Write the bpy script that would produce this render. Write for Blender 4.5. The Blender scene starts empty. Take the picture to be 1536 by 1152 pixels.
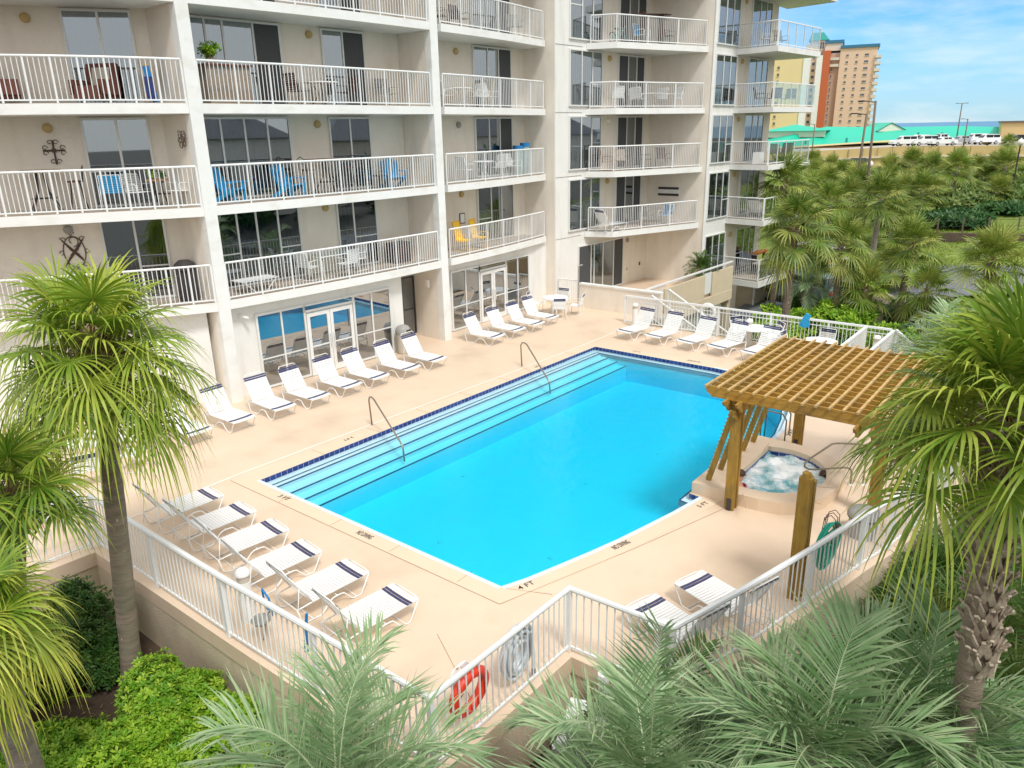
import bpy, math, random
from mathutils import Vector, Matrix
from mathutils.geometry import tessellate_polygon
rnd = random.Random(7)
SC = bpy.context.scene
COL = SC.collection
rad = math.radians

# ---------------------------------------------------------------- camera
cam_d = bpy.data.cameras.new('camera')
cam_d.sensor_width = 36.0
cam_d.lens = 26.53
cam_d.clip_start = 0.1
cam_d.clip_end = 40000
cam = bpy.data.objects.new('camera', cam_d)
COL.objects.link(cam)
CM = [[0.61359, 0.262578, -0.744688, 0.0], [-0.78938, 0.180489, -0.586774, 0.0], [-0.019666, 0.94788, 0.31802, 7.5], [0, 0, 0, 1]]
cam.matrix_world = Matrix(CM)
SC.camera = cam

# ---------------------------------------------------------------- world, sun, exposure
SUN_EL, SUN_AZ = 56.0, 205.0
world = bpy.data.worlds.new('World')
SC.world = world
world.use_nodes = True
wn = world.node_tree
wn.nodes.clear()
def wnode(t, **k):
    n = wn.nodes.new(t)
    for a, b in k.items(): setattr(n, a, b)
    return n
w_out = wnode('ShaderNodeOutputWorld')
w_bg = wnode('ShaderNodeBackground')
w_bg.inputs['Strength'].default_value = 0.13
w_sky = wnode('ShaderNodeTexSky', sky_type='NISHITA', sun_disc=False)
w_sky.sun_elevation = rad(SUN_EL)
w_sky.sun_rotation = rad(SUN_AZ)
w_sky.air_density = 1.0; w_sky.dust_density = 0.1; w_sky.ozone_density = 4.0
w_tc = wnode('ShaderNodeTexCoord')
w_sep = wnode('ShaderNodeSeparateXYZ')
wn.links.new(w_tc.outputs['Generated'], w_sep.inputs[0])
# thin streaks of cloud low down, a closed white deck overhead
w_map = wnode('ShaderNodeMapping')
w_map.inputs['Scale'].default_value = (3.0, 3.0, 13.0)
w_map.inputs['Rotation'].default_value = (0.25, 0.1, 0.4)
wn.links.new(w_tc.outputs['Generated'], w_map.inputs[0])
w_n = wnode('ShaderNodeTexNoise')
w_n.inputs['Scale'].default_value = 1.7; w_n.inputs['Detail'].default_value = 7.0; w_n.inputs['Roughness'].default_value = 0.6
wn.links.new(w_map.outputs[0], w_n.inputs['Vector'])
w_r1 = wnode('ShaderNodeMapRange')
w_r1.inputs[1].default_value = 0.43; w_r1.inputs[2].default_value = 0.85; w_r1.inputs[3].default_value = 0.0; w_r1.inputs[4].default_value = 0.75
wn.links.new(w_n.outputs[0], w_r1.inputs[0])
w_r2 = wnode('ShaderNodeMapRange')
w_r2.inputs[1].default_value = 0.26; w_r2.inputs[2].default_value = 0.62; w_r2.inputs[3].default_value = 0.0; w_r2.inputs[4].default_value = 0.93
wn.links.new(w_sep.outputs['Z'], w_r2.inputs[0])
w_mx = wnode('ShaderNodeMath', operation='MAXIMUM')
# the cloud deck reaches the horizon everywhere except over the sea to the east
w_r4 = wnode('ShaderNodeMapRange')
w_r4.inputs[1].default_value = 0.82; w_r4.inputs[2].default_value = 0.955; w_r4.inputs[3].default_value = 0.93; w_r4.inputs[4].default_value = 0.0
wn.links.new(w_sep.outputs['X'], w_r4.inputs[0])
w_mx0 = wnode('ShaderNodeMath', operation='MAXIMUM')
wn.links.new(w_r1.outputs[0], w_mx0.inputs[0]); wn.links.new(w_r4.outputs[0], w_mx0.inputs[1])
wn.links.new(w_mx0.outputs[0], w_mx.inputs[0]); wn.links.new(w_r2.outputs[0], w_mx.inputs[1])
w_mix = wnode('ShaderNodeMix', data_type='RGBA')
wn.links.new(w_mx.outputs[0], w_mix.inputs['Factor'])
wn.links.new(w_sky.outputs[0], w_mix.inputs['A'])
w_mix.inputs['B'].default_value = (6.9, 6.75, 6.45, 1)
# sea air: pale blue veil close to the horizon
w_r3 = wnode('ShaderNodeMapRange')
w_r3.inputs[1].default_value = -0.02; w_r3.inputs[2].default_value = 0.11; w_r3.inputs[3].default_value = 0.8; w_r3.inputs[4].default_value = 0.0
wn.links.new(w_sep.outputs['Z'], w_r3.inputs[0])
w_mix3 = wnode('ShaderNodeMix', data_type='RGBA')
w_tint = wnode('ShaderNodeMix', data_type='RGBA'); w_tint.blend_type = 'MULTIPLY'; w_tint.inputs['Factor'].default_value = 1.0
wn.links.new(w_sky.outputs[0], w_tint.inputs['A']); w_tint.inputs['B'].default_value = (0.42, 0.74, 1.10, 1)
wn.links.new(w_r3.outputs[0], w_mix3.inputs['Factor']); wn.links.new(w_tint.outputs['Result'], w_mix3.inputs['A']); w_mix3.inputs['B'].default_value = (3.0, 4.2, 4.9, 1)
wn.links.new(w_mix3.outputs['Result'], w_mix.inputs['A'])
wn.links.new(w_mix.outputs['Result'], w_bg.inputs['Color'])
wn.links.new(w_bg.outputs[0], w_out.inputs['Surface'])

sun_d = bpy.data.lights.new('sun', 'SUN')
sun_d.energy = 2.1
sun_d.angle = rad(12)
sun_d.color = (1.0, 0.97, 0.93)
sun = bpy.data.objects.new('sun', sun_d)
COL.objects.link(sun)
# Nishita: rotation 0 = +Y, growing towards +X
sd = Vector((math.sin(rad(SUN_AZ)) * math.cos(rad(SUN_EL)), math.cos(rad(SUN_AZ)) * math.cos(rad(SUN_EL)), math.sin(rad(SUN_EL))))
sun.rotation_euler = sd.to_track_quat('Z', 'Y').to_euler()
sun.location = (0, 0, 60)

SC.view_settings.view_transform = 'Standard'
SC.view_settings.look = 'None'
SC.view_settings.exposure = 0.38
SC.view_settings.gamma = 1.0
SC.render.engine = 'CYCLES'
SC.cycles.use_denoising = True
SC.cycles.max_bounces = 8
SC.cycles.transparent_max_bounces = 16
SC.cycles.caustics_reflective = False
SC.cycles.caustics_refractive = False
SC.cycles.sample_clamp_indirect = 6.0
SC.cycles.light_sampling_threshold = 0.02

# ---------------------------------------------------------------- helpers
class MB:
    """collects geometry, builds ONE mesh object"""
    def __init__(s):
        s.v = []; s.f = []; s.t = []; s.m = None; s.tint = 0.0
    def av(s, p, t=None):
        p = Vector(p)
        if s.m is not None: p = s.m @ p
        s.v.append(tuple(p)); s.t.append(s.tint if t is None else t)
        return len(s.v) - 1
    def box(s, c, d, rot=None):
        """centre, full size, optional 3x3 rotation"""
        c = Vector(c); hx, hy, hz = d[0] / 2, d[1] / 2, d[2] / 2
        i = []
        for x, y, z in ((-1,-1,-1),(1,-1,-1),(1,1,-1),(-1,1,-1),(-1,-1,1),(1,-1,1),(1,1,1),(-1,1,1)):
            q = Vector((x * hx, y * hy, z * hz))
            if rot is not None: q = rot @ q
            i.append(s.av(c + q))
        for a in ((0,3,2,1),(4,5,6,7),(0,1,5,4),(1,2,6,5),(2,3,7,6),(3,0,4,7)):
            s.f.append([i[k] for k in a])
        return s
    def beam(s, p0, p1, w, h, up=(0, 0, 1)):
        """box from p0 to p1, w across, h along up"""
        p0 = Vector(p0); p1 = Vector(p1); d = p1 - p0; L = d.length
        if L < 1e-6: return s
        x = d / L; u = Vector(up); y = u.cross(x)
        if y.length < 1e-4: y = Vector((0, 1, 0)).cross(x)
        y.normalize(); z = x.cross(y)
        R = Matrix((x, y, z)).transposed()
        return s.box((p0 + p1) / 2, (L, w, h), R)
    def tube(s, pts, r, n=6, closed=False, cap=True):
        pts = [Vector(p) for p in pts]; k = len(pts)
        rs = r if isinstance(r, (list, tuple)) else [r] * k
        rings = []; prev = None
        for i, p in enumerate(pts):
            if closed: t = pts[(i + 1) % k] - pts[i - 1]
            elif i == 0: t = pts[1] - p
            elif i == k - 1: t = p - pts[i - 1]
            else: t = (pts[i + 1] - p).normalized() + (p - pts[i - 1]).normalized()
            if t.length < 1e-9: t = Vector((0, 0, 1))
            t.normalize()
            if prev is None:
                a = Vector((0, 0, 1)) if abs(t.z) < 0.9 else Vector((1, 0, 0))
                x = a.cross(t).normalized()
            else:
                x = prev - t * prev.dot(t)
                x = x.normalized() if x.length > 1e-6 else Vector((1, 0, 0))
            prev = x; y = t.cross(x)
            rings.append([s.av(p + (x * math.cos(2 * math.pi * j / n) + y * math.sin(2 * math.pi * j / n)) * rs[i]) for j in range(n)])
        m = k if closed else k - 1
        for i in range(m):
            a = rings[i]; b = rings[(i + 1) % k]
            for j in range(n): s.f.append([a[j], a[(j + 1) % n], b[(j + 1) % n], b[j]])
        if cap and not closed:
            s.f.append(rings[0][::-1]); s.f.append(rings[-1])
        return s
    def lathe(s, prof, c=(0, 0, 0), n=20):
        """profile of (r, z) about a vertical axis at c"""
        c = Vector(c); rings = []
        for r, z in prof:
            if r < 1e-5: rings.append([s.av(c + Vector((0, 0, z)))])
            else: rings.append([s.av(c + Vector((r * math.cos(2 * math.pi * j / n), r * math.sin(2 * math.pi * j / n), z))) for j in range(n)])
        for a, b in zip(rings, rings[1:]):
            for j in range(n):
                if len(a) == 1 and len(b) == 1: continue
                if len(a) == 1: s.f.append([a[0], b[(j + 1) % n], b[j]])
                elif len(b) == 1: s.f.append([a[j], a[(j + 1) % n], b[0]])
                else: s.f.append([a[j], a[(j + 1) % n], b[(j + 1) % n], b[j]])
        return s
    def prism(s, poly, z0, z1, holes=()):
        loops = [list(poly)] + [list(h) for h in holes]
        flat = [p for l in loops for p in l]
        tri = tessellate_polygon([[Vector((p[0], p[1], 0)) for p in l] for l in loops])
        top = [s.av((p[0], p[1], z1)) for p in flat]
        bot = [s.av((p[0], p[1], z0)) for p in flat]
        for a, b, c in tri:
            A, B, Cc = flat[a], flat[b], flat[c]
            ar = (B[0] - A[0]) * (Cc[1] - A[1]) - (B[1] - A[1]) * (Cc[0] - A[0])
            if ar < 0: b, c = c, b
            s.f.append([top[a], top[b], top[c]]); s.f.append([bot[a], bot[c], bot[b]])
        o = 0
        for l in loops:
            n = len(l)
            for i in range(n):
                a, b = o + i, o + (i + 1) % n
                s.f.append([bot[a], bot[b], top[b], top[a]])
            o += n
        return s
    def build(s, name, mat, parent=None, smooth=False, fixn=False, mats=None):
        me = bpy.data.meshes.new(name)
        me.from_pydata(s.v, [], s.f)
        if any(s.t):
            at = me.attributes.new('tint', 'FLOAT', 'POINT')
            at.data.foreach_set('value', s.t)
        if mat is not None: me.materials.append(mat)
        if smooth: me.polygons.foreach_set('use_smooth', [True] * len(me.polygons))
        me.update()
        if fixn:
            import bmesh
            bm = bmesh.new(); bm.from_mesh(me)
            bmesh.ops.recalc_face_normals(bm, faces=bm.faces)
            bm.to_mesh(me); bm.free()
        o = bpy.data.objects.new(name, me)
        COL.objects.link(o)
        if parent is not None: o.parent = parent
        return o

def tag(o, label=None, cat=None, group=None, kind=None):
    if label: o['label'] = label
    if cat: o['category'] = cat
    if group: o['group'] = group
    if kind: o['kind'] = kind
    return o
def thing(name, label, cat, loc=(0, 0, 0), rz=0.0, group=None):
    o = bpy.data.objects.new(name, None)
    o.empty_display_size = 0.2
    COL.objects.link(o); o.location = loc; o.rotation_euler = (0, 0, rz)
    return tag(o, label, cat, group)
KIDS = {}
def copy_tree(o, parent=None, kids=None):
    kids = kids or {}
    c = o.copy(); COL.objects.link(c)
    if parent is not None: c.parent = parent
    for ch in [x for x in ALLKIDS(o)]:
        copy_tree(ch, c)
    return c
def ALLKIDS(o): return list(o.children)
def place(proto, loc, rz, label, group=None, first=None, scale=None):
    """first use moves the prototype itself, later uses copy it"""
    if not proto.get('_used'):
        o = proto; o['_used'] = 1
    else:
        o = copy_tree(proto)
    o.location = loc; o.rotation_euler = (0, 0, rz)
    if scale: o.scale = (scale,) * 3
    o['label'] = label
    if group: o['group'] = group
    return o

# ---------------------------------------------------------------- materials
MATS = {}
def mat(name, col, rough=0.6, metal=0.0, var=0.0, vscale=4.0, col2=None, bump=0.0, bscale=30.0, spec=None, stretch=None, coat=0.0, stain=None):
    m = bpy.data.materials.new(name); m.use_nodes = True
    nt = m.node_tree; b = nt.nodes['Principled BSDF']
    b.inputs['Base Color'].default_value = (*col, 1)
    b.inputs['Roughness'].default_value = rough
    b.inputs['Metallic'].default_value = metal
    if spec is not None: b.inputs['Specular IOR Level'].default_value = spec
    if coat: b.inputs['Coat Weight'].default_value = coat
    tc = nt.nodes.new('ShaderNodeTexCoord'); vec = tc.outputs['Object']
    if stretch:
        mp = nt.nodes.new('ShaderNodeMapping'); mp.inputs['Scale'].default_value = stretch
        nt.links.new(vec, mp.inputs[0]); vec = mp.outputs[0]
    if var or col2:
        n = nt.nodes.new('ShaderNodeTexNoise'); n.inputs['Scale'].default_value = vscale; n.inputs['Detail'].default_value = 6; n.inputs['Roughness'].default_value = 0.65
        nt.links.new(vec, n.inputs['Vector'])
        mr = nt.nodes.new('ShaderNodeMapRange'); mr.inputs[1].default_value = 0.3; mr.inputs[2].default_value = 0.7
        nt.links.new(n.outputs[0], mr.inputs[0])
        mx = nt.nodes.new('ShaderNodeMix'); mx.data_type = 'RGBA'
        nt.links.new(mr.outputs[0], mx.inputs['Factor'])
        c2 = col2 if col2 else tuple(c * (1 - var) for c in col)
        c1 = col if col2 else tuple(min(1, c * (1 + var)) for c in col)
        mx.inputs['A'].default_value = (*c1, 1); mx.inputs['B'].default_value = (*c2, 1)
        res = mx.outputs['Result']
        if stain:
            # streaky dirt with a shape of its own: colour, strength, scale vector
            mp2 = nt.nodes.new('ShaderNodeMapping'); mp2.inputs['Scale'].default_value = stain[2]
            nt.links.new(tc.outputs['Object'], mp2.inputs[0])
            n2 = nt.nodes.new('ShaderNodeTexNoise'); n2.inputs['Scale'].default_value = 1.0; n2.inputs['Detail'].default_value = 5
            nt.links.new(mp2.outputs[0], n2.inputs['Vector'])
            m2 = nt.nodes.new('ShaderNodeMapRange'); m2.inputs[1].default_value = 0.52; m2.inputs[2].default_value = 0.78; m2.inputs[4].default_value = stain[1]
            nt.links.new(n2.outputs[0], m2.inputs[0])
            x2 = nt.nodes.new('ShaderNodeMix'); x2.data_type = 'RGBA'
            nt.links.new(m2.outputs[0], x2.inputs['Factor']); nt.links.new(res, x2.inputs['A'])
            x2.inputs['B'].default_value = (*stain[0], 1)
            res = x2.outputs['Result']
        nt.links.new(res, b.inputs['Base Color'])
    if bump:
        n = nt.nodes.new('ShaderNodeTexNoise'); n.inputs['Scale'].default_value = bscale; n.inputs['Detail'].default_value = 4
        nt.links.new(vec, n.inputs['Vector'])
        bp = nt.nodes.new('ShaderNodeBump'); bp.inputs['Strength'].default_value = bump; bp.inputs['Distance'].default_value = 0.02
        nt.links.new(n.outputs[0], bp.inputs['Height']); nt.links.new(bp.outputs[0], b.inputs['Normal'])
    MATS[name] = m
    return m

def leafmat(name, base, alt, tip, trans=0.25, rough=0.45, scale=2.5):
    """base/alt mixed by position noise and per-object random, tip colour by the 'tint' attribute"""
    m = bpy.data.materials.new(name); m.use_nodes = True
    nt = m.node_tree; b = nt.nodes['Principled BSDF']; out = nt.nodes['Material Output']
    tc = nt.nodes.new('ShaderNodeTexCoord')
    n = nt.nodes.new('ShaderNodeTexNoise'); n.inputs['Scale'].default_value = scale; n.inputs['Detail'].default_value = 3
    nt.links.new(tc.outputs['Object'], n.inputs['Vector'])
    oi = nt.nodes.new('ShaderNodeObjectInfo')
    ad = nt.nodes.new('ShaderNodeMath'); ad.operation = 'MULTIPLY_ADD'
    nt.links.new(oi.outputs['Random'], ad.inputs[0]); ad.inputs[1].default_value = 0.3; nt.links.new(n.outputs[0], ad.inputs[2])
    mr = nt.nodes.new('ShaderNodeMapRange'); mr.inputs[1].default_value = 0.4; mr.inputs[2].default_value = 0.9
    nt.links.new(ad.outputs[0], mr.inputs[0])
    mx = nt.nodes.new('ShaderNodeMix'); mx.data_type = 'RGBA'
    nt.links.new(mr.outputs[0], mx.inputs['Factor'])
    mx.inputs['A'].default_value = (*base, 1); mx.inputs['B'].default_value = (*alt, 1)
    at = nt.nodes.new('ShaderNodeAttribute'); at.attribute_name = 'tint'
    m2 = nt.nodes.new('ShaderNodeMix'); m2.data_type = 'RGBA'
    nt.links.new(at.outputs['Fac'], m2.inputs['Factor']); nt.links.new(mx.outputs['Result'], m2.inputs['A'])
    m2.inputs['B'].default_value = (*tip, 1)
    nt.links.new(m2.outputs['Result'], b.inputs['Base Color'])
    b.inputs['Roughness'].default_value = rough; b.inputs['Specular IOR Level'].default_value = 0.35
    tr = nt.nodes.new('ShaderNodeBsdfTranslucent')
    nt.links.new(m2.outputs['Result'], tr.inputs['Color'])
    ms = nt.nodes.new('ShaderNodeMixShader'); ms.inputs[0].default_value = trans
    nt.links.new(b.outputs[0], ms.inputs[1]); nt.links.new(tr.outputs[0], ms.inputs[2])
    nt.links.new(ms.outputs[0], out.inputs['Surface'])
    MATS[name] = m
    return m

def glassmat(name, tint=(0.44, 0.52, 0.54), refl=0.25, rough=0.015):
    m = bpy.data.materials.new(name); m.use_nodes = True
    nt = m.node_tree; nt.nodes.remove(nt.nodes['Principled BSDF']); out = nt.nodes['Material Output']
    tr = nt.nodes.new('ShaderNodeBsdfTransparent'); tr.inputs[0].default_value = (*tint, 1)
    gl = nt.nodes.new('ShaderNodeBsdfGlossy'); gl.inputs['Roughness'].default_value = rough; gl.inputs['Color'].default_value = (0.9, 0.95, 1.0, 1)
    lw = nt.nodes.new('ShaderNodeLayerWeight'); lw.inputs['Blend'].default_value = 0.35
    mr = nt.nodes.new('ShaderNodeMapRange'); mr.inputs[3].default_value = refl; mr.inputs[4].default_value = 0.95
    nt.links.new(lw.outputs['Facing'], mr.inputs[0])
    pw = nt.nodes.new('ShaderNodeMath'); pw.operation = 'POWER'; pw.inputs[1].default_value = 3.0
    nt.links.new(lw.outputs['Facing'], pw.inputs[0]); nt.links.new(pw.outputs[0], mr.inputs[0])
    ms = nt.nodes.new('ShaderNodeMixShader')
    nt.links.new(mr.outputs[0], ms.inputs[0]); nt.links.new(tr.outputs[0], ms.inputs[1]); nt.links.new(gl.outputs[0], ms.inputs[2])
    nt.links.new(ms.outputs[0], out.inputs['Surface'])
    MATS[name] = m
    return m

mat('white_paint', (0.80, 0.81, 0.79), 0.55, var=0.03, vscale=2, bump=0.15, bscale=60, stain=((0.60, 0.58, 0.50), 0.5, (1.6, 1.6, 3.0)))
mat('fence_white', (0.80, 0.82, 0.82), 0.35)
mat('stucco_white', (0.78, 0.78, 0.75), 0.85, var=0.03, vscale=1.2, bump=0.5, bscale=45, stain=((0.56, 0.54, 0.47), 0.45, (2.5, 2.5, 0.4)))
mat('stucco_cream', (0.82, 0.76, 0.67), 0.9, var=0.04, vscale=1.5, bump=0.6, bscale=40, stain=((0.58, 0.53, 0.45), 0.4, (2.2, 2.2, 0.4)))
mat('stucco_tan', (0.62, 0.52, 0.38), 0.9, var=0.08, vscale=3, bump=0.8, bscale=40, stain=((0.24, 0.2, 0.14), 0.6, (1.6, 1.6, 0.35)))
mat('deck_paint', (0.73, 0.575, 0.43), 0.42, var=0.05, vscale=0.8, bump=0.35, bscale=90, stain=((0.58, 0.44, 0.31), 0.85, (0.6, 0.6, 0.6)))
mat('balcony_floor', (0.38, 0.32, 0.26), 0.8, var=0.1, vscale=3)
mat('coping', (0.72, 0.57, 0.42), 0.6, var=0.03, vscale=1.5, bump=0.2, bscale=80)
mat('black_paint', (0.03, 0.03, 0.035), 0.5)
mat('joint', (0.42, 0.28, 0.19), 0.9)
mat('white_strip', (0.85, 0.78, 0.70), 0.6)
mat('frame_alu', (0.72, 0.73, 0.71), 0.4)
mat('dark_alu', (0.035, 0.04, 0.045), 0.4)
mat('interior_dark', (0.07, 0.09, 0.10), 0.8)  # room shade as a flat dark colour, no room is built behind
mat('curtain', (0.22, 0.26, 0.27), 0.9, var=0.3, vscale=3)
mat('curtain_teal', (0.02, 0.22, 0.27), 0.9)
mat('curtain_pale', (0.45, 0.46, 0.45), 0.9, var=0.2, vscale=4)
mat('screen', (0.06, 0.065, 0.07), 0.7, var=0.15, vscale=20)
mat('strap_white', (0.82, 0.84, 0.84), 0.35)
mat('strap_navy', (0.035, 0.045, 0.13), 0.4)
mat('steel', (0.30, 0.26, 0.20), 0.3, metal=0.7)
mat('parapet_tan', (0.66, 0.56, 0.40), 0.9, var=0.05, vscale=1, bump=0.5, bscale=30)
mat('blue_plastic', (0.01, 0.20, 0.50), 0.4)
mat('sky_plastic', (0.02, 0.33, 0.65), 0.4)
mat('teal_plastic', (0.03, 0.45, 0.42), 0.4)
mat('hose_green', (0.01, 0.42, 0.30), 0.45)
mat('hose_white', (0.6, 0.66, 0.7), 0.45)
mat('yellow_plastic', (0.9, 0.55, 0.01), 0.4)
mat('orange_plastic', (0.85, 0.18, 0.02), 0.5)
mat('red_ring', (0.72, 0.05, 0.02), 0.45)
mat('brown_wicker', (0.14, 0.05, 0.035), 0.8, var=0.4, vscale=40)
mat('tan_wicker', (0.30, 0.25, 0.20), 0.8, var=0.3, vscale=30)
mat('dark_metal', (0.04, 0.035, 0.035), 0.5)
mat('rust_metal', (0.10, 0.06, 0.045), 0.7)
mat('wood_table', (0.30, 0.16, 0.08), 0.6)
mat('beige_plastic', (0.55, 0.50, 0.42), 0.5)
mat('gray_plastic', (0.32, 0.32, 0.30), 0.6, var=0.15, vscale=6)
mat('brown_tank', (0.20, 0.12, 0.08), 0.6, var=0.15, vscale=20)
mat('lamp_amber', (0.5, 0.36, 0.14), 0.4)
mat('lamp_white', (0.85, 0.82, 0.74), 0.3)
mat('navy_tile', (0.015, 0.03, 0.16), 0.15)
mat('asphalt', (0.16, 0.17, 0.19), 0.8, var=0.12, vscale=0.6)
mat('concrete', (0.42, 0.40, 0.36), 0.9, var=0.1, vscale=1.0, bump=0.3)
mat('tan_concrete', (0.62, 0.46, 0.22), 0.85, var=0.05, vscale=0.15)
mat('green_roof', (0.008, 0.50, 0.33), 0.5, var=0.04, vscale=0.05, stretch=(1, 0.05, 1))
mat('car_white', (0.75, 0.76, 0.78), 0.3, coat=0.6)
mat('car_silver', (0.42, 0.44, 0.46), 0.3, metal=0.3, coat=0.6)
mat('car_teal', (0.30, 0.42, 0.42), 0.3, metal=0.2, coat=0.6)
mat('car_glass', (0.02, 0.025, 0.03), 0.08)
mat('rubber', (0.02, 0.02, 0.02), 0.8)
mat('skin', (0.62, 0.33, 0.23), 0.5)
mat('pink_cloth', (0.75, 0.12, 0.2), 0.8)
mat('dark_cloth', (0.03, 0.03, 0.05), 0.8)
mat('hair', (0.07, 0.035, 0.02), 0.6)
mat('wood_lamp_pole', (0.16, 0.12, 0.09), 0.7)
mat('tower_orange', (0.72, 0.51, 0.38), 0.85, var=0.03, vscale=0.1)
mat('tower_yellow', (0.76, 0.62, 0.34), 0.85, var=0.04, vscale=0.1)
mat('tower_cream', (0.66, 0.60, 0.52), 0.85)
mat('tower_red', (0.52, 0.13, 0.05), 0.85)
mat('tower_blue', (0.03, 0.17, 0.30), 0.6)
mat('tower_teal', (0.01, 0.28, 0.25), 0.6)
mat('tower_glass', (0.06, 0.10, 0.14), 0.2)
mat('soil', (0.055, 0.035, 0.025), 0.95, var=0.4, vscale=4, bump=0.8, bscale=20, col2=(0.10, 0.06, 0.04))
mat('sea', (0.04, 0.16, 0.22), 0.25)
mat('sand', (0.55, 0.48, 0.36), 0.9, var=0.1)
glassmat('glass_tint')
glassmat('glass_pool_door', (0.3, 0.36, 0.37), 0.42)
glassmat('glass_clear', (0.86, 0.93, 0.91), 0.10)

# pergola timber: ochre stain worn to grey along the grain
def woodmat(name, c1, c2, c3, stretch):
    m = mat(name, c1, 0.75, col2=c2, vscale=1.2, stretch=stretch, bump=0.7, bscale=6, var=0.1)
    nt = m.node_tree; b = nt.nodes['Principled BSDF']
    src = b.inputs['Base Color'].links[0].from_socket
    tc = nt.nodes.new('ShaderNodeTexCoord'); n = nt.nodes.new('ShaderNodeTexNoise'); n.inputs['Scale'].default_value = 1.4; n.inputs['Detail'].default_value = 8; n.inputs['Roughness'].default_value = 0.7
    nt.links.new(tc.outputs['Object'], n.inputs['Vector'])
    mr = nt.nodes.new('ShaderNodeMapRange'); mr.inputs[1].default_value = 0.5; mr.inputs[2].default_value = 0.72; mr.inputs[4].default_value = 0.75
    nt.links.new(n.outputs[0], mr.inputs[0])
    mx = nt.nodes.new('ShaderNodeMix'); mx.data_type = 'RGBA'
    nt.links.new(mr.outputs[0], mx.inputs['Factor']); nt.links.new(src, mx.inputs['A']); mx.inputs['B'].default_value = (*c3, 1)
    nt.links.new(mx.outputs['Result'], b.inputs['Base Color'])
    return m
woodmat('timber_x', (0.46, 0.27, 0.045), (0.28, 0.145, 0.02), (0.16, 0.105, 0.04), (1.5, 14, 14))
woodmat('timber_y', (0.50, 0.29, 0.045), (0.32, 0.16, 0.02), (0.16, 0.105, 0.04), (14, 1.5, 14))
woodmat('timber_z', (0.44, 0.27, 0.04), (0.26, 0.14, 0.02), (0.13, 0.10, 0.03), (14, 14, 1.5))
woodmat('batten', (0.66, 0.47, 0.20), (0.42, 0.25, 0.08), (0.26, 0.22, 0.15), (14, 1.5, 14))
BARK = woodmat('bark', (0.30, 0.24, 0.18), (0.14, 0.11, 0.08), (0.16, 0.19, 0.12), (2, 2, 12))
woodmat('bark_gray', (0.36, 0.32, 0.27), (0.20, 0.17, 0.14), (0.10, 0.08, 0.06), (3, 3, 9))
woodmat('boot', (0.55, 0.47, 0.37), (0.26, 0.20, 0.14), (0.14, 0.11, 0.08), (6, 6, 2))

nt = BARK.node_tree; b = nt.nodes['Principled BSDF']; src = b.inputs['Base Color'].links[0].from_socket
tc = nt.nodes.new('ShaderNodeTexCoord'); vo = nt.nodes.new('ShaderNodeTexVoronoi'); vo.inputs['Scale'].default_value = 11
mp = nt.nodes.new('ShaderNodeMapping'); mp.inputs['Scale'].default_value = (1.3, 1.3, 0.7); nt.links.new(tc.outputs['Object'], mp.inputs[0]); nt.links.new(mp.outputs[0], vo.inputs['Vector'])
mr = nt.nodes.new('ShaderNodeMapRange'); mr.inputs[1].default_value = 0.20; mr.inputs[2].default_value = 0.13; mr.inputs[3].default_value = 0; mr.inputs[4].default_value = 0.85; nt.links.new(vo.outputs['Distance'], mr.inputs[0])
n9 = nt.nodes.new('ShaderNodeTexNoise'); n9.inputs['Scale'].default_value = 2.2; nt.links.new(tc.outputs['Object'], n9.inputs['Vector'])
m9 = nt.nodes.new('ShaderNodeMapRange'); m9.inputs[1].default_value = 0.5; m9.inputs[2].default_value = 0.58; nt.links.new(n9.outputs[0], m9.inputs[0])
mu = nt.nodes.new('ShaderNodeMath'); mu.operation = 'MULTIPLY'; nt.links.new(mr.outputs[0], mu.inputs[0]); nt.links.new(m9.outputs[0], mu.inputs[1])
mx = nt.nodes.new('ShaderNodeMix'); mx.data_type = 'RGBA'; nt.links.new(mu.outputs[0], mx.inputs['Factor']); nt.links.new(src, mx.inputs['A']); mx.inputs['B'].default_value = (0.60, 0.55, 0.48, 1)
nt.links.new(mx.outputs['Result'], b.inputs['Base Color'])
leafmat('shrub_mid', (0.05, 0.13, 0.02), (0.12, 0.22, 0.04), (0.3, 0.34, 0.1), scale=0.7)
leafmat('frond_green', (0.07, 0.165, 0.012), (0.20, 0.33, 0.025), (0.62, 0.62, 0.10), trans=0.2)
leafmat('frond_dark', (0.03, 0.10, 0.02), (0.07, 0.16, 0.03), (0.25, 0.27, 0.06))
leafmat('frond_mid', (0.05, 0.13, 0.014), (0.17, 0.28, 0.035), (0.58, 0.56, 0.16), trans=0.2)
leafmat('frond_silver', (0.26, 0.40, 0.20), (0.10, 0.22, 0.06), (0.72, 0.74, 0.50), trans=0.15, rough=0.38, scale=4)
leafmat('frond_dead', (0.20, 0.12, 0.06), (0.30, 0.20, 0.10), (0.4, 0.3, 0.18))
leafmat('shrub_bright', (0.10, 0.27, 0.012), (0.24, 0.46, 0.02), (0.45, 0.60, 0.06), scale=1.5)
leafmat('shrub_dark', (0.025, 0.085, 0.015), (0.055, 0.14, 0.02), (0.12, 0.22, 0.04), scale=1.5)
leafmat('juniper', (0.018, 0.085, 0.022), (0.05, 0.15, 0.03), (0.10, 0.2, 0.05), scale=0.5)
leafmat('grass', (0.16, 0.28, 0.02), (0.26, 0.34, 0.04), (0.3, 0.4, 0.05), scale=0.4)
M = MATS

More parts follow.
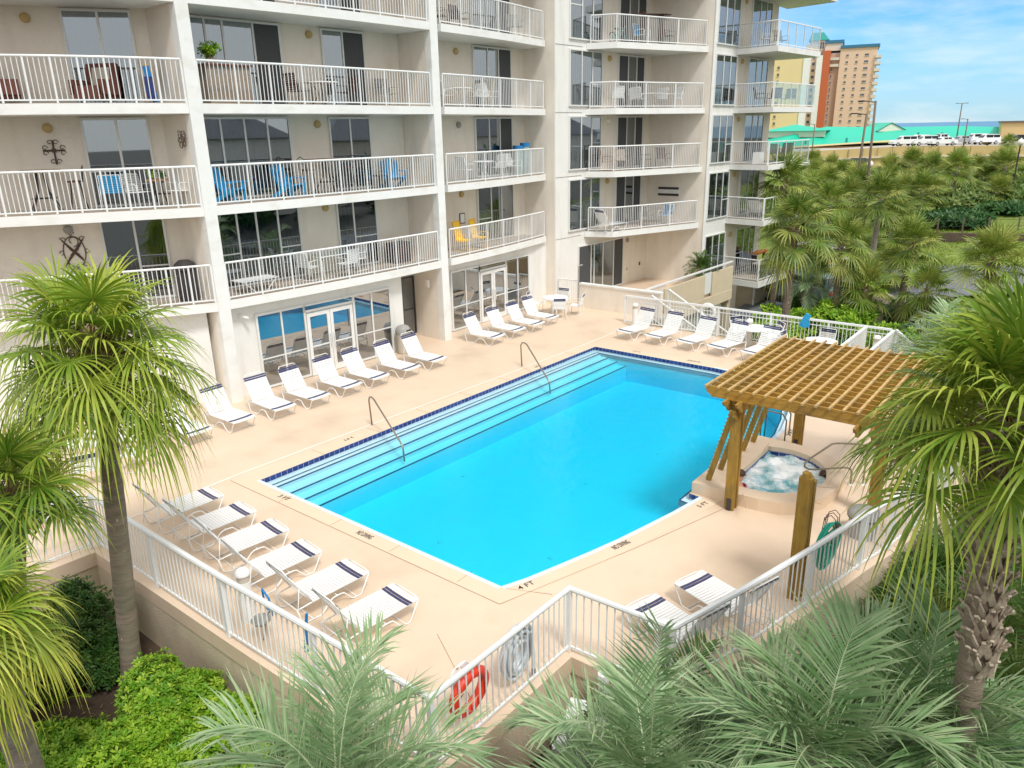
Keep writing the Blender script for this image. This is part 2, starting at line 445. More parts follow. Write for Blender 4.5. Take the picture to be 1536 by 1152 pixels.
# ================================================================ setting: ground, sea, road
def structure(name, mb, m, **k):
    o = mb.build(name, m, **k); o['kind'] = 'structure'; return o
def ss(a, b, x):
    t = max(0.0, min(1.0, (x - a) / (b - a))); return t * t * (3 - 2 * t)
def ground_z(x, y):
    z = -1.25 - 1.6 * ss(15, 27, x)
    z += 2.1 * ss(43, 51, x) + 1.0 * ss(53, 60, x) + 0.85 * ss(61, 66, x)
    z -= 0.9 * ss(90, 130, x)
    if x < 40: z += 0.04 * math.sin(x * 2.1) * math.cos(y * 1.7)
    return z
g = MB()
xs = [-400, -150, -60, -30, -12] + [i * 1.0 for i in range(-6, 30)] + [30 + 2 * i for i in range(1, 41)] + [130, 170, 250, 350, 480]
ys = [-700, -300, -120, -60, -30, -15] + [i * 1.0 for i in range(-8, 27)] + [30, 40, 60, 90, 140, 250, 500, 900]
idx = {}
for i, x in enumerate(xs):
    for j, y in enumerate(ys):
        idx[i, j] = g.av((x, y, ground_z(x, y)))
for i in range(len(xs) - 1):
    for j in range(len(ys) - 1):
        cx = (xs[i] + xs[i + 1]) / 2; cy = (ys[j] + ys[j + 1]) / 2
        if 6 < cx < 26 and 6 < cy < 19: continue
        if 13 < cx < 20 and 3 < cy <= 6: continue
        g.f.append([idx[i, j], idx[i + 1, j], idx[i + 1, j + 1], idx[i, j + 1]])
def ground_mat():
    m = mat('ground', (0.05, 0.035, 0.025), 0.95, col2=(0.10, 0.065, 0.04), vscale=2.5, bump=0.8, bscale=12)
    nt = m.node_tree; b = nt.nodes['Principled BSDF']; src = b.inputs['Base Color'].links[0].from_socket
    tc = nt.nodes.new('ShaderNodeTexCoord'); sp = nt.nodes.new('ShaderNodeSeparateXYZ'); nt.links.new(tc.outputs['Object'], sp.inputs[0])
    mr = nt.nodes.new('ShaderNodeMapRange'); mr.inputs[1].default_value = 28; mr.inputs[2].default_value = 32
    nt.links.new(sp.outputs['X'], mr.inputs[0])
    n = nt.nodes.new('ShaderNodeTexNoise'); n.inputs['Scale'].default_value = 0.6; n.inputs['Detail'].default_value = 8
    nt.links.new(tc.outputs['Object'], n.inputs['Vector'])
    cr = nt.nodes.new('ShaderNodeMix'); cr.data_type = 'RGBA'; nt.links.new(n.outputs[0], cr.inputs['Factor'])
    cr.inputs['A'].default_value = (0.06, 0.11, 0.015, 1); cr.inputs['B'].default_value = (0.24, 0.30, 0.05, 1)
    mx = nt.nodes.new('ShaderNodeMix'); mx.data_type = 'RGBA'
    nt.links.new(mr.outputs[0], mx.inputs['Factor']); nt.links.new(src, mx.inputs['A']); nt.links.new(cr.outputs['Result'], mx.inputs['B'])
    # the lawn ends at the street side; sandy ground and paving beyond
    mr2 = nt.nodes.new('ShaderNodeMapRange'); mr2.inputs[1].default_value = -9; mr2.inputs[2].default_value = -7; nt.links.new(sp.outputs['Y'], mr2.inputs[0])
    m2 = nt.nodes.new('ShaderNodeMix'); m2.data_type = 'RGBA'
    nt.links.new(mr2.outputs[0], m2.inputs['Factor']); m2.inputs['A'].default_value = (0.10, 0.10, 0.09, 1); nt.links.new(mx.outputs['Result'], m2.inputs['B'])
    nt.links.new(m2.outputs['Result'], b.inputs['Base Color'])
    return m
structure('ground', g, ground_mat(), smooth=True)
s = MB(); s.v = [(300, -30000, -5), (38000, -30000, -5), (38000, 30000, -5), (300, 30000, -5)]; s.t = [0] * 4; s.f = [[0, 1, 2, 3]]
structure('sea', s, M['sea'])
def ribbon(pts, w, dz=0.02, n=1):
    b = MB(); fine = []
    for p, q in zip(pts, pts[1:]):
        k = max(1, int(math.hypot(q[0] - p[0], q[1] - p[1]) / 1.0))
        fine += [(p[0] + (q[0] - p[0]) * t / k, p[1] + (q[1] - p[1]) * t / k) for t in range(k)]
    fine.append(pts[-1]); rows = []
    for i, p in enumerate(fine):
        a = Vector(fine[max(0, i - 1)]); c = Vector(fine[min(len(fine) - 1, i + 1)]); d = (c - a).normalized(); nn = Vector((-d.y, d.x))
        row = []
        for k in range(7):
            q = Vector(p) + nn * w * (k / 6 - 0.5)
            zs = max(ground_z(q.x + a_, q.y) for a_ in (-1, 0, 1))
            row.append(b.av((q.x, q.y, zs + dz)))
        rows.append(row)
    for r0, r1 in zip(rows, rows[1:]):
        for k in range(6): b.f.append([r0[k], r1[k], r1[k + 1], r0[k + 1]])
    return b
structure('road', ribbon([(42, 17.5), (45.5, 12.8), (48.6, 8.3), (50.3, 4.3), (50.6, 0), (48.5, -8), (43, -20), (36, -34)], 5.6, 0.05), M['asphalt'], fixn=True)

# ================================================================ pool deck
FENCE = [(5.18, 14.35), (5.1, 9.8), (5.12, 5.38), (8.0, 5.31), (8.05, 3.66), (9.46, 3.25), (11.22, 2.8), (12.9, 2.42), (13.9, 2.15), (16.2, 1.7), (19.2, 1.7), (22.5, 2.9), (26.4, 4.83)]
POOL = [(8.79, 14.36), (8.72, 7.2), (9.2, 7.0), (9.84, 6.80), (10.6, 6.57), (11.3, 6.38), (12.1, 6.2), (12.9, 6.03), (13.84, 5.87), (13.88, 6.12), (17.25, 6.12), (17.3, 5.72), (18.6, 5.78), (19.8, 6.02), (21.0, 6.42), (21.95, 7.15), (22.5, 8.2), (22.62, 9.4), (22.65, 13.96)]
def inset(poly, d):
    n = len(poly); out = []
    for i in range(n):
        a = Vector(poly[i - 1]); b = Vector(poly[i]); c = Vector(poly[(i + 1) % n])
        e1 = (b - a).normalized(); e2 = (c - b).normalized()
        n1 = Vector((-e1.y, e1.x)); n2 = Vector((-e2.y, e2.x)); m = (n1 + n2)
        m = m / max(0.6, m.length_squared) * 2 if m.length > 0 else n1
        q = b + m * d * 0.5 * 1.0 * (2.0 / 2.0)
        k = 1.0 / max(0.5, (n1.dot(m.normalized())))
        q = b + m.normalized() * d * k
        out.append((q.x, q.y))
    return out
# POOL runs counter-clockwise seen from above? make sure
def area(p): return sum(p[i][0] * p[(i + 1) % len(p)][1] - p[(i + 1) % len(p)][0] * p[i][1] for i in range(len(p))) / 2
if area(POOL) < 0: POOL = POOL[::-1]
DECK = [(2.2, 14.35), (5.02, 14.22)] + [(5.0, 9.8), (5.0, 5.26), (7.9, 5.2), (7.93, 3.55), (9.42, 3.13), (11.2, 2.68), (12.9, 2.3), (13.9, 2.03), (16.2, 1.57), (19.2, 1.57), (22.6, 2.78), (26.52, 4.75), (26.52, 14.7), (36.4, 14.62), (36.4, 15.9), (36.4, 19.6), (28.2, 20.6), (28.0, 21.6), (12.0, 21.9), (9.0, 23.6), (2.2, 27.5)]
d = MB().prism(DECK, -0.28, 0.0, holes=[inset(POOL, -0.012)[::-1]])
deck = structure('pool_deck', d, M['deck_paint'])
cop = MB().prism(inset(POOL, -0.42), -0.02, 0.004, holes=[inset(POOL, -0.002)[::-1]])
cop.build('coping', M['coping'], deck)
# pale painted lip along the near and right pool edges
lip = MB()
for seg in (POOL[0:9] if POOL[1][1] < 8 else POOL[::-1][0:9], [(17.3, 5.72), (18.6, 5.78), (19.8, 6.02), (21.0, 6.42), (21.95, 7.15), (22.5, 8.2), (22.62, 9.4)]):
    for p, q in zip(seg, seg[1:]):
        dd_ = (Vector(q) - Vector(p)).normalized(); nn_ = Vector((dd_.y, -dd_.x)) * 0.045
        lip.beam((p[0] + nn_.x, p[1] + nn_.y, 0.004), (q[0] + nn_.x, q[1] + nn_.y, 0.004), 0.085, 0.012)
lip.build('pool_lip', mat('pale_lip', (0.62, 0.74, 0.86), 0.5), deck)
# construction joints in the deck
j = MB()
def joint(b, p, q, w=0.012, z=0.006): b.beam((p[0], p[1], z), (q[0], q[1], z), w, 0.003)
joint(j, (8.37, 14.9), (8.3, 6.9)); joint(j, (8.3, 6.9), (11.2, 5.95)); joint(j, (11.2, 5.95), (13.6, 5.25))
for t in (0.18, 0.42, 0.66, 0.9):
    y = 14.36 - 7.16 * t; joint(j, (8.37, y), (8.78, y), 0.008, 0.0075)
for x in (10.6, 12.4, 14.2, 16.0, 17.8, 19.6, 21.4):
    yy = 14.36 - 0.4 * (x - 8.79) / 13.86; joint(j, (x, yy), (x, yy + 0.5), 0.008, 0.0075)
joint(j, (7.1, 7.2), (6.2, 5.6), 0.008); joint(j, (8.72, 7.1), (9.05, 6.35), 0.008)
j.build('expansion_joint', M['joint'], deck)
w = MB()
wl = [(6.0, 15.02), (8.73, 15.04), (12.68, 14.86), (18.18, 14.6), (21.84, 14.45), (26.4, 14.4)]
for p, q in zip(wl, wl[1:]): w.beam((p[0], p[1], 0.006), (q[0], q[1], 0.006), 0.045, 0.004)
w.build('drain_strip', M['white_strip'], deck)
def text_mesh(name, body, size, loc, xdir, z, m, parent, stretch=(1, 1), bold=0.01, ydir=None):
    cu = bpy.data.curves.new(name + '_tmp', 'FONT'); cu.body = body; cu.size = size; cu.offset = bold * size; cu.align_x = 'CENTER'; cu.align_y = 'CENTER'; cu.extrude = 0.001
    to = bpy.data.objects.new(name + '_tmp', cu); COL.objects.link(to)
    dg = bpy.context.evaluated_depsgraph_get(); me = bpy.data.meshes.new_from_object(to.evaluated_get(dg))
    bpy.data.objects.remove(to)
    x = Vector(xdir).normalized(); y = Vector(ydir).normalized() if ydir is not None else Vector((-x.y, x.x, 0)); zz = x.cross(y)
    Mx = Matrix((x * stretch[0], y * stretch[1], zz)).transposed().to_4x4(); Mx.translation = Vector((loc[0], loc[1], z if len(loc) < 3 else loc[2]))
    me.transform(Mx); me.materials.clear(); me.materials.append(m)
    o = bpy.data.objects.new(name, me); COL.objects.link(o); o.parent = parent
    return o
for body, p, xd, sz, st in [('3 FT', (8.56, 13.15), (0, -1, 0), 0.19, (1, 0.9)), ('NO\u2009DIVING', (8.51, 10.48), (0, -1, 0), 0.13, (0.62, 1.5)),
                            ('4 FT', (9.0, 6.87), (1, -0.3, 0), 0.18, (1, 0.9)), ('NO\u2009DIVING', (11.14, 6.22), (1, -0.28, 0), 0.13, (0.62, 1.5)),
                            ('5 FT', (13.55, 5.66), (1, -0.2, 0), 0.17, (1, 0.9)), ('3 FT', (11.61, 14.6), (-1, 0.03, 0), 0.17, (1, 0.8)), ('3 FT', (19.5, 14.28), (-1, 0.03, 0), 0.17, (1, 0.8)),
                            ('4 FT', (22.92, 12.4), (0, 1, 0), 0.18, (1, 0.8)), ('NO\u2009DIVING', (22.95, 10.24), (0, 1, 0), 0.13, (0.7, 1.2)), ('5 FT', (18.5, 5.5), (1, 0, 0), 0.26, (1, 0.8))]:
    text_mesh('depth_marking', body.replace('\u2009', ' '), sz, p, xd, 0.009, M['black_paint'], deck, st, 0.004)

# pool basin: navy tile band, shallow ledge, four steps along the building side, floor
pw = MB(); ins0 = inset(POOL, 0.003)
n = len(POOL)
def wallband(b, poly, z0, z1):
    k = len(poly)
    for i in range(k):
        p, q = poly[i], poly[(i + 1) % k]
        a = [b.av((p[0], p[1], z0)), b.av((q[0], q[1], z0)), b.av((q[0], q[1], z1)), b.av((p[0], p[1], z1))]
        b.f.append(a)
mat('pool_plaster', (0.80, 0.84, 0.93), 0.6, var=0.02, vscale=1.5)
mat('pool_edge_tile', (0.02, 0.05, 0.14), 0.3)
m = mat('tile_band', (0.015, 0.03, 0.17), 0.15)
nt = m.node_tree; br = nt.nodes.new('ShaderNodeTexBrick'); tc = nt.nodes.new('ShaderNodeTexCoord')
sp = nt.nodes.new('ShaderNodeSeparateXYZ'); cb = nt.nodes.new('ShaderNodeCombineXYZ'); ad = nt.nodes.new('ShaderNodeMath')
nt.links.new(tc.outputs['Object'], sp.inputs[0]); nt.links.new(sp.outputs['X'], ad.inputs[0]); nt.links.new(sp.outputs['Y'], ad.inputs[1]); nt.links.new(ad.outputs[0], cb.inputs['X']); nt.links.new(sp.outputs['Z'], cb.inputs['Y'])
nt.links.new(cb.outputs[0], br.inputs['Vector'])
br.inputs['Color1'].default_value = (0.012, 0.025, 0.16, 1); br.inputs['Color2'].default_value = (0.03, 0.06, 0.25, 1); br.inputs['Mortar'].default_value = (0.35, 0.4, 0.55, 1)
br.inputs['Scale'].default_value = 1; br.inputs['Brick Width'].default_value = 0.15; br.inputs['Row Height'].default_value = 0.15; br.inputs['Mortar Size'].default_value = 0.006; br.offset = 0
nt.links.new(br.outputs[0], nt.nodes['Principled BSDF'].inputs['Base Color'])
basin = MB()
LEDGE = inset(POOL, 0.17)
basin.prism(POOL, -0.30, -0.16, holes=[LEDGE[::-1]])
FL = -0.9
k = len(POOL)
for i in range(k):
    p, q = LEDGE[i], LEDGE[(i + 1) % k]
    basin.f.append([basin.av((p[0], p[1], FL - 0.3)), basin.av((q[0], q[1], FL - 0.3)), basin.av((q[0], q[1], -0.165)), basin.av((p[0], p[1], -0.165))])
wallband(basin, POOL, -0.2, -0.12)
# sloping floor
tri = tessellate_polygon([[Vector((p[0], p[1], 0)) for p in inset(POOL, 0.1)]])
fv = [basin.av((p[0], p[1], FL - 0.1 * ss(9, 22, p[0]))) for p in inset(POOL, 0.1)]
for a, b, c in tri: basin.f.append([fv[a], fv[b], fv[c]])
bas = structure('pool_basin', basin, M['pool_plaster'], fixn=False)
t = MB(); wallband(t, POOL, -0.125, 0.0); t.build('tile_band', M['tile_band'], bas)
# thin dark tile line on the lip of the ledge and of every step
ln = MB(); L2 = inset(POOL, 0.155)
for i in range(k):
    p, q = L2[i], L2[(i + 1) % k]; ln.beam((p[0], p[1], -0.158), (q[0], q[1], -0.158), 0.035, 0.006)
A = Vector((8.79, 14.36)); B = Vector((22.65, 13.96)); ud = (B - A).normalized(); nd = Vector((ud.y, -ud.x))
st = MB()
zs = [-0.17, -0.26, -0.35, -0.45]; off = [0.34, 0.70, 1.06, 1.42]
prev = 0.0
for i, (z, o) in enumerate(zip(zs, off)):
    a0 = A + ud * 0.16 + nd * (prev + (0.16 if i == 0 else 0)); b0 = B - ud * 0.16 + nd * (prev + (0.16 if i == 0 else 0))
    a1 = A + ud * 0.16 + nd * o; b1 = B - ud * 0.16 + nd * o
    st.prism([tuple(a1), tuple(b1), tuple(b0), tuple(a0)], -1.5, z)
    ln.beam((a1.x, a1.y + 0.02, z + 0.003), (b1.x, b1.y + 0.02, z + 0.003), 0.055, 0.006)
    prev = o
st.build('pool_steps', M['pool_plaster'], bas)
ln.build('tile_line', M['pool_edge_tile'], bas)
dr = MB()
dr.prism([(12.9, 6.55), (13.35, 6.45), (13.45, 6.8), (13.0, 6.9)], FL - 0.1, FL - 0.055)
dr.build('floor_drain', M['teal_plastic'], bas)
sp_ = MB()
for x, y in ((10.3, 10.2), (13.1, 12.0), (11.2, 7.9), (14.6, 9.2), (17.3, 8.6), (18.6, 12.2), (20.3, 10.4)):
    sp_.lathe([(0, 0.02), (0.05, 0.015), (0.06, 0)], (x, y, FL - 0.1 * ss(9, 22, x) + 0.005), 12)
sp_.build('floor_inlet', M['white_paint'], bas)

wm = bpy.data.materials.new('pool_water'); wm.use_nodes = True; nt = wm.node_tree; nt.nodes.remove(nt.nodes['Principled BSDF']); out = nt.nodes['Material Output']
tr = nt.nodes.new('ShaderNodeBsdfTransparent'); gl = nt.nodes.new('ShaderNodeBsdfGlossy'); gl.inputs['Roughness'].default_value = 0.04
fr = nt.nodes.new('ShaderNodeFresnel'); fr.inputs[0].default_value = 1.22
tc = nt.nodes.new('ShaderNodeTexCoord'); nz = nt.nodes.new('ShaderNodeTexNoise'); nz.inputs['Scale'].default_value = 3.5; nz.inputs['Detail'].default_value = 4
nt.links.new(tc.outputs['Object'], nz.inputs['Vector'])
bp = nt.nodes.new('ShaderNodeBump'); bp.inputs['Strength'].default_value = 0.5; bp.inputs['Distance'].default_value = 0.05
nt.links.new(nz.outputs[0], bp.inputs['Height']); nt.links.new(bp.outputs[0], gl.inputs['Normal']); nt.links.new(bp.outputs[0], fr.inputs['Normal'])
ms = nt.nodes.new('ShaderNodeMixShader'); nt.links.new(fr.outputs[0], ms.inputs[0]); nt.links.new(tr.outputs[0], ms.inputs[1]); nt.links.new(gl.outputs[0], ms.inputs[2])
nt.links.new(ms.outputs[0], out.inputs['Surface'])
va = nt.nodes.new('ShaderNodeVolumeAbsorption'); va.inputs['Color'].default_value = (0.0, 0.922, 0.982, 1); va.inputs['Density'].default_value = 1.6
nt.links.new(va.outputs[0], out.inputs['Volume'])
structure('pool_water', MB().prism(inset(POOL, 0.004), -1.7, -0.1), wm)

# ================================================================ spa
cx, cy = 15.55, 5.35
def round_poly(pts, n=3):
    for _ in range(n):
        pts = [q for i in range(len(pts)) for q in ((pts[i][0] * .75 + pts[(i + 1) % len(pts)][0] * .25, pts[i][1] * .75 + pts[(i + 1) % len(pts)][1] * .25), (pts[i][0] * .25 + pts[(i + 1) % len(pts)][0] * .75, pts[i][1] * .25 + pts[(i + 1) % len(pts)][1] * .75))]
    return pts
outer = [(17.24, 6.08), (13.9, 6.08), (13.93, 5.2), (13.95, 4.65), (14.06, 4.2), (14.35, 3.83), (14.8, 3.6), (15.4, 3.5), (16.0, 3.53), (16.5, 3.7), (16.9, 4.0), (17.15, 4.45), (17.24, 5.0)]
inner = [(16.75, 5.45), (14.3, 5.45)]
ccx, ccy = 15.56, 4.98
for a in range(172, 382, 8):
    p = (ccx + 1.26 * math.cos(rad(a)), ccy + 1.16 * math.sin(rad(a)))
    if p[1] < 5.38: inner.append(p)
if area(inner) < 0: inner = inner[::-1]
if area(outer) < 0: outer = outer[::-1]
spa = thing('hot_tub', 'sunken round hot tub of churning foam in a raised peach concrete ring under the pergola', 'hot tub', (15.5, 5.0, 0))
def off(poly, o=(15.5, 5.0)): return [(p[0] - o[0], p[1] - o[1]) for p in poly]
MB().prism(off(outer), -0.9, 0.27, holes=[off(inner)[::-1]]).build('surround', M['coping'], spa)
b = MB(); wallband(b, off(inset(inner, 0.004)), -0.8, 0.16); b.build('tile_band', M['tile_band'], spa)
b = MB()
for q0, q1 in (((13.4, 4.7), (14.0, 5.0)), ((14.5, 3.95), (14.45, 3.55)), ((15.2, 3.85), (15.35, 3.55)), ((16.9, 5.5), (16.4, 5.45))):
    b.beam((q0[0] - 15.5, q0[1] - 5, 0.273), (q1[0] - 15.5, q1[1] - 5, 0.273), 0.012, 0.003)
b.build('joint', M['joint'], spa)
fm = mat('foam_water', (0.10, 0.36, 0.42), 0.25, col2=(0.93, 0.96, 0.97), vscale=2.0, bump=0.9, bscale=9)
for n_ in fm.node_tree.nodes:
    if n_.type == 'MAP_RANGE': n_.inputs[1].default_value = 0.38; n_.inputs[2].default_value = 0.60
fw = MB(); N = 46; ids = {}
def inside(p, poly):
    c = False; q = poly[-1]
    for r in poly:
        if (r[1] > p[1]) != (q[1] > p[1]) and p[0] < (q[0] - r[0]) * (p[1] - r[1]) / (q[1] - r[1]) + r[0]: c = not c
        q = r
    return c
big = inset(inner, -0.12)
for i in range(N + 1):
    for jx in range(N + 1):
        x = 14.0 + 3.0 * i / N; y = 3.6 + 2.0 * jx / N
        if inside((x, y), big):
            z = 0.10 + 0.025 * math.sin(x * 9 + 2 * math.sin(y * 7)) + 0.025 * math.cos(y * 11 + 2 * math.cos(x * 6)) + rnd.uniform(-0.008, 0.008)
            ids[i, jx] = fw.av((x - 15.5, y - 5.0, z))
for i in range(N):
    for jx in range(N):
        q = [(i, jx), (i + 1, jx), (i + 1, jx + 1), (i, jx + 1)]
        if all(w_ in ids for w_ in q): fw.f.append([ids[w_] for w_ in q])
fw.build('foaming_water', fm, spa, smooth=True)

# ================================================================ railings
def rail_parts(parent, pts, z0, h=1.07, top=0.036, pick=0.11, post=1.9, toproot=None, pw=0.018, postw=0.05, low=0.09, midbar=None, topname='top_rail', round_top=True, posts=True, material=None, zf=None):
    m_ = material or M['fence_white']
    zf = zf or (lambda p: z0)
    P = [Vector((p[0], p[1])) for p in pts]
    tb = MB(); pk = MB(); postp = []
    z = lambda p: zf(p)
    if round_top: tb.tube([(p.x, p.y, z(p) + h) for p in P], top, 8)
    else:
        for p, q in zip(P, P[1:]): tb.beam((p.x, p.y, z(p) + h), (q.x, q.y, z(q) + h), top * 2, top * 1.4)
    bb_ = MB()
    for p, q in zip(P, P[1:]):
        bb_.beam((p.x, p.y, z(p) + low), (q.x, q.y, z(q) + low), 0.03, 0.035)
        if midbar: bb_.beam((p.x, p.y, z(p) + midbar), (q.x, q.y, z(q) + midbar), 0.025, 0.03)
    rails = tb.build(topname, m_, parent)
    sub = rails if toproot else parent
    bb_.build('bottom_rail', m_, sub)
    tot = 0
    for i, (p, q) in enumerate(zip(P, P[1:])):
        L = (q - p).length; k = max(1, round(L / post)) if post else 1
        for a in range(k): postp.append(p.lerp(q, a / k))
        n_ = int(L / pick)
        for a in range(1, n_):
            c = p.lerp(q, a / n_)
            pk.box((c.x, c.y, z(c) + (low + h) / 2), (pw, pw, h - low))
    postp.append(P[-1])
    pk.build('balusters', m_, sub)
    if posts:
        for c in postp:
            MB().box((c.x, c.y, z(c) + h / 2), (postw, postw, h - 0.02)).build('post', m_, sub)
    return rails
fr = thing('pool_fence', 'long white picket fence with round top rail along the left and near deck edges', 'fence')
rail_parts(fr, FENCE, 0, 1.1, 0.048, 0.125, 2.0, postw=0.07)
fr = thing('pool_fence', 'short white picket fence turning left behind the palm crowns at the left deck corner', 'fence')
rail_parts(fr, [(2.3, 14.5), (5.05, 14.42)], 0, 1.1, 0.04, 0.12, 1.4, postw=0.06)
fr = thing('pool_fence', 'white picket fence with flat top rail behind the far row of loungers', 'fence')
rail_parts(fr, [(26.42, 14.88), (26.42, 4.98)], 0, 1.1, 0.045, 0.125, 2.0, postw=0.07, midbar=0.93, round_top=False)
fr = thing('gate_fence', 'short white fence panel sloping towards the pergola, nearer of the two by the bollard lamp', 'fence')
rail_parts(fr, [(26.3, 4.9), (23.0, 4.92)], 0, 1.1, 0.045, 0.11, 1.6, postw=0.06, round_top=False)
fr = thing('gate_fence', 'short white fence panel beside the patio table, farther one of the two by the bollard', 'fence')
rail_parts(fr, [(26.3, 5.75), (22.6, 5.75)], 0, 1.1, 0.045, 0.11, 1.6, postw=0.06, round_top=False)

# retaining walls under the deck edge
def wall_thing(name, label, pts, t, z0, z1, m_, cap=None, capm=None, cat='wall'):
    r = thing(name, label, cat)
    b = MB(); c = MB()
    for p, q in zip(pts, pts[1:]):
        b.beam((p[0], p[1], (z0 + z1) / 2), (q[0], q[1], (z0 + z1) / 2), t, z1 - z0)
        if cap: c.beam((p[0], p[1], z1 + cap / 2), (q[0], q[1], z1 + cap / 2), t + 0.08, cap)
    b.build('wall_face', m_, r)
    if cap: c.build('wall_cap', capm or m_, r)
    return r
wall_thing('retaining_wall', 'stained tan stucco wall holding up the pool deck above the bright green shrubs', [(1.5, 14.5), (5.12, 14.35), (5.12, 5.38), (8.02, 5.32), (8.06, 3.68), (9.5, 3.27), (11.22, 2.82), (13.9, 2.17), (16.2, 1.72), (19.2, 1.72), (22.6, 2.95), (26.38, 4.9), (26.38, 14.5)], 0.2, -3.2, -0.27, M['stucco_tan'])

# ================================================================ the apartment building
T = [0.0, 3.03, 5.69, 8.35, 11.0, 13.66]
ST = 0.25
bld = thing('apartment_building', 'white and cream stucco apartment block with stacked balconies facing the swimming pool', 'building')
class Fr:
    def __init__(s, o, u):
        s.o = Vector(o); s.u = Vector(u).normalized(); s.b = Vector((-s.u.y, s.u.x))   # b = into the building
    def p(s, a, d=0.0): q = s.o + s.u * a + s.b * d; return (q.x, q.y)
    def v(s, a, d, z): q = s.o + s.u * a + s.b * d; return Vector((q.x, q.y, z))
    def R(s): return Matrix(((s.u.x, s.b.x, 0), (s.u.y, s.b.y, 0), (0, 0, 1)))
def wbox(mb, F, s0, s1, d0, d1, z0, z1):
    c = F.v((s0 + s1) / 2, (d0 + d1) / 2, (z0 + z1) / 2); mb.box(c, (s1 - s0, d1 - d0, z1 - z0), F.R()); return mb
def wall(name, F, s0, s1, d0, d1, z0, z1, m_): return wbox(MB(), F, s0, s1, d0, d1, z0, z1).build(name, m_, bld)
def window(F, s0, s1, z0, z1, cuts, d=0.0, backs=None, bars=(), glass='glass_tint', frame='frame_alu', name='sliding_door', screens=(), sill=True, fw=0.06, handle=None):
    """frame, panes and what hangs behind them, mounted on the wall plane at depth d (front of the wall)"""
    W = s1 - s0; cs = [0.0] + list(cuts) + [1.0]
    fb = MB()
    wbox(fb, F, s0 - fw, s0, d - 0.07, d, z0, z1 + fw); wbox(fb, F, s1, s1 + fw, d - 0.07, d, z0, z1 + fw)
    wbox(fb, F, s0, s1, d - 0.07, d, z1, z1 + fw); wbox(fb, F, s0, s1, d - 0.075, d, z0, z0 + fw)
    for c in cuts: wbox(fb, F, s0 + W * c - 0.03, s0 + W * c + 0.03, d - 0.065, d, z0 + fw, z1)
    for k, fz in bars:
        zz = z0 + (z1 - z0) * fz; wbox(fb, F, s0 + W * cs[k] + (0.03 if k else 0), s0 + W * cs[k + 1] - (0.03 if k < len(cs) - 2 else 0), d - 0.06, d - 0.02, zz - 0.02, zz + 0.02)
    fo = fb.build(name, M[frame], bld)
    for k in range(len(cs) - 1):
        a = s0 + W * cs[k] + (0.03 if k else 0); b = s0 + W * cs[k + 1] - (0.03 if k < len(cs) - 2 else 0)
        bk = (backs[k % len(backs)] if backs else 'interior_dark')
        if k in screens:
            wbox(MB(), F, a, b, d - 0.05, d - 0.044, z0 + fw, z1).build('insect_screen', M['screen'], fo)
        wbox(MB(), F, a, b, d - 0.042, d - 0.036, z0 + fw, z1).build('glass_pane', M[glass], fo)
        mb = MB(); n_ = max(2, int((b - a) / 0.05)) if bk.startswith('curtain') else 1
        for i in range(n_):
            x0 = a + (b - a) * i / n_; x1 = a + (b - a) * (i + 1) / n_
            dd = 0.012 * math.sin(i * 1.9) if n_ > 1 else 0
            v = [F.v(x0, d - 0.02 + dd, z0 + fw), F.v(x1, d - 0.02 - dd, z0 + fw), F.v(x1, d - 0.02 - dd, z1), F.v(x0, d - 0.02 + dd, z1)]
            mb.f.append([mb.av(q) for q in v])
        mb.build('curtain' if n_ > 1 else 'interior', M[bk], fo)  # bare panes get a flat panel, its dark colour standing in for the unlit room
    if handle is not None:
        wbox(MB(), F, s0 + W * handle + 0.05, s0 + W * handle + 0.08, d - 0.12, d - 0.066, z0 + 0.8, z0 + 1.15).build('handle', M['frame_alu'], fo)
    return fo
def lamp(F, s, z, d=0.0, m_='lamp_amber', r=0.12):
    b = MB(); c = F.v(s, d - 0.05, z); b.m = Matrix.Translation(c) @ F.R().to_4x4() @ Matrix.Rotation(rad(90), 4, 'X')
    b.lathe([(0, 0.06), (r * 0.55, 0.055), (r * 0.9, 0.03), (r, 0), (r, -0.05), (0, -0.05)], (0, 0, 0), 14)
    b.build('wall_lamp', M[m_], bld, smooth=False)
def slab(pts, z, name='balcony_slab', m_='white_paint', th=ST):
    if area(pts) < 0: pts = pts[::-1]
    o = MB().prism(pts, z - th, z).build(name, M[m_], bld)
    o2 = MB().prism(inset(pts, 0.05), z, z + 0.006).build('floor_finish', M['balcony_floor'], o)
    return o
def brail(pts, z, **k): return rail_parts(bld, pts, z, 1.07, 0.03, 0.105, 1.55, toproot=True, pw=0.016, postw=0.04, low=0.08, topname='balcony_railing', **k)

F1 = Fr((11.79, 19.57), (8.55, -0.49))
F2 = Fr((20.56, 19.08), (7.1, 0.6))
FL_ = Fr((11.43 - 7 * math.cos(rad(32)), 19.6 + 7 * math.sin(rad(32))), (math.cos(rad(32)), -math.sin(rad(32))))
F3 = Fr((27.75, 19.25), (math.cos(0.052), -math.sin(0.052)))
F4 = Fr((35.4, 15.75), (math.cos(0.052), -math.sin(0.052)))
TOP = 16.2
# columns: white front faces and cream party walls behind
for F, a, b in ((F1, -0.36, 0.0), (F1, 8.40, 8.74)):
    wall('column', F, a, b, -0.02, 0.28, 0, TOP, M['white_paint'])
    wall('party_wall', F, a + 0.012, b - 0.012, 0.28, 2.1, 0, TOP, M['stucco_cream'])
wall('party_wall', Fr((27.74, 19.27), (1, 0)), 0, 0.2, 0, 2.2, 0, TOP, M['stucco_cream'])
wall('party_wall', Fr((35.4, 15.77), (1, 0)), 0.0, 0.2, 0, 3.4, -3, TOP, M['stucco_cream'])
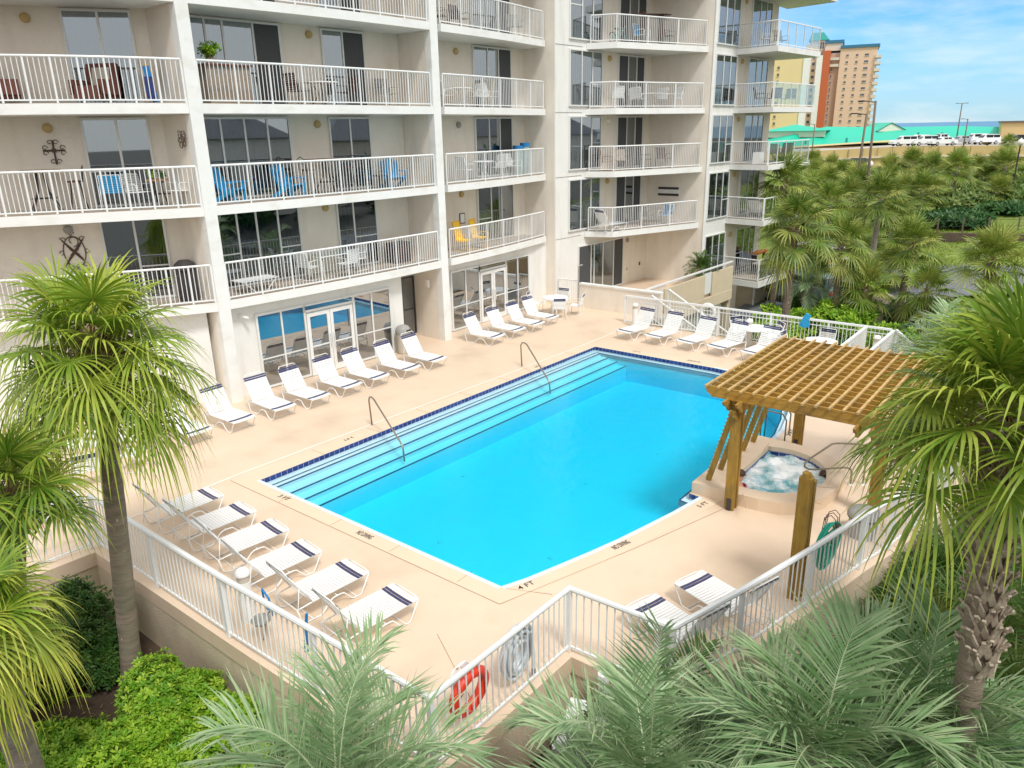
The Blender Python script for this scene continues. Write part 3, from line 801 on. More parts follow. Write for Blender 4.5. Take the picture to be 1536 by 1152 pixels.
# left section
LF = 7.0
wall('back_wall', FL_, -1, LF - 0.2, 1.45, 1.8, 0, TOP, M['stucco_cream'])
wall('ground_floor_wall', FL_, -1, LF - 0.35, 0.35, 0.65, 0, T[1] - ST, M['stucco_white'])
for k in (1, 2, 3, 4, 5):
    bulge = 0.55 if k >= 3 else 0.12
    fpts = [FL_.p(LF * i / 12, -bulge * math.sin(math.pi * i / 12) ** 0.8 if 0 < i < 12 else 0) for i in range(13)]
    slab(fpts + [FL_.p(LF, 1.5), FL_.p(0, 1.5)], T[k])
    if k < 5:
        rp = [FL_.p(0.05 + (LF - 0.1) * i / 12, 0.06 - bulge * (math.sin(math.pi * i / 12) ** 0.8 if 0 < i < 12 else 0)) for i in range(13)]
        brail(rp, T[k])
    z0 = T[k] + 0.02
    b_ = {1: ['curtain_teal', 'interior_dark'], 2: ['curtain', 'interior_dark'], 3: ['curtain', 'curtain_pale']}.get(k, ['curtain'])
    window(FL_, LF - 2.75, LF - 1.2, z0, z0 + 2.28, (0.52,), d=1.45, backs=b_, bars=((0, 0.42),) if k == 2 else ((1, 0.42),) if k == 1 else ())
    lamp(FL_, LF - 3.6, z0 + 2.1, 1.45, 'gray_plastic' if k == 1 else 'lamp_amber')
# section one
wall('back_wall', F1, 0.0, 8.4, 1.63, 1.95, T[1] - ST, TOP, M['stucco_cream'])
wall('ground_floor_wall', F1, 0.0, 6.75, 0.36, 0.62, 0, T[1] - ST, M['stucco_white'])
wall('niche_wall', F1, 6.5, 6.75, 0.63, 1.9, 0, T[1] - ST, M['stucco_cream'])
wall('niche_wall', F1, 6.76, 8.4, 1.56, 1.9, 0, T[1] - ST - 0.002, M['stucco_cream'])
for k in (1, 2, 3, 4, 5):
    bl = 0.16
    fp = [F1.p(8.4 * i / 10, -bl * math.sin(math.pi * i / 10)) for i in range(11)]
    slab(fp + [F1.p(8.4, 1.7), F1.p(0, 1.7)], T[k])
    if k < 5: brail([F1.p(0.05 + 8.3 * i / 8, 0.07 - bl * math.sin(math.pi * i / 8)) for i in range(9)], T[k])
    z0 = T[k] + 0.02
    if k == 1:
        window(F1, 0.75, 3.60, z0, z0 + 2.28, (0.24, 0.47, 0.74), d=1.63, backs=['curtain', 'curtain_teal', 'curtain_pale', 'curtain'], bars=((0, 0.45), (3, 0.45)))
        window(F1, 5.2, 6.80, z0, z0 + 2.28, (0.4,), d=1.63, backs=['curtain_teal', 'interior_dark'], bars=((1, 0.45),))
    elif k == 2:
        window(F1, 0.75, 3.60, z0, z0 + 2.28, (0.2, 0.47, 0.74), d=1.63, backs=['curtain'])
        window(F1, 5.2, 6.80, z0, z0 + 2.28, (0.5,), d=1.63, backs=['curtain'])
    else:
        window(F1, 0.75, 3.60, z0, z0 + 2.28, (0.17, 0.36, 0.7), d=1.63, backs=['interior_dark', 'curtain', 'curtain_pale', 'interior_dark'], screens=(3,))
        window(F1, 5.2, 6.80, z0, z0 + 2.28, (0.48,), d=1.63, backs=['curtain_pale', 'interior_dark'], screens=(1,))
    lamp(F1, 4.72, z0 + 2.12, 1.63)
# club room glass wall with double door, by the loungers
def storefront(F, s0, s1, d, door0, door1, cutsL, cutsR, zt=2.33, zb=0.95):
    window(F, s0, door0 - 0.03, 0.03, zt, cutsL, d=d, glass='glass_pool_door', name='storefront_window', bars=[(i, zb / zt) for i in range(len(cutsL) + 1)], fw=0.07)
    window(F, door1 + 0.1, s1, 0.03, zt, cutsR, d=d, glass='glass_pool_door', name='storefront_window', bars=[(i, zb / zt) for i in range(len(cutsR) + 1)], fw=0.07)
    window(F, door0 + 0.04, door1, 2.14, zt, (), d=d, glass='glass_pool_door', name='transom_window', fw=0.06)
    mid = (door0 + door1) / 2
    for a, b in ((door0 + 0.06, mid - 0.01), (mid + 0.01, door1 - 0.03)):
        fb = MB(); e = 0.11
        wbox(fb, F, a, a + e, d - 0.09, d - 0.02, 0.02, 2.08); wbox(fb, F, b - e, b, d - 0.09, d - 0.02, 0.02, 2.08)
        wbox(fb, F, a + e, b - e, d - 0.09, d - 0.02, 1.97, 2.08); wbox(fb, F, a + e, b - e, d - 0.09, d - 0.02, 0.02, 0.22)
        wbox(fb, F, a + e, b - e, d - 0.085, d - 0.05, 0.96, 1.0)
        fo = fb.build('glass_door', M['white_paint'], bld)
        wbox(MB(), F, a + e, b - e, d - 0.06, d - 0.054, 0.22, 1.97).build('glass_pane', M['glass_pool_door'], fo)
        wbox(MB(), F, a + e, b - e, d - 0.03, d - 0.02, 0.22, 1.97).build('interior', M['interior_dark'], fo)  # dark panel in place of the unlit room behind the door
        hx = b - 0.06 if a < mid - 0.3 and b < mid else a + 0.06
        wbox(MB(), F, hx - 0.015, hx + 0.015, d - 0.15, d - 0.12, 0.85, 1.3).build('handle', M['frame_alu'], fo)
storefront(F1, 0.98, 6.1, 0.36, 2.62, 4.5, (0.5,), (0.48,))
window(F1, 7.75, 8.3, 0.1, 2.3, (), d=1.56, bars=((0, 0.45),), name='narrow_window', frame='dark_alu', fw=0.04)
cm = MB(); c = F1.v(0.45, 0.3, 2.45); cm.tube([c, c + Vector((0.1, -0.25, -0.06))], 0.045, 8); cm.box(c + Vector((0, 0.03, 0)), (0.1, 0.08, 0.1)); cm.build('security_camera', M['white_paint'], bld)
lb = MB(); lb.box((20.05, 19.72, 2.15), (0.09, 0.13, 0.28)); lb.build('wall_lamp', M['lamp_white'], bld)
# section two
L2_ = 7.12
wall('back_wall', Fr((20.8, 20.98), (1, -0.012)), -0.2, 7.0, 0.0, 0.3, T[1] - ST, TOP, M['stucco_cream'])
G2 = Fr((20.55, 19.78), (1, 0.0))
wall('ground_floor_wall', G2, 0.0, 7.19, 0.0, 0.28, 0, T[1] - ST, M['stucco_white'])
B2 = Fr((20.5, 20.98), (1, -0.012))
for k in (1, 2, 3, 4, 5):
    fp = [F2.p(0.18 + (L2_ - 0.18) * i / 8, -0.12 * math.sin(math.pi * i / 8)) for i in range(9)]
    slab(fp + [(27.74, 21.0), (20.7, 21.1)], T[k])
    if k < 5: brail([F2.p(0.22 + (L2_ - 0.3) * i / 6, 0.07 - 0.12 * math.sin(math.pi * i / 6)) for i in range(7)], T[k])
    z0 = T[k] + 0.02
    window(B2, 0.45, 1.35, z0, z0 + 2.28, (), d=0, backs=['interior_dark'])
    window(B2, 4.0, 6.3, z0, z0 + 2.28, (0.36, 0.66), d=0, backs=[['interior_dark', 'curtain_teal', 'curtain_pale'], ['interior_dark', 'curtain_pale', 'curtain'], ['curtain', 'interior_dark', 'curtain'], ['curtain', 'curtain_pale', 'curtain']][k % 4], bars=((0, 0.42),) if k in (1, 2) else (), screens=(2,) if k > 1 else ())
    lamp(B2, 3.0, z0 + 2.05, 0, 'gray_plastic' if k == 2 else 'lamp_amber')
storefront(G2, 0.86, 5.8, 0.0, 2.48, 4.2, (0.5,), (0.5,))
# section three: flush window, then an angled balcony
wall('facade_wall', F3, 0.0, 3.42, 0, 0.3, -3, TOP, M['stucco_white'])
wall('facade_wall', F3, 3.42, 7.72, 0.0, 0.3, -3, TOP, M['stucco_cream'])
B3 = [(29.95, 19.3), (29.9, 19.08), (30.35, 17.85), (35.39, 15.98), (35.39, 19.0)]
for k in (1, 2, 3, 4, 5):
    slab(B3, T[k])
    if k < 5: brail([(29.98, 18.95), (30.40, 17.93), (35.33, 16.1)], T[k])
    z0 = T[k] + 0.02
    bk = {1: ['curtain', 'curtain', 'interior_dark'], 2: ['curtain_pale', 'curtain_pale', 'curtain'], 3: ['curtain'], 4: ['curtain_pale', 'curtain']}.get(k, ['curtain'])
    window(F3, 0.98, 3.3, z0 + 0.08, z0 + 2.3, (0.36, 0.7), d=0, backs=bk, bars=((2, 0.42),) if k in (3,) else ((0, 0.6),) if k == 4 else ())
    window(F3, 4.7, 6.85, z0, z0 + 2.28, (0.36, 0.7), d=0, backs=['screen', 'curtain', 'screen'], screens=(0, 2))
    lamp(F3, 3.95, z0 + 2.12, 0, 'lamp_white' if k == 2 else 'lamp_amber')
    tr_ = MB(); wbox(tr_, F3, -0.0, 1.9, -0.012, 0.0, T[k] - 0.16, T[k] - 0.14); tr_.build('reveal_line', M['gray_plastic'], bld)
window(F3, 1.72, 5.4, 0.04, 2.35, (0.26, 0.33, 0.53, 0.78), d=0, backs=['screen', 'curtain', 'curtain_pale', 'curtain', 'curtain'], screens=(0, 4))
lamp(F3, 5.85, 2.2, 0, 'gray_plastic')
MB().box(F3.v(5.9, -0.012, 0.75), (0.07, 0.02, 0.13)).build('wall_socket', M['gray_plastic'], bld)
MB().box(F3.v(7.1, -0.012, 0.85), (0.12, 0.02, 0.18)).build('wall_socket', M['dark_metal'], bld)
# section four
wall('facade_wall', F4, 0.201, 2.62, 0, 0.3, -3, TOP, M['stucco_white'])
wall('facade_wall', F4, 2.62, 6.95, 0.0, 0.3, -0.3, TOP, M['stucco_cream'])
wall('column', F4, -0.02, 0.24, -0.03, 0.0, -3, TOP, M['white_paint'])
wall('side_wall', Fr((42.35, 15.4), (0.05, 1)), 0.31, 16, 0.0, 0.3, -3, TOP, M['stucco_cream'])
B4 = [(37.85, 15.8), (37.8, 15.63), (37.45, 13.5), (42.6, 13.15), (42.75, 15.6)]
for k in (0, 1, 2, 3, 4, 5):
    slab(B4 if k < 5 else [(36.5, 15.8), (36.4, 15.68), (36.9, 13.4), (43.6, 12.9), (44.2, 15.6)], T[k] - (0.02 if k == 0 else 0), th=0.3 if k in (0, 5) else ST)
    z0 = T[k] + 0.02
    if k < 5:
        brail([(37.88, 15.55), (37.55, 13.6)], T[k])
        # glass-panelled side
        gb = MB(); a = Vector((37.6, 13.57)); b = Vector((42.5, 13.24)); gb.beam((a.x, a.y, T[k] + 1.07), (b.x, b.y, T[k] + 1.07), 0.06, 0.05); gb.beam((a.x, a.y, T[k] + 0.08), (b.x, b.y, T[k] + 0.08), 0.04, 0.04)
        go = gb.build('glass_railing', M['fence_white'], bld)
        for i in range(6):
            p = a.lerp(b, i / 5); MB().box((p.x, p.y, T[k] + 0.52), (0.04, 0.04, 1.04)).build('post', M['fence_white'], go)
            if i < 5:
                q = a.lerp(b, (i + 1) / 5); e = (q - p).normalized() * 0.03; pp, qq = p + e, q - e
                MB().beam((pp.x, pp.y, T[k] + 0.57), (qq.x, qq.y, T[k] + 0.57), 0.01, 0.9).build('glass_pane', M['glass_clear'], go)
        window(F4, 0.28, 2.38, z0 + (0.08 if k else 0), z0 + 2.28, (0.36, 0.7), d=0, backs=[['curtain', 'curtain_pale'], ['curtain_pale', 'interior_dark'], ['curtain', 'curtain_pale'], ['interior_dark']][k % 4], bars=((2, 0.4),) if k in (1, 2) else ())
        window(F4, 3.8, 6.0, z0, z0 + 2.28, (0.4, 0.72), d=0, backs=['interior_dark', 'curtain_pale', 'tan_wicker' if k > 2 else 'curtain'], bars=((0, 0.45),) if k < 3 else ())
        lamp(F4, 3.05, z0 + 2.12, 0, 'lamp_amber')
# garage level under section four
wall('garage_wall', Fr((39.9, 14.6), (1, -0.05)), 0.0, 2.6, 0.0, 1.0, -3, -0.32, M['stucco_tan'])
wall('garage_back', Fr((35.7, 17.6), (1, -0.05)), 0.0, 5.0, 0.0, 0.2, -3, -0.3, M['concrete'])
wall('garage_pipe', Fr((39.75, 14.5), (1, 0)), 0.0, 0.08, 0.0, 0.08, -3, -0.32, M['white_paint'])
wall('terrace_beam', Fr((36.2, 14.55), (1, 0)), 0.0, 0.35, 0.0, 0.35, -3, -0.29, M['stucco_tan'])
# terrace edge: parapet of tan panels under a white rail, lattice below
par = thing('terrace_parapet', 'tan panelled parapet with white handrail along the raised terrace behind the pool fence', 'parapet')
b = MB(); b.beam((27.95, 14.72, 1.12), (36.35, 14.5, 1.12), 0.1, 0.06); b.build('handrail', M['fence_white'], par)
for x0, x1 in ((29.3, 33.2), (34.0, 36.3)):
    y0 = 14.68 - 0.026 * (x0 - 28); y1 = 14.68 - 0.026 * (x1 - 28)
    MB().beam((x0, y0 - 0.02, 0.16), (x1, y1 - 0.02, 0.16), 0.08, 1.5).build('panel', M['parapet_tan'], par)
MB().beam((33.25, 14.56, 0.45), (33.95, 14.54, 0.45), 0.03, 1.0).build('white_panel', M['fence_white'], par)
b = MB()
for i in range(15):
    x = 28.05 + i * 0.105; b.box((x, 14.7, 0.55), (0.018, 0.018, 1.1))
b.build('balusters', M['fence_white'], par)
MB().beam((28.0, 14.66, -0.42), (36.3, 14.44, -0.5), 0.1, 0.5).build('edge_beam', M['parapet_tan'], par)
lat = thing('lattice_screen', 'white diagonal lattice screen under the raised terrace', 'lattice')
b = MB()
for i in range(-14, 34):
    x = 30.4 + i * 0.16
    for sg in (1, -1):
        x0, z0_, x1, z1_ = (x, -2.7, x + 2.2 * sg * 0.9, -0.5)
        if sg < 0: x0, x1 = x + 2.0, x
        lo, hi = 30.4, 35.9
        t0, t1 = 0.0, 1.0
        for lim, sgn in ((lo, 1), (hi, -1)):
            f0 = (x0 - lim) * sgn; f1 = (x1 - lim) * sgn
            if f0 < 0 and f1 < 0: t0 = 2
            elif f0 < 0: t0 = max(t0, f0 / (f0 - f1))
            elif f1 < 0: t1 = min(t1, f0 / (f0 - f1))
        if t0 < t1:
            P0 = (x0 + (x1 - x0) * t0, 14.75 + 0.008 * sg, z0_ + (z1_ - z0_) * t0); P1 = (x0 + (x1 - x0) * t1, 14.75 + 0.008 * sg, z0_ + (z1_ - z0_) * t1)
            b.beam(P0, P1, 0.012, 0.035, up=(0, 1, 0)) if False else b.beam(P0, P1, 0.012, 0.035)
b.build('slats', M['fence_white'], lat)
wall_thing('terrace_wall', 'low cream stucco wall with white cap between the pool deck and the raised terrace', [(27.86, 14.0), (27.86, 17.98)], 0.18, 0.0, 1.02, M['stucco_cream'], cap=0.07, capm=M['white_paint'])
gt = thing('patio_gate', 'narrow white picket gate between the low cream wall and the building', 'gate')
rail_parts(gt, [(27.86, 18.1), (27.9, 19.15)], 0, 1.15, 0.03, 0.11, 0, postw=0.05)
po = MB(); po.tube([(27.75, 18.02, 0), (27.75, 18.02, 1.75), (27.78, 18.0, 1.85), (27.95, 17.95, 1.86)], 0.03, 6)
tag(po.build('steel_post', M['gray_plastic']), 'thin grey post with hooked top at the end of the low cream wall', 'post')
stt = thing('stairs', 'white railed stairs going down behind the far pool fence', 'stairs', (28.2, 12.5, 0))
b = MB()
for i in range(9): b.box((0, 1.6 - i * 0.3, -0.09 - i * 0.17), (1.5, 0.34, 0.16))
b.build('treads', M['concrete'], stt)
for sx in (-0.75, 0.75):
    rail_parts(stt, [(sx, 1.75), (sx, -1.0)], 0, 1.0, 0.04, 0.12, 1.3, zf=lambda p: 0.0 - max(0, (1.75 - p[1])) * 0.55, topname='handrail')

# ================================================================ loungers and strap chairs
def make_lounger():
    r = thing('sun_lounger', 'white strap sun lounger', 'sun lounger')
    W = 0.33; Z = 0.33; SL = 1.14; BL = 0.74; ba = rad(60)
    ex, ez = SL + BL * math.cos(ba), Z + BL * math.sin(ba)
    fb = MB(); R = 0.0125
    for s in (-1, 1):
        y = s * W
        fb.tube([(0.03, y, Z), (SL, y, Z), (SL + 0.28, y, Z - 0.02)], R, 6)
        fb.tube([(0.0, y * 0.9, Z), (0.03, y, Z - 0.01), (0.2, y, 0.02), (0.24, y, 0.012), (0.36, y, 0.012), (0.4, y, 0.03), (0.54, y, 0.2), (0.6, y, 0.215), (0.74, y, 0.215), (0.8, y, 0.19), (0.98, y, 0.02), (1.02, y, 0.012), (1.3, y, 0.012), (1.36, y, 0.05), (SL + 0.28, y, Z - 0.02)], R, 6)
        fb.tube([(SL, y, Z), (SL + (ex - SL) * 0.97, y, Z + (ez - Z) * 0.97)], R, 6)
        fb.tube([(SL + (ex - SL) * 0.55, y, Z + (ez - Z) * 0.55), (SL + 0.3, y, 0.1)], 0.009, 5)
    fb.tube([(0.0, -W * 0.9, Z), (-0.02, -W * 0.5, Z), (-0.02, W * 0.5, Z), (0.0, W * 0.9, Z)], R, 6)
    fb.tube([(ex - 0.01, -W, ez - 0.03), (ex + 0.03, -W * 0.75, ez + 0.07), (ex + 0.03, W * 0.75, ez + 0.07), (ex - 0.01, W, ez - 0.03)], R, 6)
    for x, z in ((0.3, 0.012), (1.15, 0.012), (0.67, 0.215), (SL + 0.28, Z - 0.02)): fb.tube([(x, -W, z), (x, W, z)], 0.009, 5)
    fb.build('frame', M['strap_white'], r, smooth=True)
    seat = MB(); navy = MB(); back = MB(); navy2 = MB()
    n_ = 19
    for i in range(n_):
        x = 0.05 + i * (SL - 0.07) / (n_ - 1)
        t = navy if i in (2, 3) else seat
        sag = 0.012
        for (y0, z0), (y1, z1) in (((-W - 0.012, Z), (-W * 0.5, Z - sag)), ((-W * 0.5, Z - sag), (W * 0.5, Z - sag)), ((W * 0.5, Z - sag), (W + 0.012, Z))):
            t.beam((x, y0, z0 + 0.014), (x, y1, z1 + 0.014), 0.047, 0.005)
    for i in range(12):
        q = 0.05 + i * (BL - 0.07) / 11
        t = navy2 if i in (10, 11) else back
        c = (SL + q * math.cos(ba), 0, Z + q * math.sin(ba))
        t.box((c[0] - 0.012, 0, c[2] + 0.007), (0.047, 2 * W + 0.024, 0.005), Matrix.Rotation(-ba, 3, 'Y'))
    seat.build('seat_straps', M['strap_white'], r); back.build('backrest_straps', M['strap_white'], r); navy.build('foot_band', M['strap_navy'], r); navy2.build('headrest_band', M['strap_navy'], r)
    return r
LG = make_lounger()
def lounger(fx, fy, hx, hy, label, group):
    a = math.atan2(hy - fy, hx - fx); a += rnd.uniform(-0.06, 0.06)
    d = Vector((math.cos(a), math.sin(a)))
    return place(LG, (fx - d.x * 0.12, fy - d.y * 0.12, 0), a, label, group)
ORD = ['first', 'second', 'third', 'fourth', 'fifth', 'sixth', 'seventh', 'eighth']
Af = [(9.18, 17.52), (10.37, 17.38), (11.59, 17.24), (12.74, 17.14), (13.97, 17.15), (15.04, 17.08), (16.26, 16.92), (17.45, 16.87)]
for i, p in enumerate(Af[::-1]):
    lab = 'white strap lounger, %s from the trash can in the long row along the glass doors' % ORD[i]
    if i == 0: lab = 'white strap lounger right beside the trash can, end of the long row'
    if i == 7: lab = 'white strap lounger half hidden by palm fronds at the left end of the long row'
    lounger(p[0], p[1], p[0] + 0.02, p[1] + 1.4, lab, 'loungers in the long row along the building')
Bf = [(20.91, 17.09), (22.11, 17.05), (23.28, 16.98), (24.44, 17.1)]
for i, p in enumerate(Bf):
    lab = ['white strap lounger nearest the white column, in the short row of four by the building', 'white strap lounger, second from the white column in the short row of four', 'white strap lounger, third from the white column in the short row of four', 'white strap lounger next to the round table, in the short row of four'][i]
    lounger(p[0], p[1], p[0], p[1] + 1.4, lab, 'loungers in the short row by the second glass door')
Cf = [(24.06, 13.56), (24.05, 12.36), (23.99, 11.07), (23.97, 9.92), (23.92, 8.68)]
for i, p in enumerate(Cf):
    lab = ['white strap lounger at the far pool end, nearest the fence opening', 'white strap lounger at the far pool end, second from the fence opening', 'white strap lounger at the far pool end, middle one of five', 'white strap lounger at the far pool end, just left of the white bollard lamp', 'white strap lounger at the far pool end, partly behind the pergola roof'][i]
    lounger(p[0], p[1], p[0] + 0.9, p[1] - 0.18, lab, 'loungers along the far end of the pool')
Df = [(7.4, 14.02), (7.4, 12.85), (7.34, 11.69), (7.2, 10.54), (7.24, 9.32), (7.19, 8.08)]
for i, p in enumerate(Df):
    lab = 'white strap lounger, %s from the palm trunk in the row of six' % ORD[i]
    if i == 0: lab = 'white strap lounger nearest the palm trunk, farthest left of the row of six'
    if i == 5: lab = 'white strap lounger closest to the camera in the row of six, by the silvery fronds'
    lounger(p[0], p[1], p[0] - 1.38, p[1] + 0.12, lab, 'loungers in the row of six along the near fence')
lounger(10.38, 4.42, 9.95, 3.0, 'white strap lounger in the near right corner beside the cut timber post', 'two loungers in the near right corner')
lounger(9.3, 4.74, 8.85, 3.4, 'white strap lounger tucked behind the near fence corner post', 'two loungers in the near right corner')

def make_chair(m_seat='strap_white', band='strap_navy', frame='strap_white', name='patio_chair', cat='chair', h=0.9):
    r = thing(name, 'chair', cat); fb = MB(); W = 0.27
    for s in (-1, 1):
        y = s * W
        fb.tube([(0.27, y, 0.012), (-0.22, y, 0.012), (-0.27, y, 0.03), (-0.2, y, 0.62), (0.2, y, 0.64), (0.27, y, 0.6), (0.27, y, 0.012)], 0.012, 6)
        fb.tube([(0.24, y * 0.94, 0.42), (-0.19, y * 0.94, 0.40), (-0.32, y * 0.94, h)], 0.012, 6)
    fb.tube([(-0.32, -W * 0.94, h), (-0.32, W * 0.94, h)], 0.012, 6); fb.tube([(0.24, -W, 0.42), (0.24, W, 0.42)], 0.011, 6); fb.tube([(-0.22, -W, 0.012), (-0.22, W, 0.012)], 0.01, 6)
    fb.build('frame', M[frame], r, smooth=True)
    s_ = MB()
    for i in range(8): s_.box((-0.16 + i * 0.055, 0, 0.418), (0.048, 0.52, 0.006))
    s_.build('seat', M[m_seat], r)
    b_ = MB(); nb = MB()
    R = Matrix.Rotation(rad(-75.4), 3, 'Y')
    for i in range(8):
        q = 0.05 + i * 0.058; t = nb if (band and i in (6, 7)) else b_
        t.box((-0.19 - 0.13 * q / 0.5, 0, 0.41 + q), (0.05, 0.52, 0.006), R)
    b_.build('backrest', M[m_seat], r)
    if band: nb.build('navy_band', M[band], r)
    return r
CH = make_chair()
def make_round_table(name, rad_, h, top, leg, cat='table'):
    r = thing(name, 'table', cat)
    MB().lathe([(0, h), (rad_ * 0.98, h), (rad_, h - 0.01), (rad_, h - 0.03), (rad_ * 0.96, h - 0.035), (0, h - 0.035)], (0, 0, 0), 28).build('tabletop', M[top], r)
    for k in range(4):
        a = rad(45 + 90 * k); MB().tube([(0.6 * rad_ * math.cos(a), 0.6 * rad_ * math.sin(a), h - 0.03), (0.25 * rad_ * math.cos(a), 0.25 * rad_ * math.sin(a), h * 0.5), (0.75 * rad_ * math.cos(a), 0.75 * rad_ * math.sin(a), 0.0)], 0.013, 6).build('leg', M[leg], r)
    return r
TB = make_round_table('patio_table', 0.55, 0.72, 'strap_white', 'strap_white')
place(TB, (26.15, 18.15, 0), 0, 'round white patio table ringed by chairs against the cream wall')
for i, (x, y, a, w) in enumerate([(25.55, 17.55, 40, 'near left'), (26.5, 17.3, 110, 'near right'), (25.85, 19.0, -70, 'far left'), (26.95, 18.4, 190, 'far right')]):
    place(CH, (x, y, 0), rad(a), 'white strap chair, %s of the four round the table by the cream wall' % w, 'chairs round the table by the cream wall')
place(TB, (25.72, 9.25, 0), 0, 'white patio table behind the bollard lamp at the far pool fence')
for x, y, a, w in [(26.1, 8.75, 135, 'right of the bollard lamp beyond the last far lounger'), (26.1, 9.95, -130, 'behind the bollard lamp at the far fence')]:
    place(CH, (x, y, 0), rad(a), 'white strap chair %s' % w, 'chairs along the far fence')
place(TB, (25.2, 6.85, 0), 0, 'white patio table just beyond the pergola roof by the short fence panels')
for x, y, a, w in [(25.1, 7.75, -95, 'left of the patio table beyond the pergola roof, below the blue towel'), (25.95, 6.9, 180, 'behind the patio table beyond the pergola roof'), (24.75, 6.1, 80, 'nearest the short fence panels beyond the pergola roof')]:
    place(CH, (x, y, 0), rad(a), 'white strap chair %s' % w, 'chairs round the table beyond the pergola')
place(TB, (6.9, 18.3, 0), 0, 'white patio table hidden behind the left palm trunk')
for x, y, a, w in [(7.45, 17.35, 125, 'just right of the left palm trunk, back to the pool'), (7.75, 18.6, 190, 'right of the left palm trunk on the building side'), (6.3, 17.3, 70, 'left of the left palm trunk, seen through the fronds'), (6.0, 19.0, -30, 'behind the left palm trunk')]:
    place(CH, (x, y, 0), rad(a), 'white strap chair %s' % w, 'chairs round the table behind the left palm')
lounger(5.6, 16.2, 4.2, 16.6, 'white strap lounger lying behind the palm crowns at the left deck edge', 'loungers hidden by the left palms')

# ================================================================ pergola
pg = thing('pergola', 'ochre stained timber pergola with batten roof standing over the hot tub', 'pergola')
PT = 2.28
PX = [(13.75, 5.14), (17.62, 5.06), (15.1, 2.72), (18.1, 2.8)]
for x, y in PX:
    b = MB()
    for dx in (-0.085, 0.085): b.box((x + dx * 0.9, y, PT / 2 + 0.02), (0.075, 0.2, PT))
    b.box((x, y, PT / 2 - 0.1), (0.09, 0.14, PT - 0.2))
    po_ = b.build('post', M['timber_z'], pg)
    MB().box((x - 0.13, y, 0.14), (0.02, 0.09, 0.26)).build('bracket', M['dark_metal'], po_)
for y in (5.14, 2.74):
    for dy in (-0.13, 0.13):
        b = MB(); x0, x1 = 13.25, 18.35
        prof = [(x0, 0.12), (x0 + 0.08, 0.02), (x0 + 0.2, -0.03), (x0 + 0.3, -0.14), (x1 - 0.3, -0.14), (x1 - 0.2, -0.03), (x1 - 0.08, 0.02), (x1, 0.12)]
        zc = PT + 0.05; ya, yb = y + dy - 0.025, y + dy + 0.025
        v0 = [b.av((px, ya, zc + pz)) for px, pz in prof]; v1 = [b.av((px, yb, zc + pz)) for px, pz in prof]; n_ = len(prof)
        b.f.append(v0); b.f.append(v1[::-1])
        for i in range(n_): b.f.append([v0[(i + 1) % n_], v0[i], v1[i], v1[(i + 1) % n_]])
        b.build('beam', M['timber_x'], pg, fixn=True)
for x, y in PX:   # corbels
    b = MB()
    for sx in (-1, 1): b.box((x + sx * 0.2, y, PT - 0.16), (0.3, 0.12, 0.12), Matrix.Rotation(rad(-32 * sx), 3, 'Y'))
    b.build('corbel', M['timber_x'], pg)
x = 13.68
for i in range(16):
    x = 13.55 + i * (4.35 / 15); b = MB()
    y0, y1 = 2.1, 5.78; zc = PT + 0.26
    prof = [(y0, 0.10), (y0 + 0.05, -0.03), (y0 + 0.18, -0.12), (y1 - 0.18, -0.12), (y1 - 0.05, -0.03), (y1, 0.10)]
    v0 = [b.av((x - 0.02, py, zc + pz)) for py, pz in prof]; v1 = [b.av((x + 0.02, py, zc + pz)) for py, pz in prof]; n_ = len(prof)
    b.f.append(v0); b.f.append(v1[::-1])
    for q in range(n_): b.f.append([v0[(q + 1) % n_], v0[q], v1[q], v1[(q + 1) % n_]])
    b.build('rafter', M['timber_y'], pg, fixn=True)
for i in range(16):
    y = 5.70 - i * (3.5 / 15)
    MB().box((15.72 + rnd.uniform(-0.04, 0.04), y, PT + 0.385), (4.6, 0.045, 0.04)).build('batten', M['batten'], pg)
# leaning screen boards on the pool side
for i in range(5):
    x = 14.2 + i * 0.64
    b = MB(); p0 = Vector((x, 5.84, 0.27)); p1 = Vector((x + 0.02, 5.32, PT + 0.0))
    b.beam(p0, p1, 0.07, 0.2, up=(1, 0, 0)) if False else b.beam(p0, p1, 0.06, 0.10)
    for_board = b; b = MB(); b.beam(p0 + Vector((0, 0.058, 0.03)), p1 + Vector((0, 0.058, -0.02)), 0.03, 0.012)
    d_ = (p1 - p0) / 22
    for k in range(1, 22):
        q = p0 + d_ * k; b.box(q + Vector((0.0, 0.06, 0.02)), (0.05, 0.035, 0.03))
    for_board.build('screen_board', M['timber_z'], pg); b.build('notched_edge', M['batten'], pg)
cp = thing('timber_post', 'tall twin timber post with rough cut tops standing alone on the near deck', 'post', (11.43, 3.05, 0))
for dx, h, ang in ((-0.09, 2.22, 0.0), (0.09, 2.12, 0.0)):
    b = MB(); b.box((dx, 0, h / 2), (0.12, 0.2, h)); b.tube([(dx, 0, h - 0.05), (dx - 0.01, 0.01, h + 0.08), (dx, 0, h + 0.12)], [0.075, 0.06, 0.02], 6)
    b.build('timber', M['timber_z'], cp)
MB().box((0, 0, 1.0), (0.05, 0.14, 2.0)).build('filler_board', M['timber_z'], cp)
b = MB(); b.tube([(-0.18, -0.05, 0.85), (-0.3, -0.05, 0.8), (-0.32, 0, 0.6), (-0.24, 0.02, 0.3), (-0.2, 0, 0.12)], 0.012, 6); b.build('hose_stub', M['dark_metal'], cp)

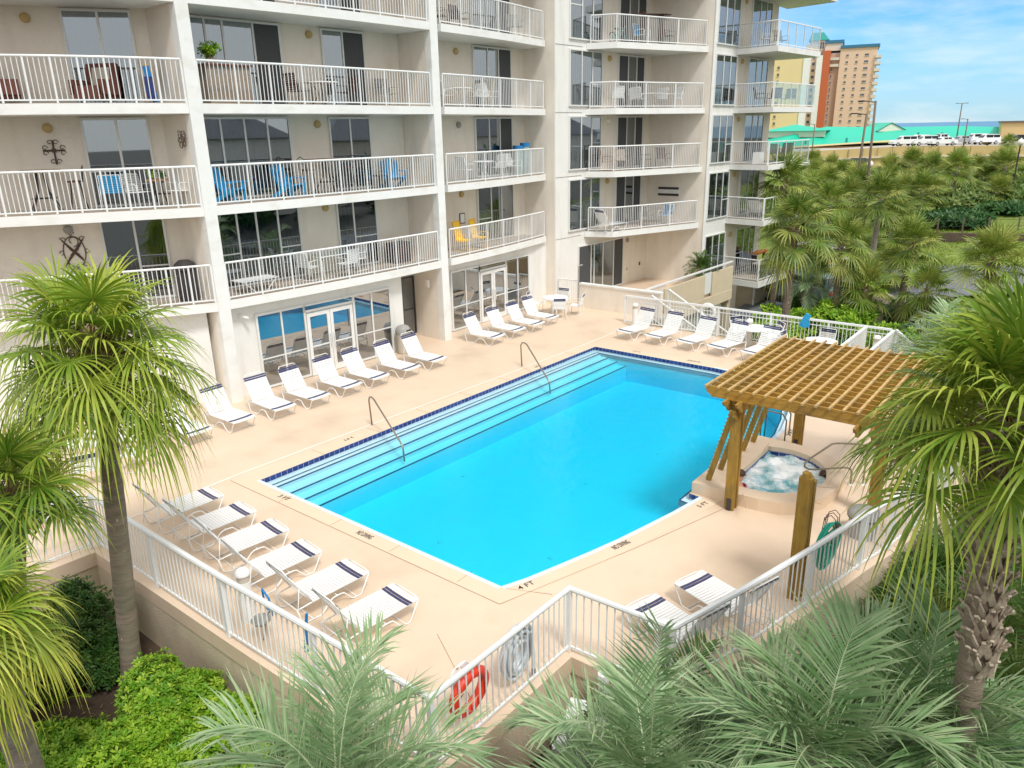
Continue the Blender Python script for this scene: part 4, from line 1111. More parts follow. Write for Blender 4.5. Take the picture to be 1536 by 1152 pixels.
# handrails
def steel(name, label, pts, r=0.022):
    t_ = MB().tube(pts, r, 10); tag(t_.build(name, M['steel'], None, smooth=True), label, 'handrail')
steel('pool_handrail', 'bent steel handrail over the pool steps, nearer one', [(12.65, 14.84, 0), (12.62, 14.85, 0.72), (12.60, 14.78, 0.83), (12.56, 14.66, 0.86), (12.5, 14.5, 0.84), (12.04, 13.1, 0.12), (12.0, 12.98, 0.02), (12.0, 12.96, -0.35)])
steel('pool_handrail', 'bent steel handrail over the pool steps, farther one', [(19.25, 14.73, 0), (19.22, 14.74, 0.72), (19.2, 14.67, 0.83), (19.16, 14.55, 0.86), (19.1, 14.4, 0.84), (18.35, 13.05, 0.12), (18.3, 12.93, 0.02), (18.3, 12.9, -0.35)])
hr = thing('hot_tub_handrail', 'looped steel grab rail standing beside the hot tub', 'handrail')
for dx in (0.0,):
    b = MB().tube([(16.45, 3.24, 0.0), (16.45, 3.24, 0.8), (16.44, 3.27, 0.88), (16.40, 3.34, 0.94), (16.34, 3.46, 0.95), (16.12, 3.80, 0.96), (16.06, 3.88, 0.94), (15.62, 4.22, 0.64), (15.55, 4.26, 0.57), (15.54, 4.25, 0.50), (15.60, 4.18, 0.44), (15.70, 4.08, 0.42), (16.18, 3.58, 0.42), (16.25, 3.50, 0.39), (16.28, 3.46, 0.32), (16.29, 3.45, 0.0)], 0.021, 10)
    b.build('rail_tube', M['steel'], hr, smooth=True)
for p in ((16.45, 3.24), (16.29, 3.45)): MB().lathe([(0, 0.03), (0.05, 0.025), (0.06, 0)], (p[0], p[1], 0.001), 14).build('base_flange', M['fence_white'], hr)
ld = thing('pool_ladder', 'steel pool ladder at the right pool edge seen under the pergola', 'ladder')
for yy in (0, 0.5):
    x0 = 17.9 + yy * 1.0; y0 = 5.45 + yy * 0.12
    MB().tube([(x0, y0, 0), (x0, y0, 0.55), (x0 - 0.02, y0 + 0.1, 0.7), (x0 - 0.04, y0 + 0.5, 0.72), (x0 - 0.04, y0 + 0.6, 0.6), (x0 - 0.04, y0 + 0.62, -0.7)], 0.02, 8).build('rail_tube', M['steel'], ld, smooth=True)

# small deck things
tc_ = thing('trash_can', 'beige trash can with domed lid against the building wall', 'trash can', (18.15, 19.2, 0))
MB().lathe([(0, 0), (0.22, 0), (0.24, 0.05), (0.26, 0.72), (0, 0.72)], (0, 0, 0), 22).build('body', M['beige_plastic'], tc_, smooth=False)
MB().lathe([(0.27, 0.72), (0.28, 0.78), (0.27, 0.88), (0.2, 0.99), (0.1, 1.03), (0, 1.04)], (0, 0, 0), 22).build('lid', M['gray_plastic'], tc_, smooth=True)
MB().box((0.02, -0.262, 0.84), (0.2, 0.03, 0.1)).build('flap', M['dark_metal'], tc_)
def bollard(x, y, label, h=0.95):
    r = thing('bollard_lamp', label, 'bollard', (x, y, 0))
    MB().lathe([(0, 0), (0.11, 0), (0.11, h - 0.22), (0, h - 0.22)], (0, 0, 0), 18).build('column', M['white_paint'], r)
    MB().lathe([(0.1, h - 0.22), (0.1, h - 0.1), (0, h - 0.1)], (0, 0, 0), 18).build('louvre', M['beige_plastic'], r)
    MB().lathe([(0.12, h - 0.1), (0.12, h - 0.06), (0.08, h), (0, h + 0.02)], (0, 0, 0), 18).build('cap', M['white_paint'], r, smooth=True)
bollard(25.95, 9.55, 'round topped white bollard lamp between the far loungers')
bollard(26.0, 5.3, 'round topped white bollard lamp between the two short fence panels')
bollard(26.0, 14.2, 'round topped white bollard lamp at the far fence end behind the first far lounger')
bollard(5.55, 9.95, 'round topped white bollard lamp behind the near left fence')
bollard(8.2, 3.85, 'louvred white bollard lamp at the near fence corner by the tucked lounger', 1.05)
# life ring on the near fence
def ring(center, nrm, R, r, name, label, m_, band=None, cat='life ring'):
    root = thing(name, label, cat, center)
    nrm = Vector(nrm).normalized(); q = nrm.to_track_quat('Z', 'Y').to_matrix().to_4x4()
    b = MB(); b.m = q; n_ = 32
    b.tube([(R * math.cos(2 * math.pi * i / n_), R * math.sin(2 * math.pi * i / n_), 0) for i in range(n_)], r, 10, closed=True)
    b.build('ring', M[m_], root, smooth=True)
    if band:
        for a0 in (20, 110, 200, 290):
            c = MB(); c.m = q
            c.tube([(R * math.cos(rad(a0 + k * 5)), R * math.sin(rad(a0 + k * 5)), 0) for k in range(5)], r * 1.06, 10)
            c.build('band', M[band], root, smooth=True)
    return root
lr = ring((5.9, 5.46, 0.62), (0, 1, 0.12), 0.29, 0.075, 'life_ring', 'red life ring with coiled white rope hanging on the near fence', 'red_ring')
b = MB()
for k in range(7):
    b.tube([(-0.12 + 0.03 * k + 0.13 * math.cos(a * 0.52), 0.1 + 0.01 * k, 0.25 + 0.15 * math.sin(a * 0.52) - 0.01 * k) for a in range(13)], 0.009, 5)
b.build('rope', M['strap_white'], lr)
fl = MB(); fl.lathe([(0, -0.05), (0.045, -0.05), (0.045, 0.05), (0, 0.07)], (-0.06, 0.09, 0.0), 10); fl.build('float', M['strap_white'], lr)
wr = ring((27.0, 11.6, 0.75), (-1, 0.1, 0), 0.28, 0.07, 'life_ring', 'white life ring on the far fence above the loungers', 'strap_white')
def coil(center, nrm, R, m_, name, label, turns=9, cat='hose', w=0.03):
    root = thing(name, label, cat, center); nrm = Vector(nrm).normalized(); q = nrm.to_track_quat('Z', 'Y').to_matrix().to_4x4()
    b = MB(); b.m = q
    for k in range(turns):
        rr = R * (1 - 0.055 * k) ; ox = rnd.uniform(-0.02, 0.02); oy = rnd.uniform(-0.03, 0.02) - 0.015 * k
        b.tube([(rr * math.sin(2 * math.pi * i / 20) * 0.8 + ox, rr * math.cos(2 * math.pi * i / 20) * 1.12 + oy, 0.035 * (k % 4)) for i in range(20)], w * 0.55, 6, closed=True)
    b.build('coil', M[m_], root, smooth=True)
    return root
c1 = coil((12.25, 2.8, 0.66), (0.25, 1, 0.1), 0.42, 'hose_green', 'garden_hose', 'green garden hose coiled on a wire hanger at the right fence', 14)
b = MB()
for s_ in (-0.12, 0, 0.12): b.tube([(s_, 0.12, 0.25), (s_, 0.1, 0.55), (s_, 0.0, 0.62), (s_, -0.08, 0.55), (s_, -0.08, 0.2)], 0.008, 5)
b.tube([(-0.14, 0.1, 0.5), (0.14, 0.1, 0.5)], 0.008, 5)
b.build('wire_hanger', M['rust_metal'], c1)
c2 = coil((6.95, 5.45, 0.6), (0, 1, 0.1), 0.40, 'hose_white', 'vacuum_hose', 'thick pale blue vacuum hose coiled over the near fence', 9, w=0.055)
MB().tube([(0.22, -0.05, 0.2), (0.24, -0.07, -0.2), (0.24, -0.07, -0.42)], 0.028, 8).build('hose_end', M['hose_white'], c2); MB().tube([(0.24, -0.07, -0.42), (0.24, -0.07, -0.52)], 0.03, 8).build('nozzle', M['navy_tile'], c2)
nt_ = thing('skimmer_net', 'blue rimmed skimmer net leaning behind the near left fence', 'pool net', (5.32, 8.95, 0))
MB().tube([(0, -0.05, 0.95), (0.05, 0.18, 1.0), (0.07, 0.2, 0.7), (0.04, -0.02, 0.62), (0, -0.08, 0.8)], 0.016, 6, closed=True).build('rim', M['blue_plastic'], nt_)
MB().tube([(0.03, 0.05, 0.68), (0.02, 0.3, 0.05)], 0.012, 6).build('pole', M['gray_plastic'], nt_)
MB().lathe([(0, 0.0), (0.12, 0.02), (0.16, 0.08), (0.12, 0.12), (0, 0.14)], (0.06, 0.35, 0.3), 14).build('brush_head', M['gray_plastic'], nt_)
bb = MB(); bb.tube([(5.3, 7.95, 1.1), (5.28, 8.0, 0.75), (5.27, 8.02, 0.45)], [0.02, 0.03, 0.035], 6); tag(bb.build('pool_brush', M['blue_plastic']), 'narrow blue brush hanging on the near left fence', 'brush')
tw = MB(); tw.box((26.36, 7.75, 1.05), (0.06, 0.2, 0.5), Matrix.Rotation(rad(25), 3, 'X')); tw.box((26.33, 7.7, 0.92), (0.05, 0.24, 0.2), Matrix.Rotation(rad(-8), 3, 'X')); tag(tw.build('towel', M['sky_plastic']), 'bright blue towel slung over the far fence', 'towel')
um = thing('covered_heater', 'grey covered bin with round lid behind the right fence at the pergola post', 'bin', (14.15, 2.68, 0))
MB().lathe([(0, 0), (0.24, 0), (0.27, 0.42), (0, 0.42)], (0, 0, 0), 20).build('body', M['gray_plastic'], um)
MB().lathe([(0.3, 0.42), (0.31, 0.47), (0.25, 0.55), (0.1, 0.6), (0, 0.61)], (0, 0, 0), 20).build('lid', M['gray_plastic'], um, smooth=True)
MB().lathe([(0.303, 0.41), (0.303, 0.435), (0.29, 0.435)], (0, 0, 0), 20).build('rim', M['dark_metal'], um)
# pump yard below the near fence
def casing(x, y, z0, sx, sy, h, rz, label):
    r = thing('equipment_box', label, 'equipment box', (x, y, z0), rad(rz)); b = MB(); b.box((0, 0, h / 2), (sx, sy, h)); b.build('body', M['white_paint'], r)
    MB().box((0, 0, h + 0.025), (sx + 0.06, sy + 0.06, 0.05)).build('lid', M['fence_white'], r)
    for k in range(4): MB().box((0, -sy / 2 - 0.006, 0.15 + k * 0.12), (sx * 0.7, 0.012, 0.02)).build('vent_slot', M['gray_plastic'], r)
casing(7.15, 4.35, -1.3, 0.95, 0.8, 0.95, 20, 'large white equipment box outside the near fence corner')
casing(6.35, 3.85, -1.3, 0.8, 0.75, 0.75, 12, 'smaller white equipment box in front of the brown filter tank')
ft = thing('filter_tank', 'brown domed pool filter tank below the near fence', 'tank', (6.0, 4.62, -1.3))
MB().lathe([(0, 0), (0.33, 0), (0.36, 0.1), (0.36, 0.62), (0.3, 0.76), (0.15, 0.84), (0, 0.86)], (0, 0, 0), 26).build('body', M['brown_tank'], ft, smooth=True)
MB().lathe([(0.365, 0.5), (0.38, 0.52), (0.38, 0.56), (0.365, 0.58)], (0, 0, 0), 26).build('clamp_band', M['dark_metal'], ft)
ppz = MB()
ppz.tube([(6.2, 4.4, -0.9), (6.6, 4.6, -0.8), (6.6, 4.6, -0.3)], 0.04, 8); tag(ppz.build('water_pipe', M['strap_white']), 'white plastic pipe between the equipment boxes', 'pipe')
fo = MB(); fo.tube([(7.75, 4.55, -1.2), (7.75, 4.55, 0.0)], 0.07, 10); fo.tube([(7.75, 4.55, 0), (7.75, 4.55, 0.12)], 0.085, 10); tag(fo.build('vent_pipe', M['white_paint']), 'short white capped vent pipe rising among the silvery fronds', 'pipe')

# ================================================================ people in the hot tub
def skin_body(name, verts, edges, root_i, label, loc, m_):
    me = bpy.data.meshes.new(name); me.from_pydata([v[:3] for v in verts], edges, [])
    o = bpy.data.objects.new(name + '_tmp', me); COL.objects.link(o)
    md = o.modifiers.new('skin', 'SKIN'); md.use_smooth_shade = True
    for i, v in enumerate(verts):
        sv = me.skin_vertices[0].data[i]; sv.radius = (v[3], v[3] if len(v) < 5 else v[4]); sv.use_root = (i == root_i)
    sb = o.modifiers.new('sub', 'SUBSURF'); sb.levels = 1; sb.render_levels = 1
    dg = bpy.context.evaluated_depsgraph_get(); m2 = bpy.data.meshes.new_from_object(o.evaluated_get(dg)); m2.materials.clear(); m2.materials.append(m_)
    m2.polygons.foreach_set('use_smooth', [True] * len(m2.polygons))
    bpy.data.objects.remove(o)
    r = bpy.data.objects.new(name, m2); COL.objects.link(r); r.location = loc
    tag(r, label, 'person')
    return r
def hair(parent, c, R):
    b = MB(); b.lathe([(R * 0.97, -0.02), (R * 1.03, 0.03), (R * 0.9, R * 0.62), (R * 0.5, R * 0.98), (0, R * 1.08)], c, 16); b.build('hair', M['hair'], parent, smooth=True)
def bather(loc, rz, label, legs=True):
    # pelvis at origin, facing +x, sitting with the legs stretched out just under / at the surface
    v = [(0, 0, 0, .14), (-.10, 0, .22, .13), (-.17, 0, .44, .145, .10), (-.18, 0, .53, .055), (-.16, 0, .60, .075), (-.13, 0, .70, .088), (-.15, 0, .77, .06),
         (-.17, .17, .47, .055), (-.05, .26, .25, .043), (.14, .22, .18, .034), (.22, .2, .18, .03),
         (-.17, -.17, .47, .055), (-.08, -.28, .25, .043), (.1, -.28, .14, .034), (.18, -.27, .13, .03),
         (.1, .09, .02, .09), (.42, .12, .16, .062), (.80, .10, .06, .045), (.86, .10, .10, .04), (.9, .1, .2, .022),
         (.1, -.09, .02, .09), (.44, -.10, .10, .062), (.82, -.12, .02, .045), (.88, -.12, .06, .04), (.92, -.12, .16, .022)]
    e = [(0, 1), (1, 2), (2, 3), (3, 4), (4, 5), (5, 6), (2, 7), (7, 8), (8, 9), (9, 10), (2, 11), (11, 12), (12, 13), (13, 14), (0, 15), (15, 16), (16, 17), (17, 18), (18, 19), (0, 20), (20, 21), (21, 22), (22, 23), (23, 24)]
    # five fingers on each hand
    for wi, wy, wz, sg in ((10, .2, .18, 1), (14, -.27, .13, -1)):
        bx = .22 if wi == 10 else .18
        for k in range(4):
            a = len(v); v.append((bx + .045, wy + (k - 1.5) * .018, wz, .008)); v.append((bx + .085 - abs(k - 1.4) * .006, wy + (k - 1.5) * .021, wz - .02, .006)); e += [(wi, a), (a, a + 1)]
        a = len(v); v.append((bx + .02, wy + sg * .04, wz - .01, .009)); e.append((wi, a))
    body = skin_body('person', v, e, 0, label, loc, M['skin'])
    body.rotation_euler = (0, 0, rz)
    hair(body, (-.145, 0, .71), .095)
    f = MB()
    for s_ in (-1, 1): f.lathe([(0, .008), (.009, .004), (.011, 0)], (-.052, s_ * .032, .715), 8)
    f.build('eyes', M['dark_cloth'], body)
    b = MB(); b.box((-.045, 0, .69), (.03, .02, .035)); b.build('nose', M['skin'], body)
    return body
p1 = bather((14.5, 5.1, -0.22), rad(-62), 'person lounging at the left edge of the hot tub with bare legs stretched out')
b = MB(); b.lathe([(.135, .0), (.15, .1), (.14, .22), (.15, .36), (.12, .46)], (-.13, 0, 0), 16); b.build('swimsuit', M['pink_cloth'], p1, smooth=True)
p2 = bather((16.1, 4.12, -0.56), rad(118), 'person sitting low in the foam at the right rim of the hot tub')
b = MB(); b.lathe([(.135, .0), (.15, .1), (.14, .22), (.15, .34)], (-.12, 0, 0), 16); b.build('swimsuit', M['dark_cloth'], p2, smooth=True)

# ================================================================ palms and shrubs
UP = Vector((0, 0, 1))
def perp(d):
    s = d.cross(UP)
    if s.length < 1e-3: s = Vector((1, 0, 0))
    s.normalize(); return s, s.cross(d).normalized()
def blade(mb, p, d, n, L, w, droop, k=4, tip=0.6, base=0.0, curl=0.0):
    """one narrow leaf segment from p along d, n = leaf plane normal"""
    s = d.cross(n).normalized(); rows = []
    for i in range(k + 1):
        t = i / k
        q = p + d * (L * t * (1 - 0.25 * droop * t * t)) + Vector((0, 0, -droop * L * (0.45 * t * t + 1.1 * max(0, t - 0.4) ** 1.7))) + n * (curl * L * t * t)
        ww = w * (0.35 + 1.3 * t if t < 0.5 else 2.0 * (1 - t)) if t < 1 else 0
        tt = base + (tip - base) * max(0, t - 0.45) * 1.6
        if i < k: rows.append((mb.av(q - s * ww / 2, tt), mb.av(q + s * ww / 2, tt)))
        else: rows.append((mb.av(q, tt),))
    for a, b in zip(rows, rows[1:]):
        if len(b) == 2: mb.f.append([a[0], a[1], b[1], b[0]])
        else: mb.f.append([a[0], a[1], b[0]])
def fan_leaf(mb, o, d, Lp, R, nseg, w, droop, R_, k=4, spread=150, tip=0.6, base=0.0):
    s, n = perp(d)
    # petiole
    e = o + d * Lp + Vector((0, 0, -droop * Lp * 0.35)); mid = o + d * Lp * 0.5 + Vector((0, 0, -droop * Lp * 0.08))
    tw = mb.tint; mb.tint = 0.35 if base < 0.5 else base; mb.tube([o, mid, e], [0.022, 0.014, 0.01], 4, cap=False); mb.tint = tw
    ax = (e - mid).normalized(); s, n = perp(ax); roll = R_.uniform(-0.5, 0.5)
    s2 = s * math.cos(roll) + n * math.sin(roll); n2 = s2.cross(ax).normalized()
    for i in range(nseg):
        a = rad(-spread + 2 * spread * i / (nseg - 1) + R_.uniform(-2, 2))
        fold = abs(math.sin(a)) * 0.30
        dd = (ax * math.cos(a) + s2 * math.sin(a) - n2 * fold * -0.6).normalized()
        L = R * (0.66 + 0.34 * math.cos(a * 0.5)) * R_.uniform(0.88, 1.06)
        nn = (n2 + s2 * (0.35 if i % 2 else -0.35)).normalized()
        nn = (nn - dd * nn.dot(dd)).normalized()
        blade(mb, e, dd, nn, L, w, droop * R_.uniform(0.5, 1.3), k, tip * R_.uniform(0.3, 1.5), base + 0.45 * R_.random() ** 3)
def fan_crown(name, seed, N, Lp, R, nseg, w, m_, parent, k=4, low=-55, tip=0.5, up=82, drp=0.75, d0=0.3):
    R_ = random.Random(seed); mb = MB()
    for i in range(N):
        t = i / (N - 1); el = up - (up - low) * t ** 0.85 + R_.uniform(-7, 7); az = i * 137.5 + R_.uniform(-12, 12)
        d = Vector((math.cos(rad(az)) * math.cos(rad(el)), math.sin(rad(az)) * math.cos(rad(el)), math.sin(rad(el))))
        lf = 0.55 * R_.random() ** 4
        fan_leaf(mb, Vector((0, 0, -0.35 * t)) + d * 0.08, d, Lp * R_.uniform(0.8, 1.1) * (0.8 + 0.3 * t), R * R_.uniform(0.85, 1.1), nseg, w, d0 + drp * t * R_.uniform(0.7, 1.2), R_, k, tip=tip * (0.5 + t), base=lf)
    return mb.build(name, M[m_], parent)
def trunk(parent, base, top, r0, r1, m_='bark', bend=0.0, n=14, seg=18, seed=1):
    R_ = random.Random(seed); b = Vector(base); t = Vector(top); pts = []; rs = []
    side = Vector((t.y - b.y, -(t.x - b.x), 0)); side = side.normalized() if side.length > 0.01 else Vector((1, 0, 0))
    for i in range(seg + 1):
        q = i / seg; pts.append(b.lerp(t, q) + side * bend * math.sin(math.pi * q)); rs.append((r0 + (r1 - r0) * q + 0.25 * r0 * max(0, 0.12 - q) / 0.12) * R_.uniform(0.965, 1.035))
    return MB().tube(pts, rs, n).build('trunk', M[m_], parent, smooth=True)
def boots(parent, base, top, r, n, seed, L=0.3, m_='boot', w=0.09):
    R_ = random.Random(seed); b = Vector(base); t = Vector(top); ax = (t - b).normalized(); s, nn = perp(ax); mb = MB()
    for i in range(n):
        q = i / n; a = i * 2.39996 * 1.0; c = b.lerp(t, q)
        o = s * math.cos(a) + nn * math.sin(a); tg = ax.cross(o).normalized()
        for sg in (-1, 1):
            p0 = c + o * r * 0.85 + tg * sg * w * 0.9; p1 = c + o * (r + 0.06) + ax * L * 0.9 + tg * sg * -0.015
            p2 = p1 + o * 0.06 + ax * L * 0.25 * R_.uniform(0.2, 1.2) - tg * sg * w * 0.3
            for u, v, ww in ((p0, p1, w), (p1, p2, w * 0.55)): mb.beam(u, v, 0.02, ww, up=tg)
    return mb.build('leaf_bases', M[m_], parent)
def skirt(parent, o, n, L, seed):
    R_ = random.Random(seed); mb = MB(); o = Vector(o)
    for i in range(n):
        a = R_.uniform(0, 6.283); el = R_.uniform(-1.3, 0.1)
        d = Vector((math.cos(a) * math.cos(el), math.sin(a) * math.cos(el), math.sin(el)))
        mb.tube([o + Vector((0, 0, R_.uniform(-0.1, 0.35))), o + d * L * R_.uniform(0.3, 0.6) + Vector((0, 0, 0.1)), o + d * L * R_.uniform(0.6, 1.1) - Vector((0, 0, L * 0.3))], [0.012, 0.008, 0.003], 3, cap=False)
    for i in range(n // 8):
        a = R_.uniform(0, 6.283); d = Vector((math.cos(a) * 0.5, math.sin(a) * 0.5, -0.8)).normalized()
        fan_leaf(mb, o, d, L * 0.4, L * 0.7, 14, 0.03, 0.9, R_, 3, tip=0.3)
    return mb.build('dead_fronds', M['frond_dead'], parent)

# hero sabal palm on the left
h = thing('palm_tree', 'tall slender palm in the left foreground with a wide drooping crown before the balconies', 'palm tree')
trunk(h, (4.18, 11.5, -1.35), (4.66, 11.37, 4.75), 0.165, 0.135, 'bark', 0.05, 18, 30, 3)
boots(h, (4.62, 11.38, 4.05), (4.68, 11.37, 4.85), 0.19, 26, 5, L=0.26, w=0.06)
c = fan_crown('crown', 11, 46, 0.85, 1.0, 40, 0.038, 'frond_green', h, 6, low=-36, tip=0.5, drp=0.8, up=68); c.location = (4.62, 11.41, 4.75)
skirt(h, (4.66, 11.37, 4.75), 190, 0.8, 8)
# partner crown left of it
h = thing('palm_tree', 'palm at the left edge with spiky green crown, lower than the tall slender palm', 'palm tree')
trunk(h, (2.5, 11.9, -1.3), (2.95, 10.6, 3.2), 0.17, 0.15, seed=6)
c = fan_crown('crown', 21, 22, 0.45, 0.75, 36, 0.036, 'frond_green', h, 5, low=-20, tip=0.25, drp=0.5); c.location = (2.95, 10.55, 3.4)
skirt(h, (2.95, 10.6, 3.2), 60, 0.5, 9)
h = thing('palm_tree', 'palm at the lower left edge with yellow tipped fronds hanging over the shrubs', 'palm tree')
trunk(h, (2.05, 9.5, -1.35), (1.95, 9.05, 2.5), 0.19, 0.17, 'bark_gray', seed=7)
c = fan_crown('crown', 31, 30, 0.6, 0.95, 42, 0.038, 'frond_green', h, 6, low=-35, tip=1.0, drp=0.9, up=60); c.location = (1.88, 9.0, 2.72); c.scale = (0.78, 0.78, 0.74)
# big palm on the right with crosshatched trunk
h = thing('palm_tree', 'large palm at the right edge with crosshatched leaf bases on its thick trunk', 'palm tree')
trunk(h, (7.66, 0.1, -1.4), (7.68, 0.42, 4.85), 0.125, 0.13, 'bark', 0.0, 16, 26, 13)
boots(h, (7.66, 0.22, 2.3), (7.68, 0.42, 4.95), 0.115, 96, 15, L=0.25, w=0.062)
c = fan_crown('crown', 41, 46, 0.68, 0.84, 42, 0.033, 'frond_green', h, 6, low=-14, tip=0.35, drp=0.6); c.location = (7.7, 0.38, 5.15)
skirt(h, (7.68, 0.42, 4.95), 70, 0.5, 18)
h2 = thing('palm_tree', 'grassy palm crown at the right edge above the pergola, behind the crosshatched palm', 'palm tree')
trunk(h2, (11.3, 0.35, -1.4), (10.6, 0.72, 4.4), 0.15, 0.14, 'bark', seed=23)
c = fan_crown('crown', 43, 26, 0.5, 0.85, 40, 0.034, 'frond_green', h2, 5, low=-25, tip=0.35, drp=0.7); c.location = (10.6, 0.72, 4.65)
# palms beyond the pool: three crown shapes, shared by copies
PALMS = [
    (31.4, 10.0, 3.73, 2.1), (39.9, 13.4, 4.92, 2.1), (38.8, 10.1, 2.18, 2.0), (39.6, 8.9, 0.05, 1.9), (50.8, 11.2, 3.39, 2.1),
    (58.5, 15.0, 2.70, 2.0), (42.2, 7.6, 1.87, 2.0), (40.0, 6.3, 0.03, 1.9), (37.9, 3.7, 2.02, 2.1), (64.9, 11.5, 2.78, 2.1),
    (77.6, 11.3, 3.89, 2.2), (84.8, 10.0, 2.64, 2.0), (84.6, 8.5, 3.73, 2.2), (101.4, 8.3, 2.0, 1.9), (89.4, 19.3, 3.15, 2.1),
    (91.0, 17.6, 3.77, 2.1), (98.8, 17.0, 3.17, 2.1), (100.7, 30.7, 3.30, 2.0), (106.5, 30.0, 2.6, 1.9), (98.3, 25.2, 2.2, 1.9),
    (82.8, 11.6, 1.9, 2.0), (53.7, 15.0, 2.71, 2.0), (47.0, 9.4, -0.06, 1.9), (70.3, 11.6, 1.9, 1.9),
    (55.9, 11.4, 1.86, 2.0), (42.2, 12.1, 0.39, 1.8), (90.6, 22.3, 2.2, 1.9), (138.0, 14.0, 4.6, 1.8)]
PALMS[-1:-1] = [(64.0, 15.6, 3.1, 2.0), (70.0, 17.5, 3.2, 2.0), (75.0, 16.0, 2.8, 2.0), (68.0, 13.4, 2.6, 1.9), (80.0, 21.5, 3.0, 2.0), (72.0, 20.5, 2.9, 2.0), (88.0, 15.0, 3.2, 2.0), (94.0, 12.0, 3.0, 2.0), (100.0, 11.0, 3.1, 2.0), (105.0, 20.0, 3.0, 2.0), (110.0, 16.0, 3.2, 2.0), (90.0, 27.0, 2.6, 2.0), (60.0, 18.2, 2.9, 2.0), (73.5, 7.6, 2.3, 1.8)]
PLAB = ['palm with drooping fronds just beyond the far pool fence, nearest the building corner', 'tall palm right behind the one nearest the building corner, against the glass balconies',
 'bushy palm left of the two leaning lamp posts, by the parked car', 'low palm growing over the bright hedge behind the far pool fence', 'palm directly below the bases of the two leaning lamp posts',
 'palm crown left of the leaning lamp posts, beneath the tan deck wall', 'wide palm in the middle of the grove, left of the lawn strip', 'low broad palm beside the sunlit rock garden',
 'large round headed palm standing over the wet road', 'palm with dark trunk left of the juniper bed', 'tall straight palm rising from the juniper bed, leftmost of its pale trunked trio',
 'tall palm rising from the juniper bed, middle of the pale trunked trio', 'tall palm rising from the juniper bed, rightmost of the pale trunked trio', 'short palm at the right edge above the yellow hedge',
 'small far palm before the tan deck wall, left of the globe street lamp row', 'small far palm before the tan deck wall under the parked white sedan', 'small far palm before the tan deck wall under the parked pickup',
 'small far palm under the corner of the lowest glass balcony', 'small far palm right of the one under the glass balcony corner', 'small far palm beside the globe street lamp',
 'slim palm partly hidden between the pale trunked palms', 'palm crown touching the glass balconies above the parked car', 'low palm between the grove and the lawn strip',
 'short palm beside the dark trunked palm by the junipers', 'palm behind the wide palm in the middle of the grove', 'low palm with fronds over the parked teal car',
 'small far palm left of the dark doorway under the deck', 'small round palm standing up on the parking deck at the far right']
PLAB[-1:-1] = ['palm in the first far cluster right of the leaning lamp posts', 'palm in the far cluster behind the leaning lamp posts, left member', 'palm in the far cluster beside the globe street lamp, right member', 'short palm between the dark trunked palm and the globe lamp', 'far palm left of the two leaning lamp posts, upper row', 'far palm left of the two leaning lamp posts, lower row', 'far palm below the first parked cars on the deck', 'far palm below the white sedan, lower row', 'far palm below the silver sedan, lower row', 'farthest small palm touching the tan deck wall, left', 'farthest small palm touching the tan deck wall, right', 'far palm beneath the thin dark street lamp by the balcony', 'palm close behind the grove at the balcony corner', 'young palm low among the pale trunked palms']
CROWNS = []
for sd_, mm, low, dr in ((51, 'frond_mid', -48, 0.6), (52, 'frond_mid', -28, 0.3), (53, 'frond_mid', -42, 0.5), (54, 'frond_mid', -22, 0.25)):
    CROWNS.append((sd_, mm, low, dr))
cmesh = {}
for i, (x, y, z, r) in enumerate(PALMS):
    zb = ground_z(x, y) if i < len(PALMS) - 1 else 3.0
    o = thing('palm_tree', PLAB[i], 'palm tree', (x, y, zb), 0, 'palms beyond the pool')
    hh = max(0.8, z - zb - 0.25); lean = Vector((rnd.uniform(-0.35, 0.35), rnd.uniform(-0.25, 0.25), 0))
    trunk(o, (lean.x, lean.y, -0.15), (0, 0, hh), 0.19, 0.15, 'bark_gray' if x > 46 else 'bark', seg=7, n=8, seed=i, bend=rnd.uniform(-0.1, 0.1))
    ci = [0, 2, 0, 3, 1, 1, 1, 0, 3, 1, 1, 1, 1, 1, 3, 3, 3, 3, 3, 3, 1, 0, 3, 3, 1, 0, 3, 1, 3, 1, 3, 1, 3, 1, 3, 3, 1, 3, 3, 1, 3, 0, 3][i]
    if ci not in cmesh:
        sd_, mm, low, dr = CROWNS[ci]
        cmesh[ci] = fan_crown('crown', sd_, 30, 0.95, 1.02, 26, 0.066, mm, o, 5, low=low, tip=0.4, drp=dr, d0=0.16); cr = cmesh[ci]
    else:
        cr = cmesh[ci].copy(); COL.objects.link(cr); cr.parent = o
    s_ = r / 2.0; cr.location = (0, 0, hh + 0.2); cr.scale = (s_, s_, s_); cr.rotation_euler = (0, 0, rnd.uniform(0, 6.28))
    if x < 45:
        sk = skirt(o, (0, 0, hh), 40, 0.7, i)
